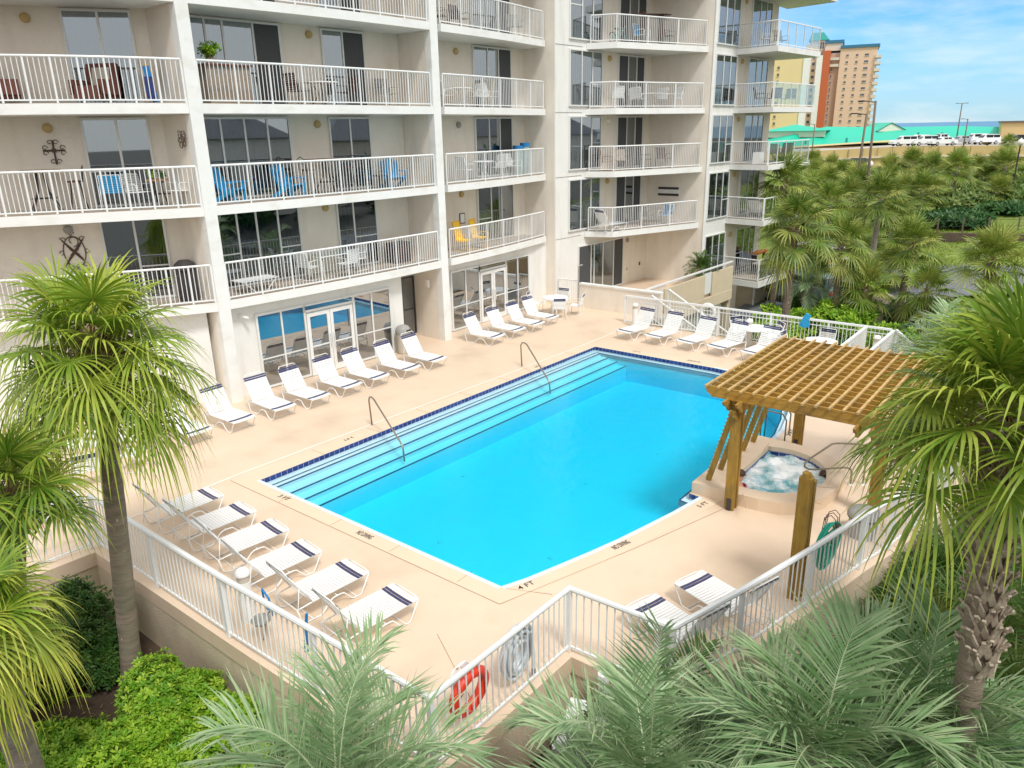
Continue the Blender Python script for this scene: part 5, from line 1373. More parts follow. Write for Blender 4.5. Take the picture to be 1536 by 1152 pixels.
# pindo palms: arching feather fronds
def feather(mb, o, az, el, L, nl, ll, R_, droop, w=0.026):
    d = Vector((math.cos(az) * math.cos(el), math.sin(az) * math.cos(el), math.sin(el)))
    pts = []; k = 14; p = Vector(o); dd = d.copy(); step = L / k
    pts.append(p.copy()); out = Vector((math.cos(az), math.sin(az), 0))
    for i in range(k):
        dd = (dd + Vector((0, 0, -droop / k * (0.6 + 1.4 * i / k)))).normalized(); p = p + dd * step; pts.append(p.copy())
    tw = mb.tint; mb.tint = 0.5
    mb.tube(pts, [0.016 * (1 - 0.85 * i / k) for i in range(k + 1)], 4, cap=False); mb.tint = tw
    for j in range(nl):
        q = 0.18 + 0.82 * j / nl; f = q * k; i = min(k - 1, int(f)); c = pts[i].lerp(pts[i + 1], f - i); t = (pts[i + 1] - pts[i]).normalized()
        s, n = perp(t)
        l = ll * (0.55 + 0.9 * math.sin(math.pi * min(1, q * 0.95 + 0.05))) * R_.uniform(0.85, 1.1)
        fw = 0.45 + 0.9 * q
        for sg in (-1, 1):
            v = (s * sg * R_.uniform(0.8, 1.1) + t * (fw + R_.uniform(-0.18, 0.18)) + n * (0.5 + R_.uniform(-0.25, 0.25))).normalized()
            nn = (n - v * n.dot(v)).normalized()
            blade(mb, c, v, nn, l, w, 0.04 + R_.random() ** 2 * 0.35, 4, 0.35 * R_.uniform(0, 1.6), 0.4 * R_.random() ** 3)
def pindo(loc, N, L, nl, ll, seed, label, m_='frond_silver', z0=-1.4, low=-10, w=0.026, droop=2.1, group=None):
    o = thing('pindo_palm', label, 'palm tree', (loc[0], loc[1], z0), 0, group); R_ = random.Random(seed); mb = MB(); hh = loc[2] - z0
    for i in range(N):
        t = i / (N - 1); el = rad(84 - (84 - low) * t ** 0.9 + R_.uniform(-6, 6)); az = i * 2.39996 + R_.uniform(-.2, .2)
        feather(mb, (0, 0, hh - 0.1 * t), az, el, L * R_.uniform(0.85, 1.1), nl, ll, R_, droop * R_.uniform(0.8, 1.2), w)
    mb.build('crown', M[m_], o)
    trunk(o, (0, 0, -0.1), (0, 0, hh), 0.24, 0.2, 'bark_gray', seg=8, n=10, seed=seed)
    boots(o, (0, 0, hh - 1.1), (0, 0, hh - 0.05), 0.2, 34, seed, L=0.22, w=0.06)
    return o
pindo((3.45, 5.05, 1.0), 28, 1.85, 50, 0.62, 61, 'silvery feather palm at the lower left of centre, reaching up before the row of loungers', w=0.028)
pindo((5.65, 2.75, 0.85), 28, 1.85, 50, 0.58, 62, 'grey green feather palm at bottom centre arching over the equipment boxes', w=0.027, droop=1.9)
pindo((6.6, 1.35, 1.3), 24, 1.6, 52, 0.66, 63, 'silvery feather palm at bottom right with a frond fanned like a wheel', w=0.03)
pindo((7.75, 0.65, 1.25), 24, 1.65, 52, 0.64, 64, 'pale silver feather palm below the crosshatched palm trunk', w=0.03)
pindo((7.0, 3.1, 0.1), 18, 1.5, 40, 0.42, 65, 'dark green feather palm between the white equipment boxes and the near fence corner', m_='frond_dark')
pindo((20.9, 2.0, 1.9), 20, 1.9, 34, 0.55, 66, 'silver blue feather palm right of the short fence panels', z0=-2.4, w=0.06)
pindo((24.0, 3.2, 1.2), 18, 1.7, 30, 0.5, 67, 'smaller silver blue feather palm behind the short fence panels', z0=-2.6, w=0.04)
pindo((39.0, 11.5, -0.3), 14, 1.5, 26, 0.45, 68, 'bluish feather palm leaning in the shade left of the bright hedge', z0=-2.8, w=0.04)
# palmettos outside the right fence
def palmetto(x, y, z, s_, seed, label, m_='frond_dark'):
    o = thing('palmetto_bush', label, 'palmetto', (x, y, z), 0, 'palmettos outside the right fence')
    c = fan_crown('fronds', seed, 24, 0.8 * s_, 0.66 * s_, 28, 0.034, m_, o, 4, low=8, up=75, tip=0.25, drp=0.3, d0=0.12); return o
for i, (x, y, z, s_, lb_) in enumerate([(14.7, 1.25, -0.9, 1.3, 'dark green palmetto nearest the right fence under the palm fronds'), (13.6, 1.6, -1.2, 1.2, 'dark green palmetto at the fence foot below the green hose'),
    (12.7, 1.1, -1.2, 1.35, 'dark green palmetto in front of the fence left of the crosshatched trunk'), (13.6, 0.2, -1.1, 1.5, 'dark green palmetto right behind the crosshatched trunk'), (11.8, 0.2, -1.3, 1.4, 'dark green palmetto below the crosshatched trunk, among silver fronds'),
    (15.6, 0.3, -1.0, 1.4, 'dark green palmetto farthest back along the right fence'), (10.9, 1.4, -1.3, 1.2, 'dark green palmetto at the foot of the near right fence'), (10.4, -0.6, -1.3, 1.5, 'dark green palmetto at the lower right edge')]):
    palmetto(x, y, z, s_, 70 + i, lb_)
c = thing('sago_palm', 'dark sago palm on the raised terrace behind the tan parapet', 'palm', (34.6, 15.35, 0))
mb = MB(); R_ = random.Random(5)
for i in range(26): feather(mb, (0, 0, 0.95), i * 2.4, rad(75 - 75 * i / 25), 0.95, 20, 0.22, R_, 1.0, 0.035)
mb.build('fronds', M['frond_dark'], c); MB().lathe([(0, 0), (0.25, 0), (0.32, 0.6), (0.12, 0.62), (0.1, 0.95), (0, 0.97)], (0, 0, 0), 16).build('pot', M['beige_plastic'], c)

# broadleaf shrubs: whorls of leaves over an uneven mound
def shrub(loc, rx, ry, rz_, n, ls, seed, m_, label, name='shrub', cat='shrub', group=None, lumps=9, full=False):
    o = thing(name, label, cat, loc, 0, group); R_ = random.Random(seed); mb = MB(); st = MB()
    lm = [(R_.uniform(-0.6, 0.6), R_.uniform(-0.6, 0.6), R_.uniform(0.25, 0.75), R_.uniform(0.26, 0.52)) for _ in range(lumps)]
    for i in range(n):
        c = R_.choice(lm); a = R_.uniform(0, 6.283); ph = math.asin(R_.uniform(-0.35, 1)); rr = c[3] * (1 - 0.45 * R_.random() ** 2.2) * (R_.uniform(1.02, 1.3) if R_.random() < 0.12 else 1)
        v = Vector((math.cos(a) * math.cos(ph), math.sin(a) * math.cos(ph), math.sin(ph)))
        p = Vector(((c[0] + v.x * rr) * rx, (c[1] + v.y * rr) * ry, max(0.03, (c[2] + v.z * rr) * rz_)))
        ax = (v + Vector((0, 0, 0.8)) + Vector((R_.uniform(-.4, .4), R_.uniform(-.4, .4), 0))).normalized(); s, nn = perp(ax)
        base = R_.random() ** 2 * 0.9
        k = R_.randint(6, 8)
        for j in range(k):
            b_ = 2.4 * j + R_.uniform(-.3, .3); op = 0.5 + 0.6 * j / k
            dd = (ax * (1.15 - op) + (s * math.cos(b_) + nn * math.sin(b_)) * op).normalized()
            l = ls * R_.uniform(0.75, 1.35); sd2 = dd.cross(ax); sd2 = sd2.normalized() if sd2.length > 1e-3 else s
            m1 = p + dd * l * 0.55; e = p + dd * l - ax * l * 0.1
            w_ = l * 0.19
            q = [mb.av(p, base * 0.6), mb.av(m1 - sd2 * w_, base), mb.av(e, base), mb.av(m1 + sd2 * w_, base)]; mb.f.append(q)
    mb.build('foliage', M[m_], o)
    for c in lm:
        st.tube([(0, 0, -0.1), (c[0] * rx * 0.5, c[1] * ry * 0.5, c[2] * rz_ * 0.5), (c[0] * rx, c[1] * ry, c[2] * rz_)], [0.03, 0.02, 0.01], 4)
    st.build('stems', M['bark_gray'], o)
    return o
g1 = 'bright green shrubs below the left retaining wall'
shrub((4.2, 10.3, -1.25), 0.85, 0.85, 0.8, 2600, 0.088, 81, 'shrub_bright', 'bright green shrub pressed against the tan retaining wall at the foot of the tall palm', group=g1)
shrub((3.35, 9.7, -1.25), 0.95, 0.8, 0.75, 2500, 0.088, 82, 'shrub_bright', 'bright green shrub in the lower left, between the tall palm base and the silvery palm', group=g1)
shrub((4.25, 9.0, -1.3), 0.75, 0.8, 0.75, 1800, 0.088, 83, 'shrub_bright', 'bright green shrub half covered by the silvery feather fronds', group=g1)
shrub((2.6, 10.9, -1.3), 0.9, 0.75, 0.6, 2200, 0.088, 84, 'shrub_bright', 'bright green shrub at the bottom left corner', group=g1)
shrub((2.1, 9.9, -1.3), 0.9, 0.8, 0.8, 1700, 0.088, 85, 'shrub_bright', 'bright green shrub at the very bottom left edge of the picture', group=g1)
shrub((3.0, 8.9, -1.3), 0.9, 0.8, 0.75, 1700, 0.088, 86, 'shrub_bright', 'bright green shrub at the bottom edge left of the silvery palm', group=g1)
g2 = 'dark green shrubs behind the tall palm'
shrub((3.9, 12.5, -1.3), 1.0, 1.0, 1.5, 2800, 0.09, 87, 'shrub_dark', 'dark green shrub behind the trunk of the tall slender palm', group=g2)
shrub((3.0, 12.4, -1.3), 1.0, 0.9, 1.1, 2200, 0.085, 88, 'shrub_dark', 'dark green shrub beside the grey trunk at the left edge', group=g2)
fe = thing('fern', 'yellow green fern on the bare mulch between the two left trunks', 'fern', (3.25, 12.1, -1.25)); mb = MB(); R_ = random.Random(9)
for i in range(12): feather(mb, (0, 0, 0.05), i * 2.4, rad(70 - 3 * i), 0.75, 18, 0.07, R_, 0.7, 0.02)
mb.build('fronds', M['shrub_bright'], fe)
# leaf litter
lt = MB(); R_ = random.Random(4)
for i in range(420):
    x, y = R_.uniform(2.2, 4.9), R_.uniform(10.6, 14.0); z = ground_z(x, y) + 0.012; a = R_.uniform(0, 6.28); l = R_.uniform(0.015, 0.045); u_ = Vector((math.cos(a), math.sin(a), R_.uniform(-.2, .2))); v_ = Vector((-math.sin(a), math.cos(a), R_.uniform(-.2, .2)))
    c = Vector((x, y, z + 0.01)); lt.tint = R_.random(); lt.f.append([lt.av(c - u_ * l), lt.av(c + v_ * l * .4), lt.av(c + u_ * l), lt.av(c - v_ * l * .4)])
tag(lt.build('leaf_litter', M['frond_dead']), 'dry brown leaves scattered on the mulch under the left palms', 'leaf litter', kind='stuff')
# hedges and beds beyond
g3 = 'hedges beyond the far pool fence'
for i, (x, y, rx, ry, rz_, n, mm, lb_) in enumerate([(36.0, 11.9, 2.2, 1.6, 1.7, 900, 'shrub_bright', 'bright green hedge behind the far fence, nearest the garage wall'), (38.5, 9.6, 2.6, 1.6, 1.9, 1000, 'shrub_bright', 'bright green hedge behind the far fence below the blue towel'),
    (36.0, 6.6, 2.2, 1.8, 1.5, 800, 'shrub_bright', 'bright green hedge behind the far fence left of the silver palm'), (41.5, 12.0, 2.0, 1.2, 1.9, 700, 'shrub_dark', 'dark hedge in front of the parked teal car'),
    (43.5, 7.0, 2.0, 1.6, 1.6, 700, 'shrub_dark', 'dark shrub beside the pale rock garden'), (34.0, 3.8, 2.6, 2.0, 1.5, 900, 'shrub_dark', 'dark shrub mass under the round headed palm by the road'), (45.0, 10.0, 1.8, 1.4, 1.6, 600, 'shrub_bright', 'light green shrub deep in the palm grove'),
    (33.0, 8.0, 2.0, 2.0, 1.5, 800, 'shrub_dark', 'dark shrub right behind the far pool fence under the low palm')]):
    shrub((x, y, ground_z(x, y)), rx, ry, rz_, n, 0.22, 90 + i, mm, lb_, name='hedge', cat='hedge', group=g3)
g4 = 'shrub beds across the road'
for i, (x, y, rx, ry, rz_, n, mm, lb_) in enumerate([(63.5, 9.0, 4.5, 3.2, 0.55, 1500, 'juniper', 'spreading dark juniper bed under the pale trunked palms'), (62.0, 12.5, 3.5, 2.8, 0.75, 1200, 'juniper', 'dark juniper bed left of the pale trunked palms'), (67.0, 6.0, 3.5, 2.8, 0.60, 1000, 'juniper', 'dark juniper bed right of the pale trunked palms'),
    (72.0, 11.0, 4.5, 3.5, 0.9, 1200, 'shrub_mid', 'tall dark green shrub behind the juniper bed, centre'), (76.0, 7.8, 4.5, 3.5, 0.9, 1200, 'shrub_mid', 'tall light green shrub behind the pale trunked palms'), (69.0, 3.6, 4.0, 2.0, 0.60, 900, 'shrub_bright', 'low yellow green hedge across the road at the right edge'),
    (84.0, 14.0, 6.0, 4.0, 1.50, 1200, 'shrub_mid', 'dark shrub mass far back below the tan deck wall'), (80.0, 3.6, 5.0, 4.0, 1.30, 1100, 'shrub_mid', 'rounded dark shrub at the right edge behind the yellow hedge'), (96.0, 26.0, 9.0, 5.0, 1.20, 1200, 'shrub_mid', 'far light green shrub row under the lowest glass balcony'),
    (60.0, 17.5, 4.5, 3.0, 1.10, 1100, 'shrub_mid', 'light green shrub row left of the leaning lamp posts'), (92.0, 9.0, 6.0, 4.0, 1.30, 1000, 'shrub_mid', 'far light green shrubs right of the pale trunked palms')]):
    shrub((x, y, ground_z(x, y) - 0.1), rx, ry, rz_, n, 0.42, 110 + i, mm, lb_, name='shrub_bed', cat='shrub', group=g4)
# lawn blades
gr = MB(); R_ = random.Random(12)
for i in range(16000):
    x = R_.uniform(31, 62); y = R_.uniform(-2, 15)
    if 26 < x < 37 and y > 14: continue
    z = ground_z(x, y); a = R_.uniform(0, 6.28); hgt = R_.uniform(0.08, 0.22); ww = R_.uniform(0.03, 0.08); gr.tint = R_.random() * 0.6
    gr.f.append([gr.av((x - math.cos(a) * ww, y - math.sin(a) * ww, z)), gr.av((x + math.cos(a) * ww, y + math.sin(a) * ww, z)), gr.av((x + R_.uniform(-.1, .1), y + R_.uniform(-.1, .1), z + hgt))])
tag(gr.build('lawn_grass', M['grass']), 'short lawn grass between the road and the far pool fence', 'grass', kind='stuff')

# ================================================================ beyond the garden
def at_fence(pts, label):
    r = thing('garden_fence', label, 'fence')
    ws = MB()
    for p, q in zip(pts, pts[1:]):
        for hh in (0.45, 0.9, 1.3): ws.beam((p[0], p[1], ground_z(*p) + hh), (q[0], q[1], ground_z(*q) + hh), 0.02, 0.02)
    ws.build('wires', M['dark_metal'], r)
    for p in pts: MB().box((p[0], p[1], ground_z(*p) + 0.7), (0.09, 0.09, 1.5)).build('post', M['wood_lamp_pole'], r)
at_fence([(57.5, 12.0), (57.3, 10.4), (57.6, 9.0), (58.0, 7.6), (58.4, 6.2), (58.8, 4.6), (59.4, 3.0)], 'brown post and wire fence between the lawn strip and the juniper bed')
wall_thing('low_wall', 'low dark brown wall below the post and wire fence', [(57.2, 12.0), (57.0, 10.4), (57.3, 9.0), (57.7, 7.6), (58.1, 6.2), (58.5, 4.6), (59.1, 3.0)], 0.3, -0.8, 0.55, mat('brown_timber', (0.10, 0.07, 0.05), 0.9, var=0.3, vscale=3))
rt = thing('low_rail', 'low dark rail along the near edge of the wet road', 'fence'); b = MB()
pp_ = [(46.0, 7.2), (43.8, 5.5), (41.0, 3.0), (37.5, -0.5)]
for p, q in zip(pp_, pp_[1:]): b.tube([(p[0], p[1], ground_z(*p) + 0.4), (q[0], q[1], ground_z(*q) + 0.4)], 0.03, 5)
b.build('rail_tube', M['rust_metal'], rt)
for p in pp_: MB().box((p[0], p[1], ground_z(*p) + 0.2), (0.06, 0.06, 0.45)).build('post', M['rust_metal'], rt)
rk = thing('rock', 'pale sunlit boulder under the low palms behind the far fence', 'rock', (44.0, 8.9, ground_z(44, 8.9) + 1.3)); b = MB()
mat('pale_rock', (0.62, 0.55, 0.42), 0.9, var=0.15, vscale=2, bump=0.6, bscale=4)
b.lathe([(0, -1.5), (0.8, -1.9), (0.7, -0.2), (0.5, 0.1), (0.25, 0.2), (0, 0.22)], (0, 0, 0), 9); b.build('boulder', M['pale_rock'], rk)

# parked cars
def make_car(kind='suv', m_='car_white'):
    r = thing('parked_car', 'car', 'car'); L, W = 4.7, 1.85
    if kind == 'sedan': prof = [(-2.35, .35), (-2.35, .78), (-2.2, .95), (-1.5, 1.02), (2.1, .86) if False else (0.95, 1.0), (2.0, .85), (2.33, .68), (2.35, .35)]; cab = [(-1.75, 1.0), (-1.15, 1.42), (0.1, 1.45), (0.95, 1.0)]
    elif kind == 'pickup': prof = [(-2.6, .45), (-2.6, 1.1), (-0.9, 1.12), (1.1, 1.12), (2.2, 1.05), (2.5, .85), (2.52, .45)]; cab = [(-0.95, 1.12), (-0.8, 1.78), (0.45, 1.78), (1.15, 1.12)]
    else: prof = [(-2.3, .4), (-2.33, .9), (-2.28, 1.1), (1.0, 1.08), (2.1, 1.0), (2.33, .8), (2.35, .4)]; cab = [(-2.25, 1.08), (-2.05, 1.68), (0.35, 1.72), (1.1, 1.08)]
    def ext(pr_, w0, w1, name, mm, parent, z_in=0):
        b = MB(); n_ = len(pr_); zs_ = [p[1] for p in pr_]; zm = max(zs_); z0 = min(zs_)
        def wd(z): return w0 + (w1 - w0) * (z - z0) / (zm - z0)
        l = [b.av((x, -wd(z) / 2, z)) for x, z in pr_]; rr = [b.av((x, wd(z) / 2, z)) for x, z in pr_]
        b.f.append(l[::-1]); b.f.append(rr)
        for i in range(n_): b.f.append([l[i], l[(i + 1) % n_], rr[(i + 1) % n_], rr[i]])
        o = b.build(name, M[mm], parent, fixn=True)
        return o
    ext(prof, W, W * 0.94, 'body', m_, r)
    ext(cab, W * 0.92, W * 0.74, 'cabin', m_, r)
    cz = [p[1] for p in cab]; x0, x1 = cab[0][0], cab[3][0]; zt = max(cz) - 0.12; zb = cab[0][1] + 0.06
    for s_ in (-1, 1):
        xs_ = [cab[1][0] - 0.05 if kind != 'pickup' else -0.7, (cab[1][0] + cab[2][0]) / 2, cab[2][0] + 0.15]
        for a_, c_ in zip(xs_, xs_[1:]):
            MB().beam((a_ + 0.06, s_ * W * 0.425, (zt + zb) / 2), (c_ - 0.06, s_ * W * 0.425, (zt + zb) / 2), 0.1, zt - zb).build('side_window', M['car_glass'], r)
    wsx = [(x1 - 0.08, zb + 0.03), (cab[2][0] + 0.06, zt + 0.03)]
    for (xa, za), (xb, zb2), nm in ((wsx[0], wsx[1], 'windscreen'), ((cab[0][0] + 0.02, zb + 0.03), (cab[1][0] - 0.02, zt + 0.02), 'rear_window')):
        b = MB(); of = 0.03 if nm == 'windscreen' else -0.03
        v = [(xa + of, -W * 0.40, za), (xa + of, W * 0.40, za), (xb + of, W * 0.35, zb2), (xb + of, -W * 0.35, zb2)]; b.f.append([b.av(q) for q in v]); b.build(nm, M['car_glass'], r)
    for x in (-1.4, 1.42):
        for s_ in (-1, 1):
            b = MB(); b.m = Matrix.Translation((x, s_ * (W / 2 - 0.12), 0.34)) @ Matrix.Rotation(rad(90), 4, 'X')
            b.lathe([(0, -0.12), (0.3, -0.12), (0.34, -0.08), (0.34, 0.08), (0.3, 0.12), (0, 0.12)], (0, 0, 0), 16); wo = b.build('wheel', M['rubber'], r)
            c = MB(); c.m = Matrix.Translation((x, s_ * (W / 2 + 0.0), 0.34)) @ Matrix.Rotation(rad(90), 4, 'X'); c.lathe([(0, -0.012), (0.2, -0.01), (0.21, 0), (0.2, 0.01), (0, 0.012)], (0, 0, 0), 14); c.build('rim', M['car_silver'], wo)
    for s_ in (-0.65, 0.65):
        MB().box((2.33, s_, 0.72), (0.06, 0.3, 0.12)).build('headlight', M['lamp_white'], r); MB().box((-2.33, s_, 0.85), (0.06, 0.2, 0.2)).build('tail_light', M['red_ring'], r)
    return r
def deck_z(y): return 3.0 + 0.72 * (1 - ss(29, 46, y)) if y > 29 else 3.72
cars = [('suv', 'car_white', (148.2, 30.4), 'white hatchback at the left end of the parked row on the deck'), ('suv', 'car_white', (149.5, 27.4), 'white sport utility car, second in the parked row on the deck'),
        ('pickup', 'car_white', (163.0, 27.0), 'white pickup behind the nearer parked cars on the deck'), ('sedan', 'car_white', (149.3, 24.6), 'white sedan in front of the pickup on the deck'),
        ('sedan', 'car_silver', (158.8, 23.4), 'silver sedan between the white sedan and the long white wagon'), ('suv', 'car_white', (165.5, 22.2), 'white wagon just left of the largest white car on the deck'),
        ('suv', 'car_white', (156.0, 19.2), 'largest white sport utility car at the right of the parked row on the deck'), ('sedan', 'car_glass', (163.5, 15.6), 'dark blue sedan at the right end of the parked row'),
        ('suv', 'car_white', (160.0, 30.5), 'white van roof showing behind the second parked car on the deck')]
for kd, mm, p, lb_ in cars:
    c = make_car(kd, mm); c.location = (p[0], p[1], deck_z(p[1])); c.rotation_euler = (0, 0, rad(128 if kd != 'pickup' else -52)); c.scale = (0.9, 0.95, 0.98); c['label'] = lb_; c['group'] = 'cars parked on the deck'
c = make_car('suv', 'car_teal'); c.location = (42.0, 12.9, ground_z(42.0, 12.9) + 0.9); c.location.z = -1.75; c.rotation_euler = (0, 0, rad(75)); c['label'] = 'pale teal car parked behind the palms by the building corner'
c = make_car('suv', 'car_white'); c.location = (48.5, 14.4, ground_z(48.5, 14.4) + 0.08); c.rotation_euler = (0, 0, rad(60)); c['label'] = 'white car mostly hidden by fronds behind the pale teal car'
MB_ = MB().prism([(37, 10.2), (46, 10.2), (46, 15), (37, 15)], -3.1, -1.76); structure('car_park_ramp', MB_, M['asphalt'])
# tan parking deck and the green roofed building behind it
pd = thing('parking_deck', 'long tan concrete parking deck wall below the green roofs', 'parking deck')
edge = [(138.5, 66), (143.2, 45.4), (146.8, 30.5), (149.2, 18.0), (150.2, 8.0), (151.0, -12)]
def wallstrip(pts, z0f, z1f, t, name, m_, dx=0.0):
    b = MB()
    for p, q in zip(pts, pts[1:]):
        d_ = (Vector(q) - Vector(p)).normalized(); nn = Vector((-d_.y, d_.x)) * t
        if nn.x < 0: nn = -nn
        c = [(p[0] + dx, p[1]), (q[0] + dx, q[1]), (q[0] + dx + nn.x, q[1] + nn.y), (p[0] + dx + nn.x, p[1] + nn.y)]
        zz0 = [z0f(k[1]) for k in c]; zz1 = [z1f(k[1]) for k in c]
        lo = [b.av((k[0], k[1], a)) for k, a in zip(c, zz0)]; hi = [b.av((k[0], k[1], a)) for k, a in zip(c, zz1)]
        b.f += [hi, lo[::-1]] + [[lo[i], lo[(i + 1) % 4], hi[(i + 1) % 4], hi[i]] for i in range(4)]
    return b.build(name, m_, pd, fixn=True)
wallstrip(edge, lambda y: deck_z(y) - 1.5, lambda y: deck_z(y) - 0.02, 0.3, 'parapet', M['tan_concrete'])
wallstrip(edge, lambda y: deck_z(y) - 1.75, lambda y: deck_z(y) - 1.5, 0.5, 'ledge', M['tower_cream'], -0.2)
wallstrip(edge, lambda y: -2, lambda y: deck_z(y) - 1.75, 0.3, 'lower_wall', M['tan_concrete'], 0.15)
wallstrip(edge, lambda y: deck_z(y) - 0.6, lambda y: deck_z(y) - 0.05, 62, 'deck_surface', M['concrete'], 0.31)
op = MB(); op.beam((144.4, 37.6, 1.1), (145.0, 35.2, 1.1), 1.2, 1.5); op.build('garage_opening', M['interior_dark'], pd)  # solid dark block, the shade of the opening put into its colour
rp = MB()
for k in range(12):
    p = Vector((143.35, 45.0)).lerp(Vector((149.3, 18.0)), k / 12); rp.box((p.x - 0.03, p.y, deck_z(p.y) - 0.75), (0.08, 0.06, 1.4))
rp.build('panel_joint', M['wood_lamp_pole'], pd)
gb = thing('green_roof_building', 'low building with bright sea green metal roofs behind the parking deck', 'building')
low = [(156.0, 62.0, 2.3), (160.4, 56.4, 3.1), (162.0, 51.6, 3.35), (171.0, 37.0, 4.15), (177.7, 28.6, 4.25), (189.0, 19.9, 4.3)]
high = [(172.0, 63.0, 5.2), (171.2, 55.5, 6.0), (182.3, 53.4, 7.0), (192.0, 41.5, 6.6), (197.5, 31.2, 6.6), (208.7, 23.0, 6.15)]
def sheet(a_, c_, name, m_, back=30):
    b = MB(); A_ = [b.av(p) for p in a_]; C_ = [b.av(p) for p in c_]; D_ = [b.av((p[0] + back, p[1] + back * 0.3, a_[i][2])) for i, p in enumerate(c_)]
    G_ = [b.av((p[0], p[1], -2)) for p in a_]; H_ = [b.av((p[0] + back, p[1] + back * 0.3, -2)) for p in c_]
    for i in range(len(a_) - 1):
        b.f += [[A_[i], A_[i + 1], C_[i + 1], C_[i]], [C_[i], C_[i + 1], D_[i + 1], D_[i]]]
    return b
sheet(low, high, '', None).build('roof', M['green_roof'], gb, fixn=True)
b = MB()
for p, q in zip(low, low[1:]): b.beam((p[0] + 0.6, p[1] + 0.2, (min(p[2], q[2]) - 2) / 2 - 0.1), (q[0] + 0.6, q[1] + 0.2, (min(p[2], q[2]) - 2) / 2 - 0.1), 0.6, min(p[2], q[2]) + 2)
b.build('eave_wall', mat('brown_wall', (0.42, 0.24, 0.10), 0.8), gb)
b = MB()
for p, q in zip(low, low[1:]): b.beam((p[0] - 0.1, p[1], p[2]), (q[0] - 0.1, q[1], q[2]), 0.5, 0.28)
b.build('eave_trim', M['tower_yellow'], gb)
# raised gable on the main roof
b = MB(); pts = [(183.0, 43.0, 5.9), (188.2, 38.1, 5.9), (185.6, 40.8, 7.6)]
f_ = [b.av(p) for p in pts]; bk = [b.av((p[0] + 26, p[1] + 10, p[2])) for p in pts]
b.f = [[f_[0], f_[2], bk[2], bk[0]], [f_[1], bk[1], bk[2], f_[2]]]; b.build('gable_roof', M['green_roof'], gb)
b = MB(); b.f = [[b.av((p[0] + 0.3, p[1] + 0.1, p[2] - 0.12)) for p in pts]]; b.build('gable_wall', M['tower_cream'], gb)
b = MB(); pts2 = [(176, 58.0, 6.0), (178, 48, 6.1), (177, 53, 7.2)]
b = MB(); b.prism([(168, 62), (171.5, 50.5), (182, 53), (180, 66)], 5.0, 6.3); b.build('upper_roof_block', M['tower_cream'], gb)
b = MB(); q4 = [(167.2, 62.6, 6.3), (170.8, 49.8, 6.3), (183, 52.4, 6.3), (181, 66.8, 6.3)]; i4 = [b.av(p) for p in q4]; t4 = b.av((175.5, 58, 7.6)); b.f = [[i4[0], i4[1], t4], [i4[1], i4[2], t4], [i4[2], i4[3], t4], [i4[3], i4[0], t4], i4[::-1]]; b.build('hipped_roof', M['green_roof'], gb)
for p in ((164.5, 52.0, 4.0), (163.5, 54.0, 3.7), (168.0, 45.0, 4.4), (181, 34.5, 5.1), (185, 30.8, 5.0)):
    b = MB(); b.lathe([(0.22, -0.4), (0.22, 0.4), (0, 0.5)], p, 8); b.build('roof_vent', M['tower_teal'], gb)
tb = thing('tan_building', 'plain tan walled building at the right edge beyond the parked cars', 'building')
MB().prism([(178.9, 19.7), (181.5, -4), (215, -1), (212, 24)], -1, 7.1).build('wall', M['tan_concrete'], tb)
MB().prism([(178.6, 20.0), (181.2, -4.3), (215.3, -1.3), (212.3, 24.3)], 7.1, 7.4).build('roof_trim', M['wood_lamp_pole'], tb)
# towers
def tower(o_, label):
    return thing('high_rise', label, 'high rise', (o_[0], o_[1], -1), math.atan2(-0.966, 0.26))
def tbox(parent, name, m_, s0, s1, d0, d1, z0, z1):
    return MB().box(((s0 + s1) / 2, (d0 + d1) / 2, (z0 + z1) / 2), (s1 - s0, d1 - d0, z1 - z0)).build(name, M[m_], parent)
def winset(parent, s, w, h, z0, dz, n_, d=-0.06, nm='window', sillm='tower_cream', panes=2):
    fst = None
    for i in range(n_):
        z = z0 + i * dz
        if fst is None:
            b = MB(); pw_ = w / panes
            for k in range(panes): b.box((s - w / 2 + pw_ * (k + 0.5), d, z), (pw_ - 0.12, 0.12, h))
            fst = b.build(nm, M['tower_glass'], parent); q = fst
            c = MB(); c.box((s, d, z - h / 2 - 0.14), (w + 0.2, 0.3, 0.16)); sl = c.build('sill', M[sillm], fst); 
        else:
            q = fst.copy(); COL.objects.link(q); q.parent = parent; q.location = (0, 0, i * dz)
            c2 = sl.copy(); COL.objects.link(c2); c2.parent = q
tw = tower((326.9, 93.5), 'tall orange tower with blue roof band, red stripe and stepped balconies against the sky')
H = 36.0
tbox(tw, 'front_wall', 'tower_orange', 0, 13.1, 0, 20, 0, H); tbox(tw, 'roof_band', 'tower_blue', -0.1, 13.6, -0.5, 20, H, H + 1.0)
for s_, w_, pn in ((2.6, 0.9, 2), (6.0, 0.9, 2), (9.4, 1.5, 3)): winset(tw, s_, w_, 0.7, 2.4, 2.38, 14, panes=pn)
for i in range(14):
    z = 2.0 + i * 2.38; tbox(tw, 'balcony', 'tower_cream', 12.4, 13.9 + 0.05 * i, -0.9, 6, z - 0.9, z + 0.15)
mat('tower_pink', (0.52, 0.36, 0.27), 0.85)  # tower orange darkened, the shade of the recess put into the colour
tbox(tw, 'recess_wall', 'tower_pink', -3.4, -0.02, 1.4, 18, 0, 34.5)
for i in (12, 13): tbox(tw, 'gallery', 'tower_cream', -3.4, -0.05, 0.3, 1.39, 1.0 + i * 2.38, 2.0 + i * 2.38)
winset(tw, -2.6, 0.5, 0.8, 2.4, 2.38, 12, d=1.34, panes=1)
tbox(tw, 'red_pier', 'tower_red', -6.1, -3.42, -1.2, 14, 0, 35.4); tbox(tw, 'white_pier', 'white_paint', -8.3, -6.12, -1.5, 12, 0, 33.8)
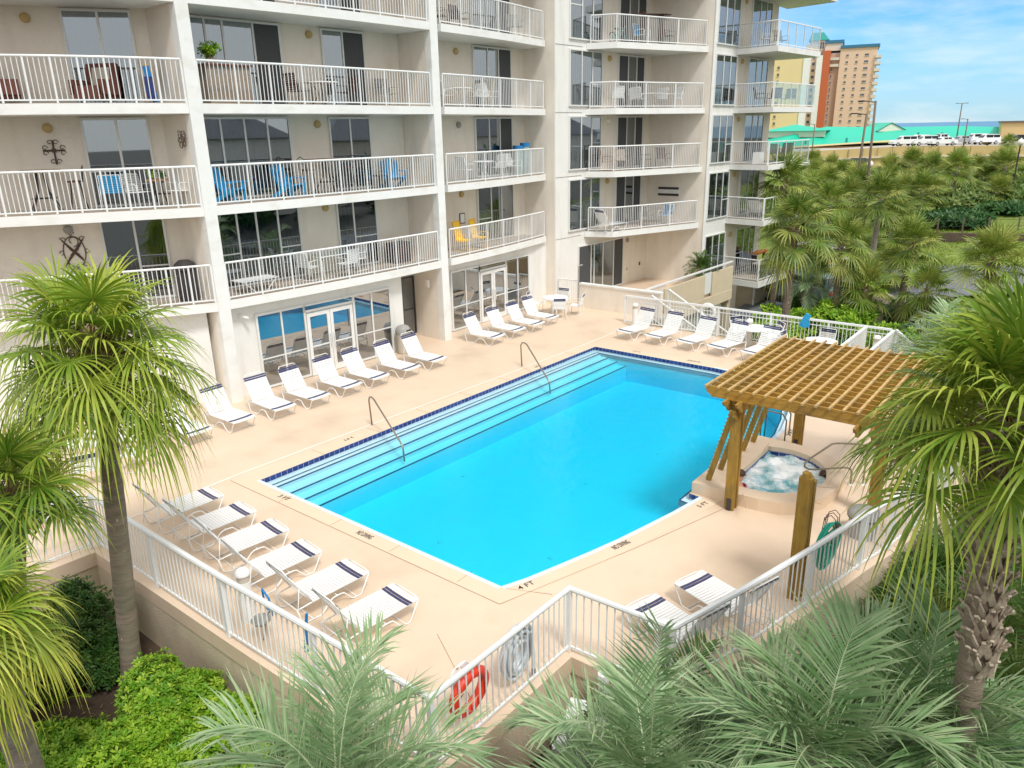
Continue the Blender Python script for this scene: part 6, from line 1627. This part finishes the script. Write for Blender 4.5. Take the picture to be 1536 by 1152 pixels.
tbox(tw, 'left_wing', 'tower_orange', -12.6, -8.32, 0.4, 18, 0, 38.2)
winset(tw, -9.4, 1.1, 1.0, 2.4, 2.38, 14, d=0.34, panes=1)
tbox(tw, 'roof_pavilion', 'tower_cream', -5.5, 0.5, 2.5, 14, 35.5, 38.2); tbox(tw, 'pavilion_roof', 'tower_blue', -5.9, 0.9, 2.1, 14.4, 38.2, 39.3)
tbox(tw, 'upper_wing', 'tower_cream', -11.8, -6.2, 14.3, 22, 30, 40.6)
b = MB(); i4 = [b.av(p) for p in ((-12.6, 13.5, 40.6), (-4.8, 13.5, 40.6), (-4.8, 23, 40.6), (-12.6, 23, 40.6), (-11.6, 15.5, 43.6), (-7.2, 15.5, 43.6), (-7.2, 21, 43.6), (-11.6, 21, 43.6))]
b.f = [[i4[0], i4[1], i4[5], i4[4]], [i4[1], i4[2], i4[6], i4[5]], [i4[2], i4[3], i4[7], i4[6]], [i4[3], i4[0], i4[4], i4[7]], [i4[4], i4[5], i4[6], i4[7]], [i4[3], i4[2], i4[1], i4[0]]]; b.build('teal_roof', M['tower_teal'], tw)
for k in range(3): tbox(tw, 'window', 'tower_glass', -8.9 + k * 0.85, -8.4 + k * 0.85, 14.2, 14.29, 37.6, 39.8)
ty = tower((281.5, 103.5), 'yellow high rise seen between the glass balconies and the orange tower')
tbox(ty, 'front_wall', 'tower_yellow', 0.5, 10.6, 0, 16, 0, 31); tbox(ty, 'pilaster', 'tower_yellow', 0.0, 1.6, -0.7, 0.0, 0, 31); tbox(ty, 'corner_pier', 'white_paint', 10.62, 12.3, -0.3, 14, 0, 31)
winset(ty, 2.6, 0.8, 0.9, 2.2, 2.3, 12); 
for i in range(12): tbox(ty, 'gallery', 'interior_dark', -1.2, -0.05, -0.2, 6, 1.4 + i * 2.4, 2.8 + i * 2.4)  # solid dark blocks, gallery shade given by their colour
tbox(ty, 'gallery_wall', 'tower_yellow', -1.3, -0.02, 0.0, 8, 0, 31)
# street lamps
def lamp_post(base, top, arm, label, r=0.11, m_='wood_lamp_pole'):
    o = thing('street_lamp', label, 'street lamp'); b_ = Vector(base); t_ = Vector(top)
    MB().tube([b_, t_], [r, r * 0.7], 8).build('pole', M[m_], o, smooth=True)
    for a_ in arm:
        a_ = Vector(a_); MB().tube([t_ - Vector((0, 0, 0.1)), t_ + a_ * 0.5, t_ + a_ * 0.75], 0.045, 6).build('arm', M[m_], o)
        MB().beam(t_ + a_ * 0.6, t_ + a_, 0.22, 0.09).build('lamp_head', M['dark_metal'], o)
lamp_post((60.28, 14.3, 0.2), (60.28, 14.5, 9.0), [(-0.1, 1.15, 0.0)], 'taller of the two leaning wooden street lamp posts before the sky')
lamp_post((65.6, 16.5, 0.8), (65.99, 16.41, 8.25), [(-0.1, 1.15, 0.0)], 'shorter of the two leaning wooden street lamp posts before the sky')
lamp_post((133.8, 41.1, 0.0), (133.8, 41.1, 7.6), [(0, 1.3, 0)], 'thin dark street lamp beside the lowest glass balcony', 0.12)
lamp_post((163.1, 24.7, 3.6), (163.1, 24.7, 10.6), [(0, 1.0, 0), (0, -1.0, 0)], 'double headed street lamp standing among the parked cars', 0.12)
lamp_post((148.5, 21.3, 2.0), (148.5, 21.3, 7.9), [(0, 1.0, 0)], 'single armed street lamp at the edge of the parking deck', 0.12)
def globe_lamp(p, label):
    o = thing('globe_lamp', label, 'street lamp', (p[0], p[1], ground_z(p[0], p[1])))
    h_ = p[2] - ground_z(p[0], p[1])
    MB().tube([(0, 0, 0), (0, 0, h_ - 0.25)], 0.06, 8).build('pole', M['dark_metal'], o)
    b = MB(); b.lathe([(0.1, h_ - 0.25), (0.24, h_ - 0.12), (0.27, h_ + 0.05), (0.2, h_ + 0.22), (0.05, h_ + 0.32), (0, h_ + 0.4)], (0, 0, 0), 14); b.build('globe', M['lamp_white'], o, smooth=True)
globe_lamp((77.8, 18.5, 3.9), 'white globe street lamp right of the two leaning lamp posts')
globe_lamp((79.7, 7.2, 5.7), 'white globe street lamp at the right edge before the tan wall')

# houses across the street behind the viewer, met in the window reflections
def house(x, y, w, d, h, rz_, m_, label):
    r = thing('house', label, 'house', (x, y, -1.2), rad(rz_)); MB().box((0, 0, h / 2), (w, d, h)).build('wall', M[m_], r)
    b = MB(); i = [b.av(p) for p in ((-w / 2 - .5, -d / 2 - .5, h), (w / 2 + .5, -d / 2 - .5, h), (w / 2 + .5, d / 2 + .5, h), (-w / 2 - .5, d / 2 + .5, h), (-w / 2 + d / 2.4, 0, h + d * .34), (w / 2 - d / 2.4, 0, h + d * .34))]
    b.f = [[i[0], i[1], i[5], i[4]], [i[1], i[2], i[5]], [i[2], i[3], i[4], i[5]], [i[3], i[0], i[4]], [i[3], i[2], i[1], i[0]]]; rf_ = b.build('roof', M['asphalt'], r)
    MB().box((w * .18, d * .12, h + d * .3), (.9, .9, 2.2)).build('chimney', M['tower_cream'], rf_)
    for k in range(4):
        for lv in range(2): MB().box((-w * .36 + k * w * .24, d / 2 + .03, 1.8 + lv * 3), (1.2, .08, 1.5)).build('window', M['interior_dark'], r)
for a_ in ((24, -40, 12, 10, 7.5, 8, 'tower_cream', 'cream house with dark hip roof across the street, nearest one'), (42, -43, 14, 11, 8.5, -6, 'stucco_white', 'white house with dark hip roof across the street, second one'), (60, -40, 12, 10, 8.0, 10, 'tower_cream', 'cream house with dark hip roof across the street, third one'),
           (78, -42, 13, 11, 9.0, -4, 'tower_yellow', 'yellow house with dark hip roof across the street, fourth one'), (98, -44, 14, 11, 8.0, 5, 'stucco_white', 'white house with dark hip roof across the street, fifth one'), (6, -38, 12, 10, 8.0, -5, 'stucco_white', 'white house with dark hip roof straight behind the viewer')): house(*a_)
for i, (x, y) in enumerate([(14, -28), (22, -27), (31, -30), (37, -26), (46, -29), (53, -27), (62, -29), (70, -27), (84, -30), (90, -28), (3, -27), (-6, -28)]):
    shrub((x, y, -1.4), 3.4, 2.6, 3.6 + (i % 3), 420, 0.75, 160 + i, 'shrub_dark', ['dark broad tree across the street behind the viewer'][0], name='broadleaf_tree', cat='tree', group='trees across the street')

# ================================================================ balcony furniture
def put(F, s, d): return F.p(s, d)
def adirondack(m_, label):
    r = thing('adirondack_chair', label, 'chair'); b = MB()
    for i in range(5): b.beam((0.28 - i * 0.0, -0.24 + i * 0.12, 0.36), (-0.22, -0.24 + i * 0.12, 0.24), 0.1, 0.025)
    b.build('seat', M[m_], r); b = MB()
    for i in range(5):
        y = -0.24 + i * 0.12; hh = 1.0 - abs(i - 2) * 0.06; b.beam((-0.2, y, 0.24), (-0.5, y * 1.12, hh), 0.105, 0.025, up=(1, 0, 0)) if False else b.beam((-0.2, y, 0.24), (-0.46, y * 1.12, hh), 0.105, 0.03)
    b.build('backrest', M[m_], r)
    for s_ in (-1, 1):
        MB().box((0.0, s_ * 0.35, 0.55), (0.68, 0.12, 0.03)).build('armrest', M[m_], r)
        MB().box((0.26, s_ * 0.32, 0.27), (0.09, 0.035, 0.54)).build('leg', M[m_], r); MB().beam((-0.4, s_ * 0.3, 0.02), (0.2, s_ * 0.3, 0.34), 0.035, 0.12).build('leg', M[m_], r)
    return r
F1in = lambda s, d=0.85: F1.p(s, d)
def setp(o, F, s, d, z, rz): p = F.p(s, d); o.location = (p[0], p[1], z + 0.006); o.rotation_euler = (0, 0, rad(rz)); return o
def dupe(proto, F, s, d, z, rz, label, group=None):
    p = F.p(s, d); return place(proto, (p[0], p[1], z + 0.006), rad(rz), label, group)
AD = adirondack('sky_plastic', 'chair'); g_ = 'blue adirondack chairs on the third level balcony'
dupe(AD, F1, 1.0, 0.9, T[2], -60, 'blue adirondack chair at the left end of the balcony below the potted plant', g_)
dupe(AD, F1, 3.0, 0.9, T[2], -75, 'blue adirondack chair left of the tall bistro table', g_)
dupe(AD, F1, 7.3, 1.0, T[2], -110, 'blue adirondack chair alone at the right end of the bistro table balcony', g_)
def bar_table(m_, label, name='bar_table', h=1.05, w=1.1):
    r = thing(name, label, 'table'); MB().box((0, 0, h), (w, w * 0.7, 0.05)).build('tabletop', M[m_], r)
    for s_ in (-1, 1):
        for t_ in (-1, 1): MB().tube([(s_ * 0.08, t_ * 0.08, h), (s_ * 0.12, t_ * 0.08, h * 0.5), (s_ * w * 0.38, t_ * w * 0.22, 0)], 0.02, 6).build('leg', M['dark_metal'], r)
    b = MB(); b.tube([(0.3 * math.cos(a / 8 * 6.283), 0.2 * math.sin(a / 8 * 6.283), 0.35) for a in range(8)], 0.012, 5, closed=True); b.build('foot_ring', M['dark_metal'], r); return r
def stool(label, name='bar_stool'):
    r = thing(name, label, 'stool')
    MB().lathe([(0, 0.74), (0.2, 0.74), (0.21, 0.77), (0, 0.79)], (0, 0, 0), 16).build('seat', M['brown_wicker'], r)
    for k in range(4):
        a = rad(45 + 90 * k); MB().tube([(0.15 * math.cos(a), 0.15 * math.sin(a), 0.74), (0.2 * math.cos(a), 0.2 * math.sin(a), 0.35), (0.3 * math.cos(a), 0.3 * math.sin(a), 0)], 0.014, 5).build('leg', M['dark_metal'], r)
    b = MB(); b.tube([(-0.18, -0.17, 0.76), (-0.22, -0.18, 1.08), (-0.24, 0, 1.16), (-0.22, 0.18, 1.08), (-0.18, 0.17, 0.76)], 0.013, 6); b.tube([(-0.2, -0.18, 0.95), (-0.2, 0.18, 0.95)], 0.01, 5); b.build('backrest', M['dark_metal'], r); return r
BT = bar_table('wood_table', 'tall brown bistro table between the blue adirondack chairs'); setp(BT, F1, 4.5, 1.0, T[2], -3)
SL_ = stool('x'); dupe(SL_, F1, 3.75, 1.0, T[2], 0, 'dark bar stool left of the tall bistro table', 'bar stools'); dupe(SL_, F1, 5.3, 1.0, T[2], 180, 'dark bar stool right of the tall bistro table', 'bar stools')
sd_ = thing('side_table', 'small dark side table beside the lone blue adirondack chair', 'table'); MB().box((0, 0, 0.43), (0.42, 0.42, 0.03)).build('tabletop', M['dark_metal'], sd_)
for a_ in (-1, 1):
    for b_ in (-1, 1): MB().box((a_ * 0.18, b_ * 0.18, 0.21), (0.04, 0.04, 0.42)).build('leg', M['dark_metal'], sd_)
setp(sd_, F1, 6.6, 0.95, T[2], -3)
# first balcony of section one: glass table, chairs, low table, dark chest
gt_ = thing('glass_table', 'rectangular glass topped table with white frame on the lowest long balcony', 'table')
MB().box((0, 0, 0.73), (1.55, 0.95, 0.012)).build('tabletop', M['glass_clear'], gt_)
b = MB(); b.tube([(-.78, -.48, .72), (.78, -.48, .72), (.78, .48, .72), (-.78, .48, .72)], 0.018, 6, closed=True); b.build('frame', M['strap_white'], gt_)
for a_ in (-1, 1):
    for b_ in (-1, 1): MB().tube([(a_ * .7, b_ * .42, .72), (a_ * .6, b_ * .38, 0)], 0.018, 6).build('leg', M['strap_white'], gt_)
setp(gt_, F1, 4.3, 0.95, T[1], -3)
wch = make_chair('strap_white', None, 'strap_white', 'balcony_chair')
dupe(wch, F1, 3.3, 0.85, T[1], 10, 'white chair at the left end of the glass topped table'); dupe(wch, F1, 5.35, 1.0, T[1], 185, 'white curved back chair at the right end of the glass topped table')
dupe(wch, F1, 4.5, 0.35, T[1], 95, 'white chair on the near side of the glass topped table')
ct = thing('low_table', 'long low white slatted table at the left of the lowest long balcony', 'table'); b = MB()
for i in range(9): b.box((0, -0.3 + i * 0.075, 0.36), (1.25, 0.06, 0.02))
b.build('tabletop', M['strap_white'], ct)
for a_ in (-1, 1): MB().tube([(a_ * .55, -.3, .35), (a_ * .2, -.3, .02), (a_ * .2, .3, .02), (a_ * .55, .3, .35)], 0.015, 6).build('leg', M['strap_white'], ct)
setp(ct, F1, 1.3, 0.7, T[1], -3)
ck = thing('storage_box', 'dark louvred storage box at the right end of the lowest long balcony', 'box'); MB().box((0, 0, 0.36), (0.75, 0.5, 0.72)).build('body', M['dark_metal'], ck)
for k in range(6): MB().box((0, -0.255, 0.12 + k * 0.1), (0.7, 0.012, 0.03)).build('slat', M['brown_wicker'], ck)
setp(ck, F1, 7.35, 1.1, T[1], -3)
# upper balcony of section one
bar = thing('wicker_bar', 'tan wicker bar counter with a potted plant, left end of the upper long balcony', 'bar counter'); MB().box((0, 0, 0.5), (1.3, 0.5, 1.0)).build('body', M['tan_wicker'], bar); MB().box((0, 0, 1.02), (1.45, 0.62, 0.04)).build('countertop', M['brown_wicker'], bar)
setp(bar, F1, 1.2, 0.75, T[3], -3)
pl_ = shrub((0, 0, 0), 0.28, 0.28, 0.45, 130, 0.09, 131, 'shrub_bright', 'small bright green potted plant on the wicker bar counter', name='potted_plant', cat='plant'); setp(pl_, F1, 0.85, 0.75, T[3] + 1.12, 0)
MB().lathe([(0, -0.07), (0.11, -0.07), (0.14, 0.08), (0, 0.08)], (0, 0, 0), 12).build('pot', M['beige_plastic'], pl_)
wt = make_round_table('patio_table', 0.5, 0.7, 'strap_white', 'dark_metal'); setp(wt, F1, 4.5, 0.85, T[3], 0); wt['label'] = 'white round table with dark legs on the upper long balcony'
dch = make_chair('brown_wicker', None, 'dark_metal', 'balcony_chair')
gch = make_chair('gray_plastic', None, 'gray_plastic', 'balcony_chair')
dupe(dch, F1, 3.6, 0.8, T[3], 0, 'dark chair left of the round table on the upper long balcony'); dupe(dch, F1, 5.5, 0.9, T[3], 180, 'dark chair right of the round table on the upper long balcony'); dupe(gch, F1, 7.2, 1.0, T[3], -100, 'grey chair at the right end of the upper long balcony')
# section two
y1 = make_chair('yellow_plastic', None, 'yellow_plastic', 'lounge_chair', h=1.15)
MB().beam((-0.19, 0, 0.44), (-0.36, 0, 1.15), 0.5, 0.02).build('sling_back', M['yellow_plastic'], y1); MB().box((0.02, 0, 0.44), (0.46, 0.5, 0.02)).build('sling_seat', M['yellow_plastic'], y1); dupe(y1, B2, 1.9, -1.05, T[1], -80, 'yellow lounge chair nearer the white column, below the framed notice', 'yellow lounge chairs'); dupe(y1, B2, 2.85, -1.05, T[1], -75, 'yellow lounge chair farther from the white column', 'yellow lounge chairs')
fr_ = thing('framed_notice', 'small framed notice on the wall above the yellow lounge chairs', 'notice'); c = B2.v(3.0, -0.02, T[1] + 1.12)
MB().box((0, 0, 0), (0.32, 0.02, 0.42)).build('frame', M['dark_metal'], fr_); MB().box((0, -0.012, 0), (0.25, 0.01, 0.35)).build('paper', M['strap_white'], fr_); fr_.location = c
t2 = make_round_table('patio_table', 0.45, 0.7, 'strap_white', 'strap_white'); setp(t2, B2, 3.3, -0.9, T[2], 0); t2['label'] = 'small white table between white chairs, balcony with the blue bins'
dupe(wch, B2, 2.3, -0.9, T[2], 0, 'white chair left of the small table, balcony with the blue bins'); dupe(wch, B2, 4.3, -0.9, T[2], 180, 'white chair right of the small table, balcony with the blue bins'); dupe(wch, B2, 5.4, -0.8, T[2], -90, 'white chair beside the blue bins')
for s_, hh, lb_ in ((6.0, 1.05, 'tall blue bin at the right end, left of the pair'), (6.5, 1.15, 'tall blue bin at the right end, right of the pair')):
    o = thing('blue_bin', lb_, 'bin'); MB().lathe([(0, 0), (0.2, 0), (0.2, hh), (0, hh)], (0, 0, 0), 16).build('body', M['car_teal'], o); MB().lathe([(0.21, hh), (0.21, hh + 0.16), (0, hh + 0.16)], (0, 0, 0), 16).build('lid', M['blue_plastic'], o); setp(o, B2, s_, -0.6, T[2], 0)
t3 = make_round_table('patio_table', 0.5, 0.7, 'strap_white', 'strap_white'); setp(t3, B2, 2.2, -0.85, T[3], 0); t3['label'] = 'white table among white chairs, second balcony from the top in the middle section'
for s_, rz_, lb_ in ((1.3, 0, 'leftmost white chair'), (3.15, 180, 'white chair just right of the table'), (3.9, -90, 'white high backed chair at the sliding door')): dupe(wch, B2, s_, -0.85, T[3], rz_, lb_ + ', second middle balcony from the top')
rf = tag(MB().box((0, 0, 0.55), (0.12, 0.5, 1.1), Matrix.Rotation(rad(8), 3, 'Y')).build('folded_chair', M['beige_plastic']), 'folded beige chair leaning before the sliding door in the middle section', 'chair'); setp(rf, B2, 4.4, -0.4, T[3], 0)
for s_, rz_, lb_ in ((1.3, -60, 'dark slatted chair at the left of the topmost middle balcony'), (2.4, -90, 'dark slatted chair second on the topmost middle balcony')): dupe(dch, B2, s_, -0.8, T[4], rz_, lb_)
dupe(gch, B2, 5.7, -0.8, T[4], -120, 'grey chair at the right of the topmost middle balcony')
# left section
ar = thing('wicker_armchair', 'x', 'armchair'); b = MB(); b.box((0, 0, 0.3), (0.75, 0.8, 0.3)); b.build('seat', M['brown_wicker'], ar); MB().box((-0.35, 0, 0.65), (0.12, 0.85, 0.75), Matrix.Rotation(rad(-12), 3, 'Y')).build('backrest', M['brown_wicker'], ar)
MB().box((-0.30, 0, 0.68), (0.02, 0.5, 0.5), Matrix.Rotation(rad(-12), 3, 'Y')).build('cushion', M['beige_plastic'], ar)
for s_ in (-1, 1): MB().box((0, s_ * 0.4, 0.42), (0.75, 0.12, 0.36)).build('armrest', M['brown_wicker'], ar)
dupe(ar, FL_, LF - 2.2, 0.75, T[3], -150, 'brown wicker armchair seen from behind, centre of the upper left balcony'); dupe(ar, FL_, LF - 4.3, 0.75, T[3], -20, 'brown wicker armchair at the left edge of the upper left balcony')
bg = thing('beach_cart', 'beach cart stuffed with blue chairs and towels on the upper left balcony', 'beach cart')
MB().tube([(0, -.2, 0), (-.15, -.2, 1.05), (-.15, .2, 1.05), (0, .2, 0)], 0.014, 6).build('frame', M['gray_plastic'], bg); MB().box((0.08, 0.05, 0.5), (0.16, 0.22, 0.9), Matrix.Rotation(rad(-8), 3, 'Y')).build('folded_chairs', M['blue_plastic'], bg); MB().box((0.05, -0.16, 0.4), (0.2, 0.16, 0.55)).build('bag', M['navy_tile'], bg); MB().box((0.02, 0.2, 0.75), (0.1, 0.08, 0.5)).build('towel_roll', M['yellow_plastic'], bg)
setp(bg, FL_, LF - 0.95, 0.75, T[3], -30)
t4 = bar_table('wood_table', 'tall dark bar table at the left edge of the middle left balcony', w=0.9); setp(t4, FL_, LF - 3.9, 0.9, T[2], -30); dupe(SL_, FL_, LF - 3.1, 0.8, T[2], 160, 'dark bar stool right of the tall bar table, left edge', 'bar stools')
bc = make_chair('sky_plastic', None, 'strap_white', 'balcony_chair'); dupe(bc, FL_, LF - 2.25, 0.8, T[2], 60, 'white framed chair with bright blue back on the left balcony')
dupe(wch, FL_, LF - 1.6, 0.85, T[2], -80, 'white slatted chair beside the blue backed chair'); dupe(wch, FL_, LF - 0.6, 0.8, T[2], 200, 'white tube chair nearest the column, left balcony')
wt5 = bar_table('wood_table', 'small wooden table with pink and green plants on the left balcony', 'side_table', 0.72, 0.55); setp(wt5, FL_, LF - 1.1, 0.75, T[2], -30)
for dx, mm, lb_ in ((-0.12, 'shrub_bright', 'small green plant on the small wooden table'), (0.14, 'juniper', 'small dark green plant on the small wooden table')):
    q = shrub((0, 0, 0), 0.13, 0.13, 0.22, 40, 0.05, 141, mm, lb_, name='potted_plant', cat='plant'); setp(q, FL_, LF - 1.1 + dx, 0.75, T[2] + 0.745, 0)
gr_ = thing('grill', 'dark covered grill behind the palm on the lowest left balcony', 'grill'); MB().box((0, 0, 0.45), (0.55, 0.4, 0.9)).build('body', M['dark_metal'], gr_); MB().lathe([(0, 0.9), (0.3, 0.9), (0.28, 1.05), (0.15, 1.15), (0, 1.16)], (0, 0, 0), 14).build('lid', M['dark_metal'], gr_); setp(gr_, FL_, LF - 0.75, 0.8, T[1], -30)
# wall ornaments
def scroll(b, cx_, cz_, r, a0, a1, w=0.012):
    b.tube([(cx_ + r * (1 - 0.6 * k / 14) * math.cos(rad(a0 + (a1 - a0) * k / 14)), 0, cz_ + r * (1 - 0.6 * k / 14) * math.sin(rad(a0 + (a1 - a0) * k / 14))) for k in range(15)], w, 5)
def ornament(F, s, d, z, label, draw, cat='wall ornament', rot=0):
    b = MB(); draw(b); o = b.build('wall_ornament', M['rust_metal']); c = F.v(s, d, z); u_ = F.u
    o.location = c; o.rotation_euler = (0, 0, math.atan2(u_.y, u_.x) + rot); tag(o, label, cat); return o
def cross(b):
    for dx, dz in ((0, 1), (1, 0), (0, -1), (-1, 0)):
        L = 0.36 if dz < 0 else 0.26
        b.tube([(0, 0, 0), (dx * L, 0, dz * L)], 0.025, 6)
        for sg in (-1, 1): scroll(b, dx * L * 0.8 + (dz * sg * 0.07), dz * L * 0.8 + dx * sg * 0.07, 0.07, 0, 330, 0.009)
    b.box((0, -0.01, 0), (0.1, 0.03, 0.1))
ornament(FL_, LF - 3.55, 1.43, T[2] + 1.55, 'black wrought iron cross with scrolled ends on the left balcony wall', cross)
def butterfly(b):
    for k, (x, z, r) in enumerate(((-.1, .12, .13), (.1, .12, .13), (-.08, -.1, .1), (.1, -.12, .12), (0, .0, .08), (.16, 0, .08), (-.16, .02, .08))):
        scroll(b, x, z, r, 40 * k, 40 * k + 350, 0.009); scroll(b, x, z, r * 0.7, 90 * k, 90 * k - 340, 0.008)
bo = ornament(Fr((11.42, 20.15), (0, 1)), 0, 0.0, T[2] + 1.72, 'cluster of rusty wire scrolls on the party wall of the left balcony', butterfly); bo.location = (11.40, 20.1, T[2] + 1.75)
def grille(b):
    for k in range(-2, 3):
        b.tube([(-0.22 + k * 0.05, 0, -0.25 + 0.08 * k), (0.22 + k * 0.05, 0, 0.25 + 0.08 * k)], 0.01, 5); b.tube([(0.22 - k * 0.05, 0, -0.25 + 0.08 * k), (-0.22 - k * 0.05, 0, 0.25 + 0.08 * k)], 0.01, 5)
    b.tube([(0.27 * math.sin(rad(a)), 0, 0.43 * math.cos(rad(a))) for a in range(0, 360, 15)], 0.014, 5, closed=True)
    for a in range(0, 360, 45): scroll(b, 0.33 * math.sin(rad(a)), 0.5 * math.cos(rad(a)), 0.07, a, a + 320, 0.01)
    scroll(b, 0, 0.3, 0.16, -90, 240, 0.012)
ornament(FL_, LF - 3.55, 1.43, T[1] + 1.5, 'oval wrought iron lattice ornament on the wall of the lowest left balcony', grille)
# sections three and four
tt = make_round_table('patio_table', 0.5, 0.65, 'strap_white', 'strap_white'); setp(tt, F3, 5.6, -1.3, T[3], 0); tt['label'] = 'white table on the angled balcony level with the white chairs'
for s_, d_, rz_, lb_ in ((4.9, -1.0, 0, 'leftmost white chair at the angled balcony table'), (6.3, -1.3, 180, 'right white chair at the angled balcony table'), (6.4, -2.0, 150, 'white chair at the far right of the angled balcony'), (5.5, -0.5, -90, 'white chair behind the angled balcony table')): dupe(wch, F3, s_, d_, T[3], rz_, lb_, 'white chairs on the angled balcony')
ll = make_lounger; dupe(wch, F3, 3.2, -0.9, T[3], 60, 'white low chair at the left corner of the angled balcony')
wc2 = make_chair('beige_plastic', None, 'wood_table', 'balcony_chair')
dupe(wc2, F3, 2.9, -0.7, T[2], -60, 'tan chair at the left corner, angled balcony'); dupe(wc2, F3, 3.9, -0.9, T[2], -120, 'tan chair, second from the left, angled balcony'); dupe(dch, F3, 5.2, -1.3, T[2], -60, 'dark chair left of the pair, angled balcony above the plaque'); dupe(dch, F3, 6.5, -1.5, T[2], -120, 'dark chair right of pair on the angled balcony above the wall plaque')
ch_ = copy_tree(LG); p = F3.p(3.6, -1.15); ch_.location = (p[0], p[1], T[1] + 0.006); ch_.rotation_euler = (0, 0, rad(165)); ch_['label'] = 'white strap lounger on the lowest angled balcony'; ch_['group'] = 'loungers on balconies'
dupe(bc, F3, 6.6, -1.7, T[1], 180, 'blue seated chair at the right of the lowest angled balcony'); dupe(gch, F3, 5.6, -1.3, T[1], -20, 'grey chair in the middle of the lowest angled balcony')
pq = thing('wall_plaque', 'black and white striped plaque on the cream wall of the lowest angled balcony', 'plaque', (35.39, 17.68, T[1] + 1.45)); MB().box((-0.012, 0, 0), (0.02, 1.1, 0.42)).build('board', M['white_paint'], pq)
for dz in (-0.155, 0.155): MB().box((-0.028, 0, dz), (0.015, 1.12, 0.11)).build('stripe', M['dark_metal'], pq)
bk = thing('beach_toy_bike', 'small turquoise bicycle leaning inside the top angled balcony', 'bicycle'); b = MB()
for x in (-0.35, 0.35): b.tube([(x + 0.2 * math.cos(a * 0.524), 0, 0.21 + 0.2 * math.sin(a * 0.524)) for a in range(12)], 0.016, 5, closed=True)
b.build('wheels', M['rubber'], bk); b = MB(); b.tube([(-0.35, 0, 0.21), (0, 0, 0.2), (-0.1, 0, 0.5), (-0.35, 0, 0.21)], 0.018, 5); b.tube([(0, 0, 0.2), (0.28, 0, 0.55), (0.35, 0, 0.21)], 0.018, 5); b.tube([(-0.1, 0, 0.5), (0.28, 0, 0.5)], 0.018, 5); b.tube([(0.24, -0.2, 0.64), (0.28, 0, 0.6), (0.24, 0.2, 0.64)], 0.014, 5); b.build('frame', M['teal_plastic'], bk); MB().box((-0.12, 0, 0.56), (0.2, 0.1, 0.05)).build('saddle', M['rubber'], bk); setp(bk, F3, 3.3, -0.9, T[4], -20)
rods = thing('fishing_rods', 'bundle of rusty fishing rods laid over racks inside the top angled balcony', 'fishing rods'); b = MB(); R_ = random.Random(3)
for k in range(9): z = 1.15 + R_.uniform(-0.06, 0.1); b.tube([(-1.3 + R_.uniform(-.2, .2), R_.uniform(-.1, .1), z), (1.3 + R_.uniform(-.2, .2), R_.uniform(-.1, .1), z + R_.uniform(0, 0.2))], 0.012, 4)
b.build('rods', M['rust_metal'], rods)
for x in (-0.6, 0.7): MB().box((x, 0, 0.68), (0.05, 0.3, 1.36)).build('rack', M['rust_metal'], rods)
setp(rods, F3, 5.5, -1.2, T[4], -10)
for s_, d_, rz_, k, lb_ in ((5.0, -1.0, -90, 1, 'teal and dark gear chair beneath the fishing rods, left'), (6.2, -1.6, -90, 0, 'dark chair beneath the fishing rods, right')): dupe([dch, bc][k], F3, s_, d_, T[4], rz_, lb_)
dupe(wch, F4, 3.3, -1.0, T[4], -60, 'white chair on the top corner balcony with glass side'); dupe(wc2, F4, 4.6, -1.2, T[4], -120, 'tan chair on the top corner balcony with glass side')
dupe(dch, F4, 3.2, -1.0, T[3], -60, 'dark chair at the left, corner balcony second from the top'); dupe(dch, F4, 4.2, -1.3, T[3], 180, 'dark chair in the middle, corner balcony second from the top'); dupe(gch, F4, 5.8, -1.4, T[3], 180, 'grey chair behind the glass, corner balcony second from the top')
dupe(gch, F4, 5.0, -1.3, T[2], 0, 'grey chair behind the glass, corner balcony third from the top'); dupe(dch, F4, 6.2, -1.3, T[2], 180, 'dark chair behind the glass, corner balcony third from the top'); cr_ = tag(MB().box((0, 0, 0.28), (0.5, 0.4, 0.55)).build('cooler', M['strap_white']), 'white cooler box on the corner balcony third from the top', 'cooler'); setp(cr_, F4, 3.1, -1.2, T[2], 0)
c5 = copy_tree(LG); p = F4.p(4.6, -1.3); c5.location = (p[0], p[1], T[1] + 0.006); c5.rotation_euler = (0, 0, rad(170)); c5['label'] = 'white strap lounger on the corner balcony behind the nearest far palm'; c5['group'] = 'loungers on balconies'
dt = bar_table('beige_plastic', 'low pale table on the lowest corner balcony under the orange umbrella', 'side_table', 0.6, 0.8); setp(dt, F4, 4.2, -1.3, T[0], 0)
ou = thing('folded_umbrella', 'orange folded umbrella lying across the lowest corner balcony', 'umbrella'); MB().tube([(-0.7, 0, 0.0), (-0.3, 0, 0.0), (0.4, 0, 0.02), (0.8, 0, 0.0)], [0.05, 0.13, 0.12, 0.03], 8).build('canopy', M['orange_plastic'], ou); MB().tube([(-1.0, 0, 0), (-0.7, 0, 0)], 0.02, 6).build('pole', M['gray_plastic'], ou); setp(ou, F4, 5.3, -0.8, T[0] + 1.0, -10)
for s_ in (-0.6, 0.5): MB().box((s_, 0, -0.55), (0.04, 0.3, 0.9)).build('stand', M['dark_metal'], ou)
